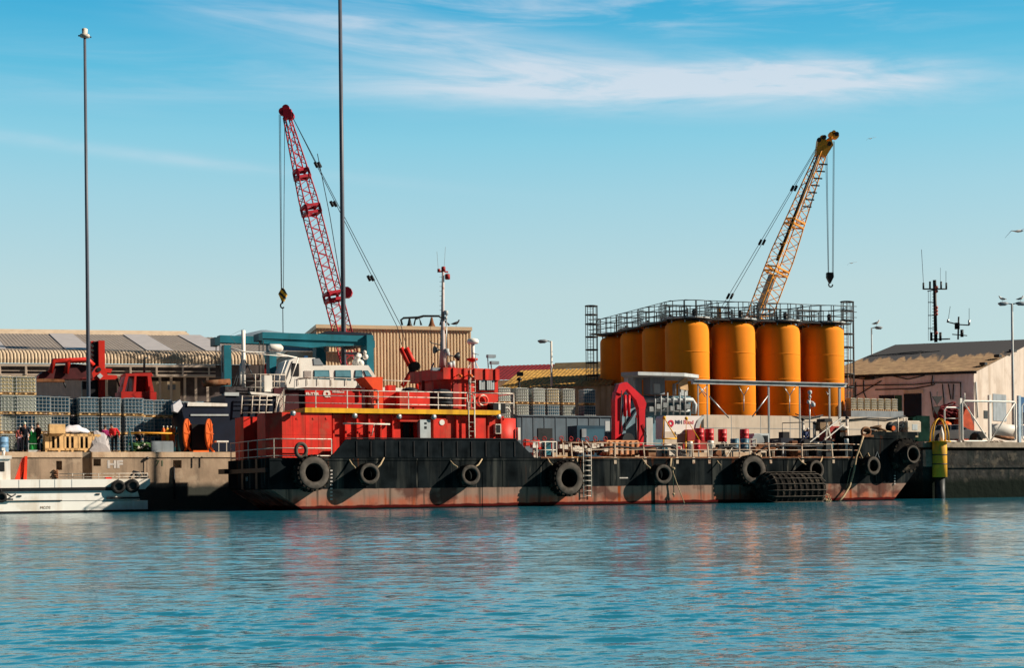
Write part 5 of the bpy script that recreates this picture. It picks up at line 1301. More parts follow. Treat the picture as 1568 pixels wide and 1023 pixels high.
def stripes_mat():
    m = bpy.data.materials.new('hazard_stripes'); m.use_nodes = True; n = m.node_tree.nodes; k = m.node_tree.links; b = n['Principled BSDF']
    co = n.new('ShaderNodeTexCoord'); sp = n.new('ShaderNodeSeparateXYZ'); k.new(co.outputs['Object'], sp.inputs[0])
    s_ = mth(n,k,'ADD', sp.outputs[0], sp.outputs[2]); f = mth(n,k,'FRACT', mth(n,k,'MULTIPLY', s_, 1.9)); g = mth(n,k,'GREATER_THAN', f, .5)
    x = n.new('ShaderNodeMix'); x.data_type = 'RGBA'; k.new(g, x.inputs[0]); x.inputs[6].default_value = (.75,.42,.02,1); x.inputs[7].default_value = (.02,.02,.02,1); k.new(x.outputs[2], b.inputs['Base Color']); return m
u = MB(); ppoly(u, [(431,441),(434,441),(439,450),(434,461),(431,461),(426,450)], -.25, .25); t.part('block', u, stripes_mat())
u = MB(); a,z=P(432.5,464); u.tube([(a,0,z+.3),(a,0,z)],.08,6); u.tube([(a+.16*cos(q*pi/5+1.2),0,z-.2+.2*sin(q*pi/5+1.2)) for q in range(8)],.06,6); t.part('hook', u, m_dsteel)
u = MB(); ptube(u, [(433,472,0),(433.5,520,0)], .04, 4); t.part('sling', u, m_cable)
# ---- yellow crane
FR = Fr(0, 150)
t = T('lattice_crane', 'yellow lattice boom crane leaning right behind the silos', 'crane', (P(1130,690)[0],0,QZ))
foot = P3(1146,528); tip = P3(1260,228)
u = MB(); pt = lattice(u, foot, tip, 1.75, 1.75, (1,.55,0), 30, .065, .042, 0, .55); bo = t.part('boom', u, m_cyel)
u = MB()
for tt in (.62, .375, .12):
    for dlt in (-.25,.25):
        for i in range(4): u.bar(pt(tt+dlt/22,i), pt(tt+dlt/22,(i+1)%4), .16)
t.part('splice_plate', u, m_cyel, bo)
u = MB(); tv = Vector(tip); fv = Vector(foot)
for k in range(7):
    c_ = fv + (tv-fv)*(.70+k*.036); u.bar(c_+Vector((.1,-.7,0)), c_+Vector((.95,-.7,-.06)), .12)
t.part('step', u, m_black, bo)
u = MB(); off = Vector((-.42,-.8,.1))
u.tube([fv+(tv-fv)*.42+off, fv+(tv-fv)*.96+off*.6], .13, 6); u.bar(fv+(tv-fv)*.5+off, fv+(tv-fv)*.5+off+Vector((-.3,0,.1)), .2); t.part('jib_ram', u, m_black, bo)
u = MB(); p_ = [fv+(tv-fv)*.17, fv+(tv-fv)*.35]; q = Vector((-.35,-.72,.1)); u.add([p_[0]+q+Vector((-.35,0,0)),p_[0]+q+Vector((.4,0,0)),p_[1]+q+Vector((.4,0,0)),p_[1]+q+Vector((-.35,0,0))],[(0,1,2,3)]); t.part('mesh_walkway', u, m_lgrey, bo)
u = MB(); ppoly(u, [(1250,236),(1253,212),(1262,207),(1266,216),(1274,214),(1276,222),(1266,238)], -.5, .5)
for (x,y,r) in ((1279,208,.33),(1272,206,.24),(1276,203,.2),(1259,212,.3),(1255,220,.22)): a,z=P(x,y); u.rev([(r,-.3),(r,.3)],(a,0,z),'b',14,False)
ptube(u, [(1264,218,0),(1280,206,0)], .2, 6); t.part('boom_head', u, m_cyel)
u = MB()
for (x,y) in ((1254,214),(1262,210),(1270,220),(1281,205)): a,z=P(x,y,-.5); u.rev([(.22,-.1),(.22,.1)],(a,-.55,z),'b',10,False)
t.part('head_sheave', u, m_black)
for dd in (0,5.5):
    u = MB(); ptube(u, [(1251+dd*.3,224,-.3),(1110+dd,462,-.3),(1100+dd,478,-.3)], .035, 4); t.part('pendant', u, m_cable)
    u = MB()
    for x in (1213,1164,1115): y = 224+(1251-x)*1.688; ptube(u, [(x+dd+2,y-4,-.3),(x+dd-2,y+4,-.3)], .13, 5)
    t.part('shackle', u, m_black)
u = MB(); pbox(u, 1080, 1150, 600, 660, -2, 2); t.part('machinery_house', u, m_cyel)
u = MB(); pbox(u, 1070, 1160, 662, 692, -2.4, 2.4); t.part('crawler_track', u, m_dsteel)
u = MB(); ppoly(u, [(1098,600),(1100,470),(1104,470),(1110,600)], -.6, .6); t.part('gantry_frame', u, m_cyel)
for x, x2, b in ((1264,1268,-.3),(1266,1269,.3),(1276,1274.5,-.3),(1277.5,1276,.3)):
    u = MB(); ptube(u, [(x,216,b),(x2,417,b)], .03, 4); t.part('hoist_cable', u, m_cable)
t = T('hook_block', 'black crane hook block hanging from the yellow crane', 'hook', P3(1272,438))
u = MB(); ppoly(u, [(1266.5,417),(1276.5,417),(1277,424),(1273,432),(1270.5,432),(1266.5,424)], -.3, .3); t.part('block', u, m_black)
u = MB(); a,z=P(1272,436); u.tube([(a+.2*cos(q*pi/5+1.4),0,z-.0+.22*sin(q*pi/5+1.4)) for q in range(9)],.07,6); t.part('hook', u, m_dsteel)
# ================================================================== tall masts
FR = SF
m_mast = M('mast_grey_paint', (.09,.10,.13), .4, var=.1)
def mast(xb, yb, xt, yt, b, r0, r1, label, cap=False):
    a, z = P(xb, yb, b); at_, zt__ = P(xt, yt, b)
    t = T('tall_mast', label, 'mast', (a,b,QZ)); u = MB(); u.tube([(a,b,QZ),(a,b,(QZ+zt__)/2),(a,b,zt__)], [r0,(r0+r1)/2,r1], 14); t.part('pole', u, m_mast)
    if cap:
        u = MB(); u.rev([(.1,-.1),(.3,-.05),(.3,.1),(.16,.15),(.18,.45),(.08,.5)], (a,b,zt__), 'z', 12); t.part('lamp_head', u, m_rail)
        u = MB(); u.tube([(a-.4,b,zt__),(a+.4,b,zt__)], .05, 5); t.part('bracket', u, m_dsteel)
mast(135.5, 600, 129, 55, 14.5, .13, .085, 'tall slim grey mast with a small lamp head at far left', True)
mast(526.5, 560, 519, -60, 22, .19, .13, 'tall grey mast rising out of the picture behind the white cabin')
# ================================================================== travel lift
t = T('travel_lift', 'teal boat hoist frame with long top beams behind the white cabin boat', 'boat hoist', (P(450,690,18)[0],18,QZ))
bA, bB = 20, 16
def beam(x0, x1, y0, y1, b0, b1, m=m_teal, name='beam'):
    u = MB(); pbox(u, x0, x1, y0, y1, b0, b1); return t.part(name, u, m)
B1 = beam(337, 574, 517.5, 528.5, bA, bA+.8)
B2 = beam(402, 566, 511.5, 521, bB, bB+.8)
u = MB(); a0,z0 = P(402,521,bB); a1,z1 = P(566,521,bB); u.prism([(a0,z0-.002),(a1,z1-.002),(a1,z1-.35),(P(500,521,bB)[0],z0-.25),(P(478,521,bB)[0],z0-.38),(a0,z0-.2)], bB+.12, bB+.68); t.part('haunch', u, m_teal, B2)
u = MB(); pbox(u, 329, 337, 516.5, 529, bA-.2, bA+1); pbox(u, 396, 402, 510.5, 521.5, bB-.2, bB+1); t.part('end_box', u, M('dark_teal_paint',(.01,.05,.07),.5))
beam(344, 355, 528.5, 692, bA+.1, bA+.9, name='leg'); beam(413.5, 424, 524, 692, bB+.1, bB+.9, name='leg'); beam(485, 500, 528.5, 692, bA+.1, bA+.9, name='leg'); beam(562.5, 573, 513, 692, bB-.3, bB+.9, name='leg')
u = MB(); pbox(u, 500, 570, 508.5, 513, bB+.0, bB+3.5); t.part('top_plate', u, m_navy)
u = MB(); a0,a1 = P(560,520,bB)[0],P(571,520,bB)[0]; z0,z1 = P(566,527,bB)[1],P(566,512,bB)[1]; u.box(a0,a1,bB+.8,bA+.5,z0,z1); t.part('cross_beam', u, m_navy)
u = MB(); 
for x, y0, y1, b in ((337,529,570,bA),(341,529,570,bA),(397,522,580,bB),(403,522,600,bB),(331,529,560,bA)): ptube(u, [(x,y0,b),(x,y1,b)], .04, 5)
t.part('hoist_cable', u, m_dsteel)
u = MB(); pbox(u, 499,504,531,538,bB,bB+.4); t.part('lamp', u, m_black); 
u = MB(); ptube(u,[(310,588,14),(352,585,14)],.22,8); solo('rusty_pipe', u, m_rust, 'rusty brown pipe lying level under the travel lift leg', 'pipe')
# ================================================================== white cabin boat on the hardstanding
PB = 12.8
t = T('cabin_boat', 'red boat with white wheelhouse and white lettering, standing behind the upper deck railing', 'boat', (P(520,690,PB)[0],PB,QZ))
u = MB(); ppoly(u, [(467,592),(600,595),(622,598),(612,640),(600,690),(470,690)], PB, PB+3.6); hb = t.part('hull', u, M('boat_hull_red',(.50,.018,.014),.45,var=.2,ns=1,streak=(.3,.03,.015),amt=.6))
u = MB(); ppoly(u, [(452,580),(458,579.5),(556,584),(560,594.5),(466,593.5),(451,595)], PB-.1, PB+.05); ppoly(u, [(556,592),(600,594),(617,594),(614,600),(556,600)], PB-.1, PB+.05); t.part('gunwale', u, m_white, hb)
u = MB(); ppoly(u, [(443,552),(452,548),(482,548),(495,559.5),(564,559.5),(575,576),(575,584),(458,583),(452,596),(440,596),(436,570)], PB+.7, PB+3.0); wh_ = t.part('wheelhouse', u, m_white)
for x0,x1,xt0,xt1 in ((481,505.5,481,504),(513,538,513,537),(543,556,544,554.5),(557.5,571,556.5,565)):
    u = MB(); ppoly(u, [(xt0,567),(xt1,567),(x1,583),(x0,583)] if x1 < 570 else [(556.5,567.5),(563.5,567.5),(570,577),(560,577)], PB+.66, PB+.69); wfr = t.part('window', u, m_dteal, wh_)
    u = MB(); ppoly(u, [(xt0+1,568),(xt1-1.5,568),(x1-1,577),(x0+1,577)] if x1<570 else [(558,568.5),(563,568.5),(568,576),(561,576)], PB+.63, PB+.655); t.part('pane', u, M('sky_lit_pane',(.10,.25,.32),.08,var=.3,spec=1), wfr)
u = MB(); pbox(u, 466,477,568,579,PB+.66,PB+.69); t.part('shutter', u, M('louvre_grey',(.3,.27,.26),.7), wh_)
u = MB(); ppoly(u, [(447,556),(458,557),(458,576),(447,576)], PB+.66,PB+.69); t.part('door', u, m_black, wh_)
u = MB(); ppoly(u, [(480,549),(489,549),(496,559),(481,559)], PB+.65,PB+.69); t.part('skylight', u, m_grey, wh_)
u = MB(); a,z=P(547,559,PB+1.5); u.rev([(.3,0),(.25,.25),(.2,.5),(.35,.55)],(a,PB+1.5,z),'z',14); u.rev([(.2,.0),(.2,.1)],(a+.2,PB+1.5,z),'z',10)
u.tube([(a-.2,PB+1.5,z),(a+.15,PB+1.5,z+.75)],.2,8); u.ball((a+.55,PB+1.4,z+.55),.2); u.ball((a+.5,PB+1.4,z+.85),.14); u.ball((a+.2,PB+1.4,z+.1),.25)
t.part('radar_pedestal', u, m_white, wh_)
u = MB(); a,z=P(543,541.5,PB+1.5); u.box(a-.7,a+.6,PB+1.4,PB+1.6,z-.06,z+.06); t.part('radar_scanner', u, m_navy, wh_)
u = MB(); pbox(u,466,471.5,545,548.5,PB+1,PB+1.3); t.part('beacon', u, m_blue, wh_)
u = MB(); 
for y in (578.5,): ptube(u, [(456,580,PB-.15),(470,578,PB-.15),(520,579,PB-.15),(600,583,PB-.15),(636,584,PB-.15)], .03, 5)
for x in (457,471,487,508,530,550,590,618,636): ptube(u, [(x,579.5,PB-.15),(x,590,PB-.15)], .02, 5)
t.part('handrail', u, m_rail, hb)
u = MB(); a,z=P(554,591,PB-.15); u.rev([(.17,0),(.2,.04),(.17,.1)],(a,PB-.25,z),'b',14); t.part('porthole_cover', u, m_grey, hb)
u = MB(); ptube(u, [(556,589,PB-.2),(556,611,PB-.2)], .07, 6); t.part('fender_strip', u, m_white, hb)
m_let = M('white_lettering', (.7,.62,.58), .6, var=.15, ns=6)
bx = Vector(t.base)
def ltxt(s_, x, y, size, b, parent, mat, sx=1, offs=0):
    a, z = P(x, y, b); return text_mesh(s_, size, mat, parent, (a-t.base[0], b-t.base[1], z-t.base[2]), rot=(pi/2,0,0), depth=.008, sx=sx, offs=offs)
ltxt('EI-TTR', 468.2, 605.5, .27, PB-.02, hb, m_let, 1.15, .012); ltxt('MHBland', 509, 601.5, .19, PB-.02, hb, m_let, 1.15, .004)
u = MB(); a,z=P(500.5,603,PB-.02); u.rev([(.09,-.02),(.09,0.0),(.25,0.0),(.25,-.02),(.09,-.02)],(a,PB-.01,z),'b',20,False,cap=False); u.prism([(a+.08,z-.2),(a+.25,z-.25),(a+.2,z-.05)],PB-.03,PB-.01); t.part('emblem', u, m_let, hb)
# frame, mast and white tank aft of it
u = MB(); ptube(u, [(352,533,PB),(376,539,PB),(420,541,PB),(455,548,PB)], .05, 5); ptube(u, [(376,541,PB),(440,546,PB)], .03, 5)
for x,y in ((424,552),(443,548)): ptube(u, [(x+14,y,PB+.5),(x,y+40,PB+.5)], .04, 5)
a,z=P(418,533,PB); u.rev([(.15,-.3),(.26,-.2),(.26,.5),(.12,.65)],(a,PB,z),'a',12)
t.part('aft_frame', u, m_white)
# ================================================================== navy trawler
NB = 12.8
t = T('navy_boat', 'dark navy fishing boat with white trim lines behind the orange reels', 'boat', (P(350,690,NB)[0],NB,QZ))
u = MB(); ppoly(u, [(276,618),(345,617),(345,604),(430,606),(430,692),(290,692),(284,650)], NB, NB+3.6); hb = t.part('hull', u, m_navy)
u = MB(); ppoly(u, [(288,616),(348,618),(348,622.5),(287,622)], NB-.08, NB+.2); t.part('white_trim', u, m_white, hb)
u = MB(); ppoly(u, [(292,634.5),(350,634.5),(350,637),(292,637)], NB-.05, NB); ppoly(u, [(344,601),(366,601),(366,606.5),(344,606)], NB-.1, NB+.1); t.part('rubbing_strip', u, m_lgrey, hb)
u = MB(); ppoly(u, [(383,600),(420,603),(430,604),(430,607),(385,604)], NB-.15, NB+.3); t.part('deck_edge', u, m_white, hb)
u = MB(); ppoly(u, [(265,620),(276,612),(280,622),(272,632),(266,630)], NB-.5, NB+.1); t.part('tarpaulin', u, m_white_cloth, hb)
u = MB()
for y in (573, 583.5, 593): ptube(u, [(372,y,NB+.4),(437,y+1,NB+.4)], .03, 5)
for x in (391, 399, 414, 437, 428, 420): ptube(u, [(x,573,NB+.4),(x,601,NB+.4)], .035, 5)
for y in (607, 613, 620, 632): ptube(u, [(371,y,NB-.3),(417,y,NB-.3)], .03, 5)
for x in (371, 387, 398, 409, 424, 436): ptube(u, [(x,606,NB-.3),(x-2,634,NB-.3)], .045, 5)
ptube(u, [(428,606,NB-.3),(420,634,NB-.3)], .06, 5)
t.part('railing', u, m_rail)
u = MB(); ptube(u, [(373,596,NB+1),(372.5,506,NB+1)], .13, 8); ptube(u, [(368,590,NB+1),(369,556,NB+1)], .08, 6)
mt = t.part('mast', u, m_white)
u = MB(); ptube(u, [(373,504,NB+1),(352,514,NB+1),(372,540,NB+1)], .015, 4); ptube(u, [(374,550,NB+1),(390,580,NB+1)], .04, 5)
for x in (355,360,365): ptube(u, [(x,598,NB+1),(372,545,NB+1)], .015, 4)
t.part('stay', u, m_cable, mt)
u = MB(); pbox(u, 405, 417, 575, 600, NB+.3, NB+1); t.part('locker', u, m_white)
u = MB(); pbox(u, 345, 396, 592, 602, NB+.6, NB+2); t.part('net_pile', u, M('dark_net', (.05,.045,.05), .95, var=.6, ns=6, bump=.05)) 
u = MB(); pbox(u, 420, 470, 594, 640, NB+.2, NB+2); t.part('deckhouse', u, M('dark_maroon', (.05,.01,.015), .6))
# ================================================================== dark blue steel wall and mixing plant
WBs = 11.3
t = T('steel_hull_wall', 'grey blue welded steel wall with rust stains below the right container stack', 'wall', (P(865,690,WBs)[0],WBs,QZ))
m_bluew = M('grey_blue_steel', (.09,.13,.17), .6, var=.15, streak=(.05,.06,.07), amt=.5, blotch=(.05,.05,.06), bamt=.4, bscale=.6)
u = MB(); pbox(u, 792, 940, 638.5, 700, WBs, WBs+.5); w_ = t.part('plating', u, m_bluew)
u = MB(); 
for x in range(800, 940, 17): a = P(x,660,WBs)[0]; u.box(a-.03,a+.03,WBs-.03,WBs,QZ,P(865,640,WBs)[1])
u.box(P(792,640,WBs)[0],P(940,640,WBs)[0],WBs-.08,WBs+.55,P(865,638.5,WBs)[1],P(865,638.5,WBs)[1]+.08); t.part('stiffener', u, m_bluew, w_)
u = MB(); pbox(u, 824, 846, 656, 676, WBs-.04, WBs); t.part('hatch', u, m_dsteel, w_)
t = T('equipment_container', 'dark blue equipment container in front of the grey blue steel wall', 'container', (P(905,690,8.2)[0],8.2,ZD)); FRb = 7.9
u = MB(); pbox(u, 884, 926, 652, 700, 8.0, 9.4); t.part('body', u, M('deep_blue_paint',(.012,.045,.08),.5,var=.3)); u = MB(); pbox(u, 890, 925, 657, 676, 7.96, 8.0); t.part('panel', u, M('worn_blue_panel',(.03,.09,.14),.5,var=.3))
u = MB(); pbox(u, 891, 898, 657, 670, 7.93, 7.96); t.part('emblem_plate', u, m_grey); u = MB(); pbox(u, 927, 934, 645, 660, 8.5, 8.6); t.part('notice', u, m_lgrey)
# mixing plant
MBp = 12.9
t = T('batching_plant', 'teal and grey cement batching plant under a flat grey canopy in front of the silos', 'plant', (P(1010,690,MBp)[0],MBp,QZ))
u = MB(); a0,z0 = P(951,574,MBp-1.2); a1,z1 = P(1070,576,MBp-1.2); zc_ = P(1010,573.5,MBp-1)[1]
u.prismz([(P(951,575,MBp-.6)[0],MBp-.6),(P(977,575,MBp-1.6)[0],MBp-1.6),(P(1048,575,MBp-1.6)[0],MBp-1.6),(P(1070,575,MBp-.4)[0],MBp-.4),(P(1062,575,MBp+2.4)[0],MBp+2.4),(P(958,575,MBp+2.4)[0],MBp+2.4)], zc_-.14, zc_+.1); t.part('canopy', u, m_lgrey)
u = MB(); pbox(u, 957, 1058, 606, 700, MBp+.6, MBp+2.4); t.part('mixer_body', u, M('blue_grey_plant_paint',(.09,.19,.25),.6,var=.25,streak=(.2,.22,.22),amt=.5))
u = MB(); pbox(u, 962, 970, 575, 606, MBp+.6, MBp+1.2); pbox(u, 973, 983, 576, 606, MBp+1, MBp+1.4); pbox(u, 1043, 1053, 576, 606, MBp+.7, MBp+1.1)
t.part('pillar', u, m_lgrey)
u = MB(); pbox(u, 996, 1018, 577, 604, MBp-.2, MBp+.8); cab_ = t.part('control_cabin', u, m_grey); u = MB(); pbox(u, 1001, 1011, 588, 602, MBp-.25, MBp-.2); t.part('cabinet_door', u, m_lgrey, cab_)
u = MB(); 
for x0_, x1_ in ((985,1063),): 
    ptube(u, [(x0_,613,MBp+.3),(1060,613,MBp+.3),(1064,620,MBp+.3),(1062,634,MBp+.3)], .19, 8); ptube(u, [(x0_+5,628,MBp+.4),(1056,629,MBp+.4)], .12, 8)
for x in (1003, 1012, 1022, 1031, 1041, 1049): ptube(u, [(x,600 if x<1030 else 588,MBp+.1),(x,636,MBp+.1)], .06, 6)
ptube(u, [(1034,605,MBp),(1034,588,MBp),(1040,586,MBp)], .07, 6)
t.part('pipe', u, m_lgrey)
u = MB()
for x in (996,1007,1017,1028,1038,1052): a,z=P(x,621+((x*7)%9),MBp+.2); s=.2; u.rbox(a-s,a+s,MBp+.05,MBp+.5,z-s,z+s,.04)
t.part('valve', u, m_steel)
u = MB(); ppoly(u, [(1040,586),(1052,576),(1054,598),(1042,596)], MBp-.1, MBp+.1); t.part('tarpaulin', u, M('tan_tarpaulin',(.55,.38,.22),.9,var=.3))
u = MB(); ppoly(u, [(926,692),(938,655),(962,608),(975,606),(975,692)], MBp+.4, MBp+.7); t.part('ramp_side', u, M('blue_grey_chute',(.14,.24,.31),.6,var=.25,streak=(.2,.2,.2),amt=.3))
u = MB(); ptube(u, [(934,664,MBp+.3),(972,604,MBp+.3)], .09, 4); ptube(u, [(940,680,MBp+.3),(975,626,MBp+.3)], .09, 4); t.part('brace', u, m_navy)
u = MB(); pbox(u, 990, 1000, 640, 692, MBp-.3, MBp+.5); t.part('locker', u, m_lgrey)
# concrete wall and banner tank
CW = 12.6
t = T('parapet_wall', 'long pale concrete wall standing in front of the silos', 'wall', (P(1235,690,CW)[0],CW,QZ))
m_pw = M('pale_concrete', (.52,.46,.39), .9, var=.1, ns=.8, streak=(.36,.30,.24), amt=.5, blotch=(.58,.5,.42), bamt=.4)
u = MB(); pbox(u, 1078, 1391, 637.5, 700, CW, CW+.4); w_ = t.part('wall', u, m_pw)
u = MB()
for x in (1120,1165,1210,1255,1300,1345): a = P(x,660,CW)[0]; u.box(a-.02,a+.02,CW-.008,CW,QZ,P(1235,638,CW)[1])
u.box(P(1078,650,CW)[0],P(1391,650,CW)[0],CW-.012,CW,P(1235,657,CW)[1]-.02,P(1235,657,CW)[1]+.02); t.part('joint', u, m_grey, w_)
u = MB(); ptube(u, [(1218,634,CW-.1),(1228,638,CW-.1),(1245,639,CW-.1),(1260,636,CW-.1)], .05, 5); ptube(u, [(1290,644,CW-.1),(1330,640,CW-.1),(1360,642,CW-.1),(1386,637,CW-.1)], .05, 5); t.part('cable', u, m_dsteel, w_)
t = T('banner_tank', 'white tank end on the barge with a red ring emblem and company lettering', 'tank', (P(1045,690,7.5)[0],7.5,ZD)); TB = 7.4
u = MB(); ppoly(u, [(1018,640),(1020,636.5),(1075,637),(1070,642),(1067,650),(1066,660),(1066,672),(1018,672)], TB, TB+1.2); bo_ = t.part('banner', u, M('banner_white',(.68,.66,.66),.5,var=.05))
u = MB(); ppoly(u, [(1076,637),(1081,637),(1074,645),(1071,655),(1071,661),(1064,661),(1066,650),(1069,643)], TB-.06, TB+.9); t.part('tank_edge', u, m_lgrey)
u = MB(); ppoly(u, [(1018,661),(1066,661),(1066,690),(1018,690)], TB-.05, TB-.004); t.part('lower_panel', u, m_pw)
u = MB(); pbox(u, 1035, 1052, 661.5, 665, TB-.1, TB-.05); t.part('white_board', u, m_white)
u = MB(); pbox(u, 1053, 1083, 658, 690, TB-.4, TB+.6); t.part('frame', u, m_dred)
m_logo = M('emblem_red', (.5,.01,.05), .5, var=.05); m_logod = M('lettering_dark', (.06,.07,.12), .5, var=.05); m_logop = M('lettering_pink_red', (.62,.16,.2), .5, var=.05)
u = MB(); a,z=P(1027.3,648.5,TB-.01); u.rev([(.11,-.02),(.11,0.0),(.235,0.0),(.235,-.02),(.11,-.02)],(a,TB-.01,z),'b',24,False,cap=False); u.prism([(a-.05,z-.12),(a+.1,z-.26),(a+.02,z-.1)],TB-.035,TB-.01); t.part('emblem', u, m_logo, bo_)
ltxt('MH', 1034, 649.3, .38, TB-.012, bo_, m_logod, 1.0, .006); ltxt('Bland', 1046.6, 649.3, .38, TB-.012, bo_, m_logop, 1.0, .004)
FR = SF
# ================================================================== liquid containers (caged)
m_ibcw = M('milky_blue_tank', (.085,.175,.25), .45, var=.12); m_ibcy = M('yellowed_tank', (.55,.46,.28), .5, var=.12); m_cagem = M('container_cage', (.36,.38,.39), .45, metal=.4, var=.15)
m_ibcd = M('dark_blue_tank', (.02,.075,.13), .5, var=.2); m_ibcp = M('pale_tank', (.42,.45,.40), .5, var=.12)
def ibc(tankm, label, base, group, fr):
    global FR; sv = FR; FR = fr; a, b, z = base; w, d = .6, .5
    t = T('liquid_container', label, 'container', base, group=group)
    u = MB(); u.rbox(a-w+.03, a+w-.03, b-d+.03, b+d-.03, z+.15, z+1.12, .05)
    nx, nz = 5, 4
    for i in range(nx):                                  # bulging cells between the cage bars
        for j in range(nz):
            x0 = a-w+.08+i*(2*w-.16)/nx; x1 = x0+(2*w-.16)/nx; z0 = z+.2+j*.86/nz; z1 = z0+.86/nz; xm = (x0+x1)/2; zm = (z0+z1)/2
            u.add([(x0+.02,b-d+.03,z0+.02),(x1-.02,b-d+.03,z0+.02),(x1-.02,b-d+.03,z1-.02),(x0+.02,b-d+.03,z1-.02),(xm+.03,b-d-.015,zm)],[(0,1,4),(1,2,4),(2,3,4),(3,0,4)])
    u.rev([(.12,1.1),(.12,1.16)], (a,b,z), 'z', 10); t.part('tank', u, tankm)
    u = MB()
    for i in range(nx+1):
        x = a-w+.06+i*(2*w-.12)/nx
        for y in (b-d-.02, b+d+.02): u.bar((x,y,z+.14),(x,y,z+1.1),.025)
    for j in range(nz+1):
        zz = z+.18+j*.89/nz; r = .022 if j < nz else .03
        u.tube([(a-w,b-d-.02,zz),(a+w,b-d-.02,zz),(a+w,b+d+.02,zz),(a-w,b+d+.02,zz)], r, 4, closed=True)
    for i in range(4):
        y = b-d+.15+i*.24
        for x in (a-w, a+w): u.bar((x,y,z+.14),(x,y,z+1.1),.025)
    t.part('cage', u, m_cagem)
    u = MB(); u.box(a-w,a+w,b-d,b+d,z+.11,z+.14); u.box(a-w,a+w,b-d,b+d,z,z+.025)
    for x in (a-w+.06, a, a+w-.06): u.box(x-.06,x+.06,b-d,b+d,z+.025,z+.11)
    t.part('pallet', u, m_wood); FR = sv; return t
IB0 = {k: ibc(m, 'x', (0, 300+i*3, QZ), 'g', SF) for i, (k, m) in enumerate((('w',m_ibcw),('y',m_ibcy),('d',m_ibcd),('p',m_ibcp)))}
NAMES = dict(w='blue grey', y='yellowed', d='dark blue', p='pale')
used_src = {}
ORD = ['first','second','third','fourth','fifth','sixth','seventh','eighth','ninth','tenth','eleventh','twelfth','thirteenth']
random.seed(4)
def put_ibc(k, pos, label, group, rot=0.0, scale=None):
    IB0[k].copy(pos, label=label, group=group, rot=rot, scale=scale)
H_ = 1.165
cols = [(-12,'yyyy'),(16,'pppy'),(40,'ddpy'),(63,'dpd'),(92,'ddd'),(138,'www'),(170,'www'),(206,'dww'),(250,'dww')]
lev_n = ['bottom one','second','third','fourth']
for ci, (x, ks) in enumerate(cols):
    b = 13.9 if x < 240 else 15.6
    if x < 80: b = 13.5
    a = P(x, 640, b-.5)[0]
    for j, k in enumerate(ks):
        put_ibc(k, (a + random.uniform(-.03,.03), b + random.uniform(-.12,.12), QZ+j*H_), '%s caged container, %s up, %s stack from left, left quay front row' % (NAMES[k], lev_n[j], ORD[ci]), 'caged liquid containers stacked on the left quay', rot=random.uniform(-.06,.06))
cols = [(120,'ddd'),(188,'dww'),(222,'www'),(278,'www'),(312,'ddw')]
for ci, (x, ks) in enumerate(cols):
    b = 15.4 if x < 240 else 17; a = P(x, 640, b-.5)[0]
    for j, k in enumerate(ks):
        put_ibc(k, (a, b + random.uniform(-.12,.12), QZ+j*H_), '%s caged container, %s up, %s stack from left, left quay rear row' % (NAMES[k], lev_n[j], ORD[ci]), 'caged liquid containers stacked on the left quay')
for ci, x in enumerate((773,801,826,848,872,904)):
    b = 14; a = P(x, 620, b-.5)[0]; k4 = 'ddpp' if ci in (0,1,4) else 'dddp' if ci == 5 else 'dpwp'
    for j, k in enumerate(k4):
        if ci == 3 and j == 3: k = 'y'
        if ci == 5 and j == 3: k = 'w'
        put_ibc(k, (a, b, QZ+j*H_), '%s caged container, %s up, %s stack, above the grey blue wall' % (NAMES[k], lev_n[j], ORD[ci]), 'caged containers above the grey blue wall', rot=random.uniform(-.08,.08), scale=(.8,.9,1))
for ci in range(7):
    x = 1303+ci*10.5; b = 16; a = P(x, 630, b)[0]
    IB0['y'].copy((a, b, QZ+3.3*.9+.55), label='yellowed caged container, %s from the left in the row behind the pale wall' % ORD[ci], group='yellowed containers behind the pale wall', scale=(.45,.7,.9))
# platform those stand on
FR = SF
u = MB(); u.box(P(1296,640,16)[0], P(1376,640,16)[0], 15.4, 16.6, QZ, QZ+3.3*.9+.55); solo('loading_dock', u, m_grey, 'low grey loading dock under the yellowed containers behind the pale wall', 'dock')
for k in IB0.values():
    for ch in list(k.o.children): bpy.data.objects.remove(ch)
    bpy.data.objects.remove(k.o)
# ================================================================== things on the left quay
m_gapshade = M('slat_gap_shade', (.03,.022,.018), .9, var=.5, ns=3)
t = T('slatted_crate', 'long pale wooden slatted crate standing on the left quay', 'crate', (P(120,690,11.5)[0],11.5,QZ))
a0, a1 = P(69,670,11.4)[0], P(154,670,11.4)[0]; zt_ = P(110,665,11.4)[1]
u = MB(); n = 12
for k in range(n):
    a = a0+(a1-a0-.2)*k/(n-1); w = .12 if k % 3 else .24
    u.box(a, a+w, 11.4, 11.43, QZ+.1, zt_)
u.box(a0,a1,11.4,11.5,zt_-.14,zt_); u.box(a0,a1,11.4,11.5,QZ+.1,QZ+.24); t.part('front_panel', u, m_wood)
u = MB(); u.box(a0,a1,12.3,12.3,QZ+.1,zt_); u.box(a0,a0+.03,11.5,12.3,QZ+.1,zt_); u.box(a1,a1+.03,11.5,12.3,QZ+.1,zt_); t.part('panel', u, m_wood)
u = MB()
for k in range(5): a = a0+(a1-a0-.2)*k/4; u.box(a,a+.12,11.4,12.3,QZ,QZ+.098)
t.part('foot', u, m_wood)
u = MB(); u.box(a0+.1,a1-.1,11.7,12.2,QZ+.15,zt_-.15); t.part('gap_shade', u, m_gapshade)  # added dark box behind the slats so the gaps look shaded
u = MB(); pbox(u, 73, 97, 650.5, 664.5, 11.7, 11); solo('wooden_box', u, m_wood, 'plain pale wooden box lying on the left end of the slatted crate', 'box')
u = MB(); a0,z0 = P(97,664,11.7); a1,z1 = P(137,664,11.7); rr = []
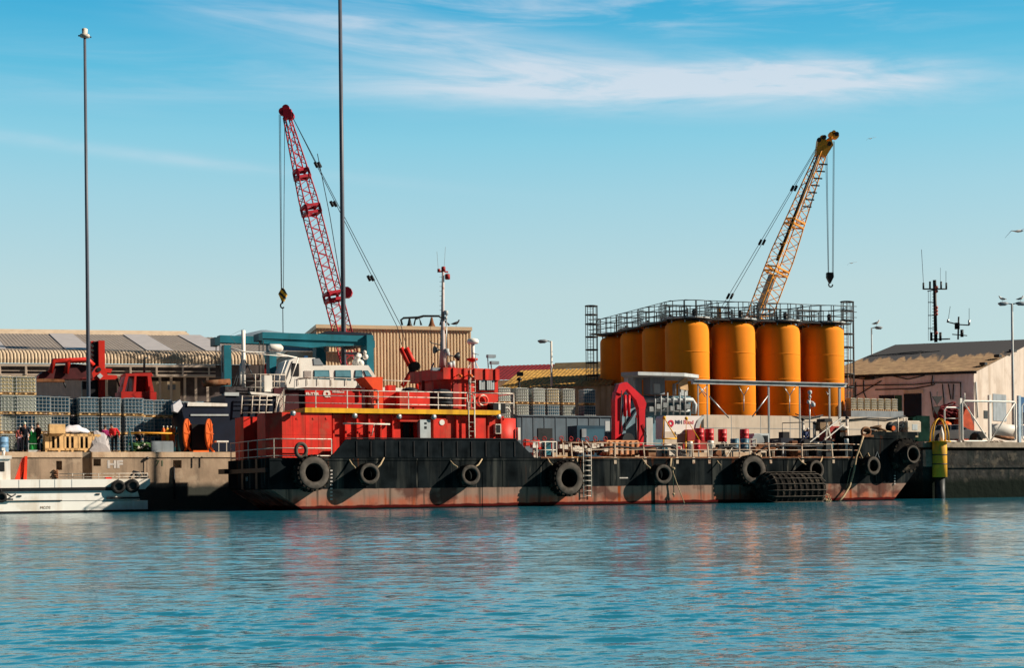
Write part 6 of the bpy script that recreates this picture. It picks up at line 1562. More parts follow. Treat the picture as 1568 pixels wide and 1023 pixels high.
for k in range(9):
    t_ = k/8; a = a0+(a1-a0)*t_; h = (.25+.24*sin(pi*min(1,t_*1.15)))*(1 if k < 8 else .4); rr.append([(a+.02*(i%2),12+.42*cos(q),z0+.02+max(0,h*sin(q))+.04*((i*k)%3)) for i,q in enumerate([pi*j/7 for j in range(8)])])
u.loft(rr, True, True, True); solo('sheeted_load', u, m_white_cloth, 'crumpled white plastic sheeted load lying on the slatted crate', 'load')
u = MB(); a0,_ = P(138,690,11.3); a1,_ = P(169,690,11.3); rr = []
for k in range(8):
    t_ = k/7; a = a0+(a1-a0)*t_; h = [.25,.95,1.3,1.36,1.25,1.2,.95,.1][k]; rr.append([(a+.1*sin(i*2+k),11.7+.45*cos(q)*(1-.1*(i%2)),QZ+max(.0,h*sin(q))) for i,q in enumerate([pi*j/7 for j in range(8)])])
u.loft(rr, True, True, False); solo('tarpaulin_heap', u, M('grey_tarpaulin',(.33,.32,.34),.7,var=.12,bump=.05,bns=3), 'heap covered by a grey white tarpaulin between the crate and two people', 'heap')
# green gas cylinders
for x, lb in ((48.5,'left of the two green gas cylinders standing on the left quay'),(53.5,'right of the two green gas cylinders standing on the left quay')):
    a,_ = P(x,690,11.7); t = T('gas_cylinder', lb, 'gas cylinder', (a,11.7,QZ), group='green gas cylinders'); u = MB(); u.rev([(.12,.14),(.14,.17),(.14,1.05),(.11,1.16),(.05,1.24)],(a,11.7,QZ),'z',14); t.part('body', u, m_green); u = MB(); u.rev([(.045,1.24),(.06,1.28),(.06,1.36),(.03,1.4)],(a,11.7,QZ),'z',8); t.part('valve', u, m_rail)
t = T('cylinder_rack', 'small pale metal rack holding the green gas cylinders', 'rack', (P(51,690,11.7)[0],11.7,QZ)); a = P(51,690,11.7)[0]
u = MB(); u.box(a-.3,a+.3,11.5,11.9,QZ+.02,QZ+.13)
for x in (a-.3,a+.3): u.tube([(x,11.5,QZ),(x,11.5,QZ+.55)],.02,4)
u.tube([(a-.3,11.5,QZ+.5),(a+.3,11.5,QZ+.5)],.02,4); t.part('frame', u, m_lgrey)
# blue white drum far left
drum('oil_drum', 4, 669, 11.6, .33, .9, M('striped_blue_plastic',(.12,.25,.42),.5,var=.4,ns=5), 'blue and white drum on the quay at the left edge', None, base=QZ)
# orange yellow gas cylinders
m_oc = M('orange_cylinder_paint',(.72,.13,.02),.45,var=.15); m_yc = M('yellow_cylinder_paint',(.75,.42,.04),.45,var=.15)
for i,(x,m,lb) in enumerate(((250.5,m_oc,'leftmost orange gas cylinder of the group behind the barrier pole'),(256.5,m_yc,'yellow gas cylinder in the orange group behind the barrier pole'),(262,m_oc,'middle orange gas cylinder beside the yellow one'),(267,m_oc,'rightmost orange gas cylinder of the group'))):
    b = 11.8; a,_ = P(x,690,b); t = T('gas_cylinder', lb, 'gas cylinder', (a,b,QZ+.3), group='orange and yellow gas cylinders'); u = MB(); u.rev([(.1,0),(.115,.03),(.115,1.05),(.08,1.17),(.04,1.22)],(a,b,QZ+.3),'z',14); t.part('body', u, m); u = MB(); u.rev([(.04,1.22),(.045,1.34)],(a,b,QZ+.3),'z',8); t.part('valve', u, m_rail)
u = MB(); pbox(u, 231, 264, 676, 693, 11.3, 11)
solo('grey_tub', u, m_grey, 'low grey blue steel tub in front of the gas cylinders', 'tub')
t = T('barrier', 'orange yellow barrier pole on teal trestle legs', 'barrier', (P(235,690,11.15)[0],11.15,QZ))
u = MB(); ptube(u, [(197,663,11.15),(272,664,11.15)], .06, 8); t.part('pole', u, M('barrier_orange',(.75,.32,.03),.5))
for x in (198, 270):
    u = MB(); ptube(u, [(x-3,691,11.1),(x,655,11.1),(x+5,691,11.3)], .06, 5); t.part('trestle', u, m_dteal)
t = T('fishing_net_heap', 'heap of green net and dark gear on the quay under the barrier pole', 'heap', (P(215,690,11.8)[0],11.8,QZ)); random.seed(8)
u = MB()
for k in range(40):
    a = P(200+random.uniform(0,32),690,11.8)[0]; z = QZ+random.uniform(.05,.55); r = random.uniform(.12,.35); u.tube([(a+r*cos(q*pi/4)*random.uniform(.8,1.2),11.8+r*sin(q*pi/4),z+random.uniform(-.08,.08)) for q in range(8)], .045, 5, closed=True)
t.part('net', u, M('green_net',(.05,.12,.04),.9,var=.5,ns=5), kind=None)
u = MB()
for k in range(9): a = P(202+random.uniform(0,28),690,11.6)[0]; u.ball((a,11.5,QZ+random.uniform(.15,.5)), .07, 8)
t.part('float', u, m_rail)
# orange reels
for i,(x,lb) in enumerate(((286.5,'left of two upright orange reel discs on the quay, seen whole'),(320,'right of two upright orange reel discs on the quay, half hidden by a dark box'))):
    b = 11.5; a,_ = P(x,690,b); R_ = .92; zc_ = P(x,664,b)[1]
    t = T('reel_disc', lb, 'reel', (a,b,QZ), group='orange reel discs', rot=radians(62)); c0 = (a,b,zc_)
    u = MB(); u.rev([(.08,-.12),(R_*.9,-.07),(R_,-.05),(R_,.05),(R_*.9,.07),(.08,.12)], c0, 'b', 34); t.part('disc', u, M('reel_orange',(.42,.075,.012),.65,var=.2))
    u = MB()
    for k in range(8): q = pi*k/4; u.bar((a+.1*cos(q),b-.13,zc_+.1*sin(q)),(a+R_*.93*cos(q),b-.09,zc_+R_*.93*sin(q)),.05)
    u.rev([(.15,-.2),(.15,.2)], c0, 'b', 12); t.part('spoke', u, M('reel_orange',(.42,.075,.012),.65,var=.2))
    u = MB(); u.tube([(a+.1,b,zc_-.75),(a+.25,b-.25,QZ)],.08,6); u.tube([(a+.1,b,zc_-.75),(a+.25,b+.25,QZ)],.08,6); t.part('leg', u, m_orange)
u = MB(); pbox(u, 294, 317, 650, 690, 11.5, 12.4); solo('reel_box', u, m_black, 'black box standing between the two orange reel discs', 'box')
u = MB(); pbox(u, 296, 320, 690, 693.3, 11.1, 11.5); solo('orange_plank', u, m_orange, 'short orange beam lying on the quay edge between the reels', 'beam')
t = T('white_table', 'small white tubular table on the quay beside the stern of the barge', 'table', (P(341,690,11.3)[0],11.3,QZ)); u = MB(); pbox(u, 332, 350, 675, 677.5, 11.1, 11.7); t.part('top', u, m_white); u = MB()
for x in (335, 347):
    ptube(u, [(x,677,10),(x,692,10)], .03, 4); ptube(u, [(x,677,11.6),(x,692,11.6)], .03, 4)
t.part('leg', u, m_rail)
# ---- hanging bits and rubber strip on the quay wall
u = MB(); ptube(u, [(266,715,10.75),(267,740,10.7),(267.5,765,10.7)], .07, 6); solo('hanging_chain', u, m_black, 'dark rubber covered chain hanging down the quay wall left of the barge', 'chain')
u = MB(); ptube(u, [(225,704,10.7),(225,735,10.7)], .02, 5); a,z=P(225.5,702,10.7); u.ball((a,10.7,z),.1); solo('thin_pole', u, m_dsteel, 'thin dark pole with a ball top leaning on the quay wall behind the white boat', 'pole')
u = MB()
for k in range(4): y = 721+k*3.4; ptube(u, [(82+(k%2)*2,y,10.73),(87+(k%2)*2,y,10.73)], .05, 5)
ptube(u,[(83,719,10.75),(84,733,10.75)],.03,5); ptube(u,[(88,719,10.75),(88,733,10.75)],.03,5)
solo('wall_ladder', u, m_rust, 'short rusty rung ladder on the quay wall below the square hole', 'ladder')
# ================================================================== red handling machine and red cab tractor
LB = 18
t = T('container_handler', 'big red lifting machine with a vertical mast and wide spreader arm behind the containers', 'machine', (P(140,690,LB)[0],LB,QZ))
m_hr = M('machine_red', (.48,.022,.014), .45, var=.15, streak=(.3,.03,.02), amt=.4)
u = MB(); pbox(u, 151.5, 161, 521.5, 640, LB, LB+.9); pbox(u, 140, 151.5, 522.5, 640, LB+.5, LB+1.2); mst = t.part('mast', u, m_hr)
u = MB(); pbox(u, 144, 151, 523, 640, LB+.35, LB+.5); t.part('chain_guide', u, m_black, mst)
u = MB()
for k in range(9): y = 528+k*7; ptube(u, [(140,y,LB+.4),(143,y+3,LB+.4)], .08, 4)
t.part('chain', u, m_cream, mst)
u = MB(); ppoly(u, [(121.5,576),(137,576),(148,561),(158,561),(163,570),(165,574),(179,575),(181,581),(122,582)], LB-.6, LB-.2); ppoly(u, [(160,564),(172,565),(170,571),(162,570)], LB-.4, LB); sp_ = t.part('spreader', u, m_hr)
u = MB(); a,z = P(153,576,LB-.65); u.prism([(a-.19,z),(a,z-.19),(a+.19,z),(a,z+.19)], LB-.72, LB-.6); t.part('plate', u, m_lgrey, sp_)
u = MB(); a,z = P(151.5,566,LB-.65); u.rev([(.14,0),(.14,.1)],(a,LB-.66,z),'b',12); t.part('pin', u, m_black, sp_)
u = MB(); ptube(u, [(178,578,LB-.4),(183,592,LB-.4)], .06, 5); ptube(u, [(97,584,LB-.9),(101,594,LB-.9)], .06, 5); t.part('hook', u, m_dsteel, sp_)
u = MB()
for pts in ([(77,571,LB-.9),(83,552.5,LB-.9),(104,552.5,LB-.9),(135,551,LB-.9),(143,560,LB-.9)],[(101,572,LB-.9),(105,553,LB-.9),(110,551,LB-.9)],[(83,553,LB+.2),(104,553,LB+.2)]): ptube(u, pts, .17, 6)
t.part('guard_bar', u, m_hr)
u = MB(); ppoly(u, [(55,578),(66,569),(78,567),(85,560),(100,559),(112,557),(138,560),(143,580),(60,581)], LB-.7, LB+.6); t.part('boom', u, M('oily_maroon',(.06,.012,.015),.6,var=.5,blotch=(.25,.03,.03),bamt=.7,bscale=1.0))
u = MB(); ppoly(u, [(43,581),(70,580),(98,581),(100,585),(44,585)], LB-1, LB-.4); t.part('fork', u, m_rust)
u = MB(); pbox(u, 120, 180, 640, 680, LB-1, LB+4); t.part('chassis', u, m_hr)
u = MB(); pbox(u, 126,146,584,640,LB-.1,LB+.2); t.part('hydraulic_ram', u, m_black)
TBb = 16.8; m_cabr = M('cab_red', (.38,.018,.014), .5, var=.2, streak=(.2,.02,.02), amt=.5)
t = T('red_cab_tractor', 'red machine cab with slanted side windows above the container stack', 'machine', (P(212,690,TBb)[0],TBb,QZ))
u = MB(); ppoly(u, [(192,572),(232,571),(235,576),(193,576)], TBb, TBb+1.6); t.part('roof', u, m_cabr)
for pts, nm in (([(192,576),(197,576),(191,600),(187,600)],'pillar'),([(226,576),(231,576),(236,600),(228,600)],'pillar'),([(206,576),(209,576),(208,600),(204,600)],'pillar')):
    u = MB(); ppoly(u, pts, TBb, TBb+1.5); t.part(nm, u, m_cabr)
u = MB(); ppoly(u, [(193,577),(198,577),(194,600),(188,600)], TBb+.3, TBb+.35); t.part('window', u, M('pale_sky_pane',(.25,.42,.5),.1))
u = MB(); ppoly(u, [(200,577),(226,577),(227,600),(198,600)], TBb+1.2, TBb+1.3); t.part('pane', u, m_dred)
u = MB(); pbox(u, 186, 240, 600, 680, TBb, TBb+2); t.part('body', u, m_cabr)
u = MB(); ptube(u, [(221,573,TBb+.5),(221,549,TBb+.5),(226,548,TBb+.5)], .08, 7); t.part('exhaust', u, m_dsteel)
# ================================================================== white workboat at the left
WBb = 6.0
t = T('white_workboat', 'white workboat with black rubbing strakes moored below the quay at far left', 'boat', (P(60,780,WBb)[0],WBb,0))
aL = P(-140,780,WBb)[0]; aS = P(228,778,WBb)[0]; aT = P(230,745,WBb)[0]
zd = P(60,734.5,WBb)[1]; zk = P(60,751,WBb)[1]
m_wb = M('white_hull', (.80,.79,.76), .4, var=.05, streak=(.45,.28,.13), amt=.5, sscale=.9, blotch=(.5,.42,.3), bamt=.35, bscale=.7)
u = MB(); bow = 3.0
def wr(z, w): return [(aS, WBb+w, z), (aS, WBb+2.8-w, z), (aL, WBb+2.8-w, z), (aL, WBb+w, z)]
u.prism([(aL,-.5),(aS-.05,-.5),(aS-.05,P(200,767,WBb)[1]),(aL,P(60,767,WBb)[1])], WBb+.06, WBb+2.7)
u.prism([(aL,P(60,767,WBb)[1]+.001),(P(215,767,WBb)[0],P(200,766,WBb)[1]+.001),(P(210,750,WBb)[0],zk),(aL,zk)], WBb+.03, WBb+2.7)
u.prism([(aL,zk+.001),(aT-.3,zk+.001),(aT,zk+.3),(aT,zd),(aL,zd)], WBb, WBb+2.8)
hb = t.part('hull', u, m_wb)
u = MB(); u.box(aL,P(178,752,WBb)[0],WBb-.07,WBb,zk-.06,zk+.14); u.box(P(163,763,WBb)[0],P(216,763,WBb)[0],WBb-.07,WBb+.03,P(190,764.5,WBb)[1],P(190,761.5,WBb)[1]); u.box(aL,P(95,766,WBb)[0],WBb,WBb+.03,P(60,767,WBb)[1]-.03,P(60,767,WBb)[1]+.02)
u.prism([(aL,-.02),(aS-.04,-.02),(aS-.04,.12),(aL,.12)],WBb+.05,WBb+.07)
for x,y in ((150,757),(30,760)): pbox(u,x-3,x+3,y-1,y+1,WBb-.02,WBb+.03)
t.part('rubbing_strake', u, m_black, hb)
u = MB()
for x in (29, 61, 84, 110): a = P(x,745,WBb)[0]; u.box(a-.015,a+.015,WBb-.006,WBb,zk+.1,zd-.02)
t.part('seam', u, m_grey, hb)
u = MB(); pbox(u, -60, 16, 699, 737, WBb+.6, WBb+2.2); wh_ = t.part('wheelhouse', u, m_white); u = MB(); pbox(u, -60, 18, 698, 703, WBb+.5, WBb+2.3); u.add([]and[],[]) if False else None; t.part('roof', u, m_white, wh_)
u = MB(); pbox(u, -20, 7, 707.5, 722, WBb+.57, WBb+.6); t.part('window', u, m_dsteel, wh_)
u = MB(); ptube(u, [(5,698,WBb+1),(6,690,WBb+1)], .08, 6); pbox(u, 3,8,686,690,WBb+.9,WBb+1.1); t.part('lamp', u, m_white, wh_)
u = MB()
for y in (726, 731): ptube(u, [(90,y,WBb+.1),(226,y-1,WBb+.1)], .018, 5)
for x in (111, 128, 151, 182, 205, 226): ptube(u, [(x,725,WBb+.1),(x,734,WBb+.1)], .02, 5)
t.part('railing', u, m_rail)
u = MB(); ptube(u,[(198,733,WBb+.5),(205,722,WBb+.5),(212,724,WBb+.5),(218,733,WBb+.5)],.07,6); ptube(u,[(217,722,WBb+.4),(224,735,WBb+.4)],.04,5); a,z=P(210,728,WBb+.5); u.ball((a,WBb+.5,z),.22); u.ball((a+.5,WBb+.5,z-.1),.16); t.part('stern_gear', u, m_dsteel)
u = MB(); pbox(u,162,171,731,734.5,WBb+.4,WBb+.8); t.part('red_locker', u, m_red)
text_mesh('MCO2', .2, M('faded_brown_lettering',(.25,.15,.08),.8), hb, (P(62,779,WBb)[0]-t.base[0], .045, P(62,780,WBb)[1]+.02), rot=(pi/2,0,0), depth=.003)
# the red A frame on its deck
t2 = T('red_deck_ramp', 'upright bright red folded ramp standing on the deck of the white boat', 'ramp', (P(32,735,WBb+1)[0],WBb+1,zd))
u = MB(); ppoly(u, [(23.5,735),(35,701),(38,700),(40,706),(31,735)], WBb+.9, WBb+1.3); ppoly(u, [(36,735),(38,699),(42,698.5),(41,735)], WBb+.8, WBb+1.2); t2.part('panel', u, M('bright_orange_red',(.72,.05,.02),.5,var=.15))
u = MB(); ppoly(u, [(32,735),(37,712),(38,735)], WBb+1.0, WBb+1.1); t2.part('brace', u, m_dred)
for x, y, lb, bb_ in ((181.5,746,'black tyre hung on the stern quarter of the white boat, left one','a'),(203,744.5,'black tyre hung on the stern quarter of the white boat, right one','b'),(2,762,'black tyre fender low on the hull of the white boat at the left edge','c')):
    R_ = .4 if bb_ != 'c' else .3; b = WBb-.14; a,z = P(x,y,b-.1)
    t3 = T('small_fender_tyre', lb, 'tyre', (a,b,z-R_), group='car tyres hung on the white boat'); t3.part('carcass', tyre_mb((a,b,z),R_,.24,R_*.5), M('clean_black_rubber',(.012,.012,.013),.6,var=.2))
    u = MB(); u.rev([(R_*.5,-.02),(R_*.5,.02)],(a,b+.05,z),'b',20); t3.part('hub', u, m_dsteel)
    u = MB(); u.tube([(a,b,z+R_*.9),(a+.05,WBb-.02,zd if bb_!='c' else z+.5)],.02,5); t3.part('rope', u, m_dsteel)
u = MB(); ptube(u,[(10,757,WBb-.1),(18,761,WBb-.12),(24,757,WBb-.1)],.04,6); ptube(u,[(8,765,WBb-.1),(20,765,WBb-.1)],.05,6); solo('mooring_rope', u, m_dsteel, 'short dark rope looped beside the tyre at the left edge', 'rope')
# ================================================================== right pier
PZ = 4.25; PBb = 6.6
m_pier = M('dark_pier_stone', (.035,.036,.036), .9, var=.4, ns=1.2, blotch=(.13,.115,.095), bamt=.45, bscale=1.6, bump=.16, bns=1.8, streak=(.012,.02,.02), amt=.7, spec=0)
u = MB(); ap0 = P(1413,690,PBb)[0]; u.box(ap0, 130, PBb, QB+.3, -2, PZ-.65); u.box(P(1424,690,PBb)[0], 130, PBb+.7, QB+.3, 1.0, PZ-.4); u.box(P(1424,690,PBb)[0], 60, PBb-.12, PBb, 2.3, 2.5)
pr = solo('pier', u, m_pier, None, None, base=(ap0,PBb,0), kind='structure')
u = MB(); u.box(ap0, 130, PBb-.05, 40, PZ-.4, PZ); u.box(ap0,P(1426,690,PBb)[0],PBb-.3,PBb,2.4,PZ-.6); darken_low(m_pier, 1.2, 1.7, (.012,.016,.014))
solo('pier_coping', u, M('worn_coping',(.26,.22,.18),.9,var=.25,blotch=(.08,.07,.06),bamt=.8,bscale=.7,bump=.03), None, None, base=(ap0,PBb,0), kind='structure')
# yellow fender pile
b = PBb-.55; a0,_ = P(1430,700,b); a1,_ = P(1447.5,700,b); am=(a0+a1)/2; R_=(a1-a0)/2*.98
t = T('fender_pile', 'tall yellow cylindrical pile with hooped yellow guard on top, right of the bow', 'pile', (am,b,0))
zt_ = P(1438,677,b)[1]; zb_ = P(1438,731,b)[1]
u = MB(); u.rev([(R_,zb_),(R_,zt_-.05),(R_*.95,zt_)],(am,b,0),'z',22); pl_ = t.part('sleeve', u, M('pile_yellow',(.70,.36,.03),.6,var=.15,blotch=(.3,.2,.05),bamt=.5,bscale=1.2,streak=(.25,.12,.04),amt=.5))
u = MB(); u.rev([(R_*.7,-1.5),(R_*.7,zb_)],(am,b,0),'z',16); u.rev([(R_+.02,0),(R_+.02,.07)],(am,b,zt_-1.0),'z',20); u.rev([(R_+.02,0),(R_+.02,.07)],(am,b,zt_-1.7),'z',20); t.part('band', u, m_dsteel)
u = MB()
for s_ in (0, 1):
    q0 = .25 + s_*pi/2; u.tube([(am+R_*1.5*cos(q0)*cos(k*pi/10),b+R_*1.5*sin(q0)*cos(k*pi/10),zt_+1.75*sin(k*pi/10)**.8 if 0<k<10 else zt_) for k in range(11)], .05, 6)
t.part('hoop', u, m_yel)
u = MB(); u.rev([(.12,0),(.17,.2),(.17,.55),(.02,1.15)],(am+.05,b-.2,zt_),'z',12); t.part('cone', u, m_white)
u = MB(); u.rev([(R_*1.55,-.02),(R_*1.55,.06)],(am,b,zt_),'z',20); t.part('ring_platform', u, m_yel)
# daymark with two black triangles
t = T('daymark', 'two black downward triangles on a thin pole behind the yellow pile', 'daymark', (P(1436,690,9)[0],9,PZ)); 
u = MB(); ppoly(u,[(1428,607),(1444,607),(1435.5,620.5)],8.9,8.96); t.part('triangle', u, m_black); u = MB(); ppoly(u,[(1428,623),(1440,623),(1434.5,635)],8.9,8.96); t.part('triangle', u, m_black)
u = MB(); ptube(u,[(1436,655,9),(1435,600,9)],.03,5); t.part('pole', u, m_dsteel)
# gate frames
t = T('pier_gate', 'large white tubular gate frame with a V brace on the right pier', 'gate', (P(1515,690,7.4)[0],7.4,PZ)); gb=7.4
def rrect(x0,y0,x1,y1,b,r,rad=.18):
    u = MB(); A0,Z1 = P(x0,y0,b); A1,_ = P(x1,y0,b); Z0 = max(P(x0,y1,b)[1], PZ+.08)
    pts=[(A0+rad,b,Z1),(A1-rad,b,Z1),(A1,b,Z1-rad),(A1,b,Z0+rad),(A1-rad,b,Z0),(A0+rad,b,Z0),(A0,b,Z0+rad),(A0,b,Z1-rad)]; u.tube(pts,r,6,closed=True); return u
t.part('frame', rrect(1473,614,1555,676,gb,.075), m_white)
u = MB(); ptube(u,[(1475,616,gb),(1514,675,gb)],.06,6); ptube(u,[(1554,617,gb),(1517,675,gb)],.06,6); t.part('brace', u, m_white)
u = MB()
for x,y in ((1470.5,610),(1515,605)): a,z = P(x,y,gb+.1); u.box(a-.1,a+.1,gb,gb+.2,PZ,z)
ptube(u,[(1477,614,gb),(1477,602,gb)],.05,5); t.part('post', u, m_white)
t = T('side_gate', 'small white tubular gate left of the large gate frame', 'gate', (P(1459,690,7.6)[0],7.6,PZ)); t.part('frame', rrect(1446,624,1469,676,7.6,.065), m_white); u = MB(); ptube(u,[(1446,641,7.6),(1469,641,7.6)],.025,5); t.part('rail', u, m_white)
t = T('blue_gate', 'pale blue gate post with white frame at the right edge of the picture', 'gate', (P(1563,690,7.4)[0],7.4,PZ)); u = MB(); a,z=P(1560,606,7.4); u.box(a-.12,a+.12,7.3,7.5,PZ,z); t.part('post', u, M('pale_blue_paint',(.35,.48,.6),.5)); t.part('frame', rrect(1565,618,1610,674,7.4,.06), m_white)
u = MB(); pbox(u,1568,1600,632,650,8,8.3); pbox(u,1567,1600,652,668,8,8.3); t.part('panel', u, m_blue)
# odds and ends
random.seed(31)
t = T('red_net_pile', 'pile of dark red netting and hoses behind the small white gate', 'net', (P(1455,690,12)[0],12,PZ)); u = MB()
for k in range(60):
    x = random.uniform(1439,1470); a = P(x,640,12)[0]; hmax = P(x, 617+8*abs((x-1452)/14)**1.5, 12)[1]; z = PZ + (hmax-PZ)*random.random()**.6; r = random.uniform(.15,.5)
    u.tube([(a+r*cos(q*pi/4),12+r*.5*sin(q*pi/4),z+r*.4*sin(q*pi/4+k)) for q in range(8)], .07, 5, closed=True)
u.box(P(1441,640,12)[0],P(1468,640,12)[0],12,12.8,PZ,P(1455,622,12)[1]); t.part('netting', u, M('maroon_net',(.13,.015,.02),.9,var=.6,ns=4))
u = MB(); ppoly(u,[(1470,650),(1478,628),(1484,622),(1487,640),(1492,652),(1492,676),(1470,676)],10.8,11.6); solo('traffic_cone_stack', u, M('orange_red_cover',(.42,.07,.03),.8,var=.4,ns=2), 'orange red covered pile behind the large white gate, left side', 'pile')
u = MB(); a,z=P(1447,652,10.5); u.rev([(.5,-.5),(.6,-.1),(.45,.2),(.2,.35)],(a,10.5,z),'z',14); solo('yellow_float', u, m_orange, 'orange yellow float behind the roof of the white car', 'float')
u = MB(); pbox(u,1403,1424,637,676,12,13.5); ppoly(u,[(1395,676),(1398,640),(1404,637),(1404,676)],12,13.4); solo('dark_skip', u, M('dark_green_paint',(.01,.03,.025),.9,var=.4,spec=0), 'dark green skip between the bow of the barge and the white car', 'skip')
t = T('hauled_dinghy', 'white dinghy on the pier behind the large gate', 'dinghy', (P(1530,690,9)[0],9,PZ)); u = MB(); rr=[]
for k in range(7):
    q=k/6; a=P(1548-32*q,660,9)[0]; w=.75*(1-q**2.5)+.03; kz=PZ+.25+.35*q*q; tz=P(1530,652,9)[1]+.15*q; rr.append([(a,9-w,tz),(a,9-w*.75,kz+.25),(a,9,kz),(a,9+w*.75,kz+.25),(a,9+w,tz)])
u.loft(rr,True,True,True,closed=True); t.part('hull', u, m_white)
u = MB(); ptube(u,[(1520,668,8.3),(1552,671,8.3)],.09,5); u.box(P(1525,670,9)[0],P(1545,670,9)[0],8.6,9.4,PZ,PZ+.25); t.part('cradle', u, m_rust)
u = MB(); 
for k in range(10): x=1512+k*2.6; a,_=P(x,676,7.1); u.tube([(a+.18*cos(q*pi/4),7.1+.15*sin(q*pi/4),PZ+.06+.03*(k%3)) for q in range(8)],.035,5,closed=True)
solo('rope_coil', u, m_rail, 'pale coiled rope lying at the foot of the large gate', 'rope')
u = MB(); ppoly(u,[(1495,676),(1497,664),(1505,661),(1508,668),(1503,676)],7.6,8.2); solo('black_bundle', u, m_black, 'black bundle at the foot of the large gate beside the car bonnet', 'bundle')
# ---- white car
def car(a, b, z, rot, label):
    t = T('parked_car', label, 'car', (a,b,z), rot=rot); o = Vector((a,b,z))
    def V(x,y,zz): return (a+x, b+y, z+zz)
    prof = [(-2.05,.35),(-2.1,.6),(-2.02,.95),(-1.9,1.0),(1.0,1.0),(1.9,.86),(2.08,.7),(2.1,.35)]
    u = MB(); rr = []
    for y, s_ in ((-.82,.96),(-.78,1),(.78,1),(.82,.96)): rr.append([V(x*s_,y,zz) for x,zz in prof])
    u.loft(rr, True, True)
    u2 = [(-1.95,1.0),(-1.75,1.38),(-1.4,1.47),(.1,1.47),(.95,1.0)]
    u.loft([[V(x,-.76,zz) if zz==1.0 else V(x,-.64,zz) for x,zz in u2],[V(x,.76,zz) if zz==1.0 else V(x,.64,zz) for x,zz in u2]], True, True)
    t.part('body', u, M('car_white',(.62,.62,.63),.25,var=.04))
    u = MB()
    for s_ in (-1,1):
        yy = s_
        u.add([V(-1.7,yy*.752,1.05),V(-.55,yy*.752,1.05),V(-.55,yy*.665,1.4),V(-1.55,yy*.665,1.4)],[(0,1,2,3)]); u.add([V(-.48,yy*.752,1.05),V(.75,yy*.752,1.05),V(.1,yy*.665,1.4),V(-.48,yy*.665,1.4)],[(0,1,2,3)])
    t.part('side_window', u, m_glass)
    u = MB(); u.add([V(.98,-.68,1.02),V(.98,.68,1.02),V(.2,.58,1.44),V(.2,-.58,1.44)],[(0,1,2,3)]); t.part('windscreen', u, m_glass)
    for x in (-1.3,1.3):
        for s_ in (-1,1):
            u = MB(); u.rev([(.34,0),(.34,.2)],V(x,s_*.72-.1,.33),'b',20,False); w = t.part('wheel', u, m_black); u = MB(); u.rev([(.2,0),(.2,.01)],V(x,s_*.83-.005,.33),'b',14,False); t.part('rim', u, m_lgrey, w)
            u = MB(); u.rev([(.42,0),(.42,.012)],V(x,s_*.822-.006,.40),'b',20,False); t.part('wheel_arch', u, m_dsteel)
    u = MB(); u.box(a+2.09,a+2.12,b-.45,b+.45,z+.5,z+.68); u.box(a+2.09,a+2.12,b-.6,b+.6,z+.36,z+.45); t.part('grille', u, m_black)
    for s_ in (-1,1): u = MB(); u.box(a+1.98,a+2.1,b+s_*.72-.12,b+s_*.72+.12,z+.62,z+.78); t.part('headlight', u, m_lgrey)
    u = MB(); u.box(a+2.115,a+2.13,b-.25,b+.25,z+.47,z+.56); t.part('number_plate', u, m_rail)
    return t
a,_ = P(1466,676,9.6); car(a, 9.6, PZ, radians(-40), 'white car parked on the right pier behind the small gate, nose to the right')
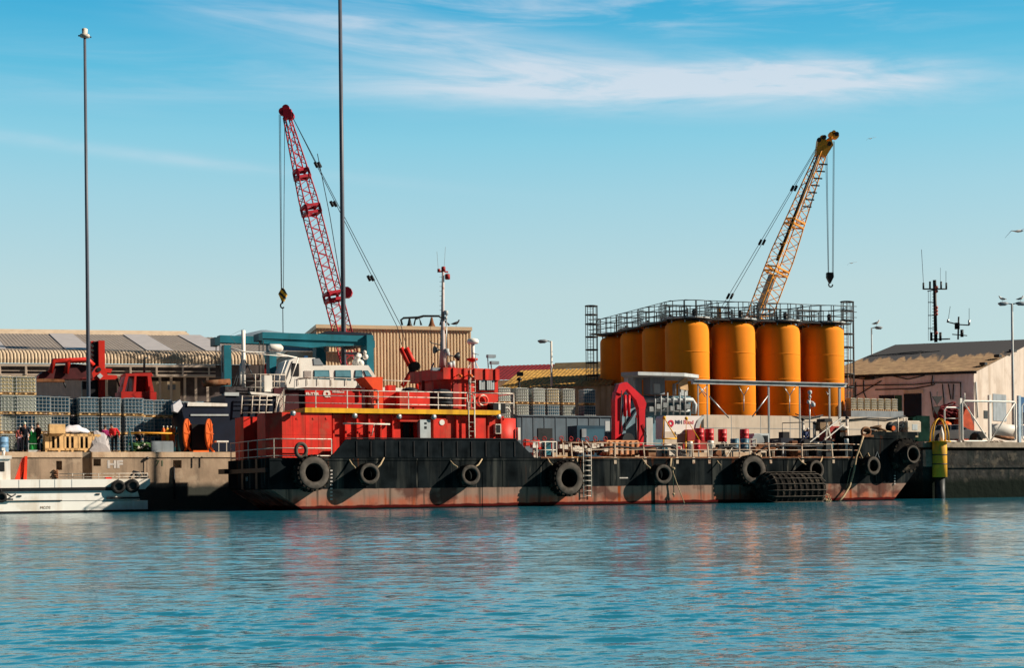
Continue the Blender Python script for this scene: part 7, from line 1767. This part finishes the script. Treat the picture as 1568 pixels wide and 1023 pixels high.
# ================================================================== people
m_skin = M('skin', (.42,.22,.15), .6, var=.08); 
def person(x, b, h, label, joints, top, legs, hairc, hat=None, z0=None, rot=0, bag=None):
    """joints: dict of overrides, metres for a 1.75 m body facing -b; x to the picture right"""
    a,_ = P(x,690,b); z0 = QZ if z0 is None else z0; s = h/1.75
    t = T('person', label, 'person', (a,b,z0), rot=rot)
    J = dict(pel=(0,0,.95), sp=(0,0,1.18), ch=(0,0,1.38), nk=(0,-.01,1.50), hd=(0,-.03,1.60), ht=(0,-.03,1.72),
             ls=(-.19,0,1.42), le=(-.25,0,1.14), lw=(-.24,-.12,.90), rs=(.19,0,1.42), re=(.25,0,1.14), rw=(.24,-.12,.90),
             lh=(-.10,0,.92), lk=(-.11,-.02,.50), la=(-.11,.03,.08), lt=(-.12,-.18,.03), rh=(.10,0,.92), rk=(.11,-.02,.50), ra=(.11,.03,.08), rt=(.12,-.18,.03))
    J.update(joints)
    def skin(name, pts, edges, rad, mat, parent=None, sub=1):
        me = bpy.data.meshes.new(name); me.from_pydata([tuple(c*s for c in p) for p in pts], edges, []); ob = bpy.data.objects.new(name, me); C.objects.link(ob)
        m = ob.modifiers.new('skin', 'SKIN'); 
        for v, r in zip(me.skin_vertices[0].data, rad): v.radius = (r[0]*s, r[1]*s) if isinstance(r, tuple) else (r*s, r*s)
        me.skin_vertices[0].data[0].use_root = True
        m2 = ob.modifiers.new('sub', 'SUBSURF'); m2.levels = sub; m2.render_levels = sub
        bpy.context.view_layer.update(); ev = ob.evaluated_get(bpy.context.evaluated_depsgraph_get()); nm = bpy.data.meshes.new_from_object(ev)
        bpy.data.objects.remove(ob); nm.materials.clear(); nm.materials.append(mat)
        for p in nm.polygons: p.use_smooth = True
        o = bpy.data.objects.new(name, nm); C.objects.link(o); o.parent = parent or t.o; return o
    k = list(J); ix = {n: i for i, n in enumerate(k)}; pts = [J[n] for n in k]; R0 = dict(pel=(.15,.11), sp=(.13,.10), ch=(.16,.11), nk=.055, hd=(.075,.09), ht=(.06,.07), ls=.06, le=.045, lw=.03, rs=.06, re=.045, rw=.03, lh=.085, lk=.06, la=.045, lt=.04, rh=.085, rk=.06, ra=.045, rt=.04)
    rad = [R0[n] for n in k]; ed = [('pel','sp'),('sp','ch'),('ch','nk'),('nk','hd'),('hd','ht'),('ch','ls'),('ls','le'),('le','lw'),('ch','rs'),('rs','re'),('re','rw'),('pel','lh'),('lh','lk'),('lk','la'),('la','lt'),('pel','rh'),('rh','rk'),('rk','ra'),('ra','rt')]
    ed = [(ix[p],ix[q]) for p,q in ed]
    for w_, e_ in (('lw','le'),('rw','re')):
        W_ = Vector(J[w_]); d = (W_-Vector(J[e_])).normalized(); sd_ = d.cross(Vector((0,1,0))).normalized() if abs(d.y) < .9 else Vector((1,0,0))
        palm = W_ + d*.07; pts.append(tuple(palm)); rad.append((.035,.018)); pi_ = len(pts)-1; ed.append((ix[w_], pi_))
        for f, (off, ln) in enumerate(((-.03,.062),(-.01,.072),(.01,.068),(.03,.052))):
            p1 = palm + sd_*off + d*.03; p2 = p1 + d*ln*.6 + Vector((0,-.012,0)); p3 = p2 + d*ln*.3 + Vector((0,-.02,0))
            pts += [tuple(p1), tuple(p2), tuple(p3)]; rad += [.009,.0085,.007]; n_ = len(pts); ed += [(pi_, n_-3), (n_-3, n_-2), (n_-2, n_-1)]
        p1 = W_ + d*.03 + sd_*-.035; p2 = p1 + d*.03 + sd_*-.025; pts += [tuple(p1), tuple(p2)]; rad += [.011,.009]; n_ = len(pts); ed += [(ix[w_], n_-2), (n_-2, n_-1)]
    skin('body', pts, ed, rad, m_skin)
    H = Vector(J['hd']); 
    tk = ['sp','pel','ch','ls','le','lw','rs','re','rw']; tp = [J[n] for n in tk]; tp[5] = tuple(Vector(J['lw'])*.9+Vector(J['le'])*.1); tp[8] = tuple(Vector(J['rw'])*.9+Vector(J['re'])*.1); nb_ = Vector(J['nk']); tp.append(tuple(nb_*.7+Vector(J['ch'])*.3))
    skin('jacket', tp, [(0,1),(0,2),(2,3),(3,4),(4,5),(2,6),(6,7),(7,8),(2,9)], [(.165,.125),(.175,.135),(.175,.13),.08,.065,.05,.08,.065,.05,.07], top)
    lk_ = ['pel','lh','lk','la','rh','rk','ra']; skin('trousers', [J[n] for n in lk_], [(0,1),(1,2),(2,3),(0,4),(4,5),(5,6)], [(.16,.12),.1,.08,.065,.1,.08,.065], legs)
    for w_ in ('l','r'): skin('boot', [J[w_+'a'], tuple((Vector(J[w_+'a'])+Vector(J[w_+'t']))/2 + Vector((0,0,-.02))), J[w_+'t']], [(0,1),(1,2)], [.06,.055,.05], m_black)
    def loc(u): 
        o = MB(); o.v=[(v[0]*s+a, v[1]*s+b, v[2]*s+z0) for v in u.v]; o.f=u.f; o.sm=u.sm; o.pc=u.pc; return o
    u = MB(); c = (H.x, H.y+.02, H.z+.045); rr=[]
    for q, r in ((-.03,.088),(.02,.098),(.07,.092),(.105,.06),(.12,.02)): rr.append([(c[0]+r*.85*cos(w), c[1]+r*1.02*sin(w), c[2]+q) for w in [2*pi*i/14 for i in range(14)]])
    u.loft(rr, True, True, True); t.part('hair' if hat is None else 'cap', loc(u), hat or hairc)
    u = MB(); u.rev([(.012,0),(.004,.03)], (H.x, H.y-.1, H.z-.01), 'b', 6)
    for sx_ in (-.03,.03): u.ball((H.x+sx_, H.y-.082, H.z+.022), .011, 6)
    u.box(H.x-.025, H.x+.025, H.y-.09, H.y-.08, H.z-.052, H.z-.042); t.part('face', loc(u), M('face_features',(.12,.05,.04),.6))
    return t
m_hairb = M('dark_hair', (.02,.015,.012), .8); m_hairg = M('grey_hair', (.4,.38,.36), .8); m_dk = M('dark_overalls', (.012,.014,.02), .9, var=.3, spec=0); m_tr = M('dark_trousers', (.016,.018,.024), .9, var=.3, spec=0)
m_magj = M('magenta_fleece', (.18,.008,.07), .85, var=.15); m_redj = M('red_jacket', (.55,.015,.02), .7, var=.12); m_brn = M('brown_black_jacket', (.03,.02,.018), .9, var=.3, spec=0)
m_pinkj = M('dull_pink_top', (.35,.10,.09), .9, var=.2); m_lil = M('lilac_trousers', (.28,.22,.3), .9); m_capw = M('pale_green_cap', (.45,.5,.42), .8)
person(38, 11.5, 1.78, 'person in dark overalls and pale cap standing at the left of the quay group', dict(lw=(-.20,-.2,.98), rw=(.22,-.22,1.0), re=(.27,-.05,1.16)), m_dk, m_tr, m_hairb, hat=m_capw)
person(31, 12.4, 1.6, 'person in a dull pink top partly hidden behind the person in dark overalls', {}, m_pinkj, m_lil, m_hairg)
person(49, 12.6, 1.62, 'pale haired person seen behind the green gas cylinders', {}, m_white_cloth, m_green, m_hairg)
person(59, 11.6, 1.74, 'person in a brown black jacket standing sideways right of the green cylinders', dict(hd=(-.02,-.05,1.6)), m_brn, m_tr, m_hairb, rot=radians(-70))
person(161, 12.2, 1.66, 'person in a magenta fleece standing behind the grey tarpaulin heap', dict(rw=(.3,-.22,.98)), m_magj, m_tr, m_hairb, rot=radians(25))
person(175, 11.6, 1.76, 'person in a bright red jacket and dark trousers bending beside the tarpaulin heap', dict(ch=(-.05,-.06,1.36),nk=(-.10,-.1,1.47),hd=(-.14,-.14,1.56),ht=(-.16,-.17,1.67),ls=(-.24,-.05,1.39),rs=(.13,-.02,1.4),re=(.3,-.05,1.16),rw=(.33,-.18,.95),lw=(-.1,-.25,1.0)), m_redj, m_tr, m_hairb, rot=radians(-20))
person(212, 12.3, 1.55, 'person in dark clothes leaning over behind the barrier pole', dict(ch=(.0,-.16,1.28),nk=(.0,-.25,1.36),hd=(.02,-.33,1.42),ht=(.02,-.38,1.52),ls=(-.19,-.14,1.32),rs=(.19,-.14,1.32),le=(-.28,-.25,1.08),re=(.28,-.25,1.08),lw=(-.22,-.4,.95),rw=(.22,-.4,.95)), m_dk, m_tr, m_hairg)
person(1233, 3.0, 1.75, 'crew member in blue overalls with a white helmet working on the deck of the barge', dict(ch=(.03,-.1,1.34),nk=(.05,-.16,1.44),hd=(.08,-.22,1.5),ht=(.1,-.26,1.6),ls=(-.15,-.08,1.38),rs=(.2,-.08,1.38)), M('blue_overalls',(.09,.12,.26),.85,var=.15), M('blue_overalls',(.09,.12,.26),.85), m_hairb, hat=m_white, z0=DZ+.45)
u = MB(); a,_=P(1233,690,3.0); FR=SF; u.box(a-.5,a+.6,2.5,3.5,ZD,DZ+.45); solo('deck_hatch', u, m_dred, 'dark red raised hatch under the crew member in blue overalls', 'hatch')
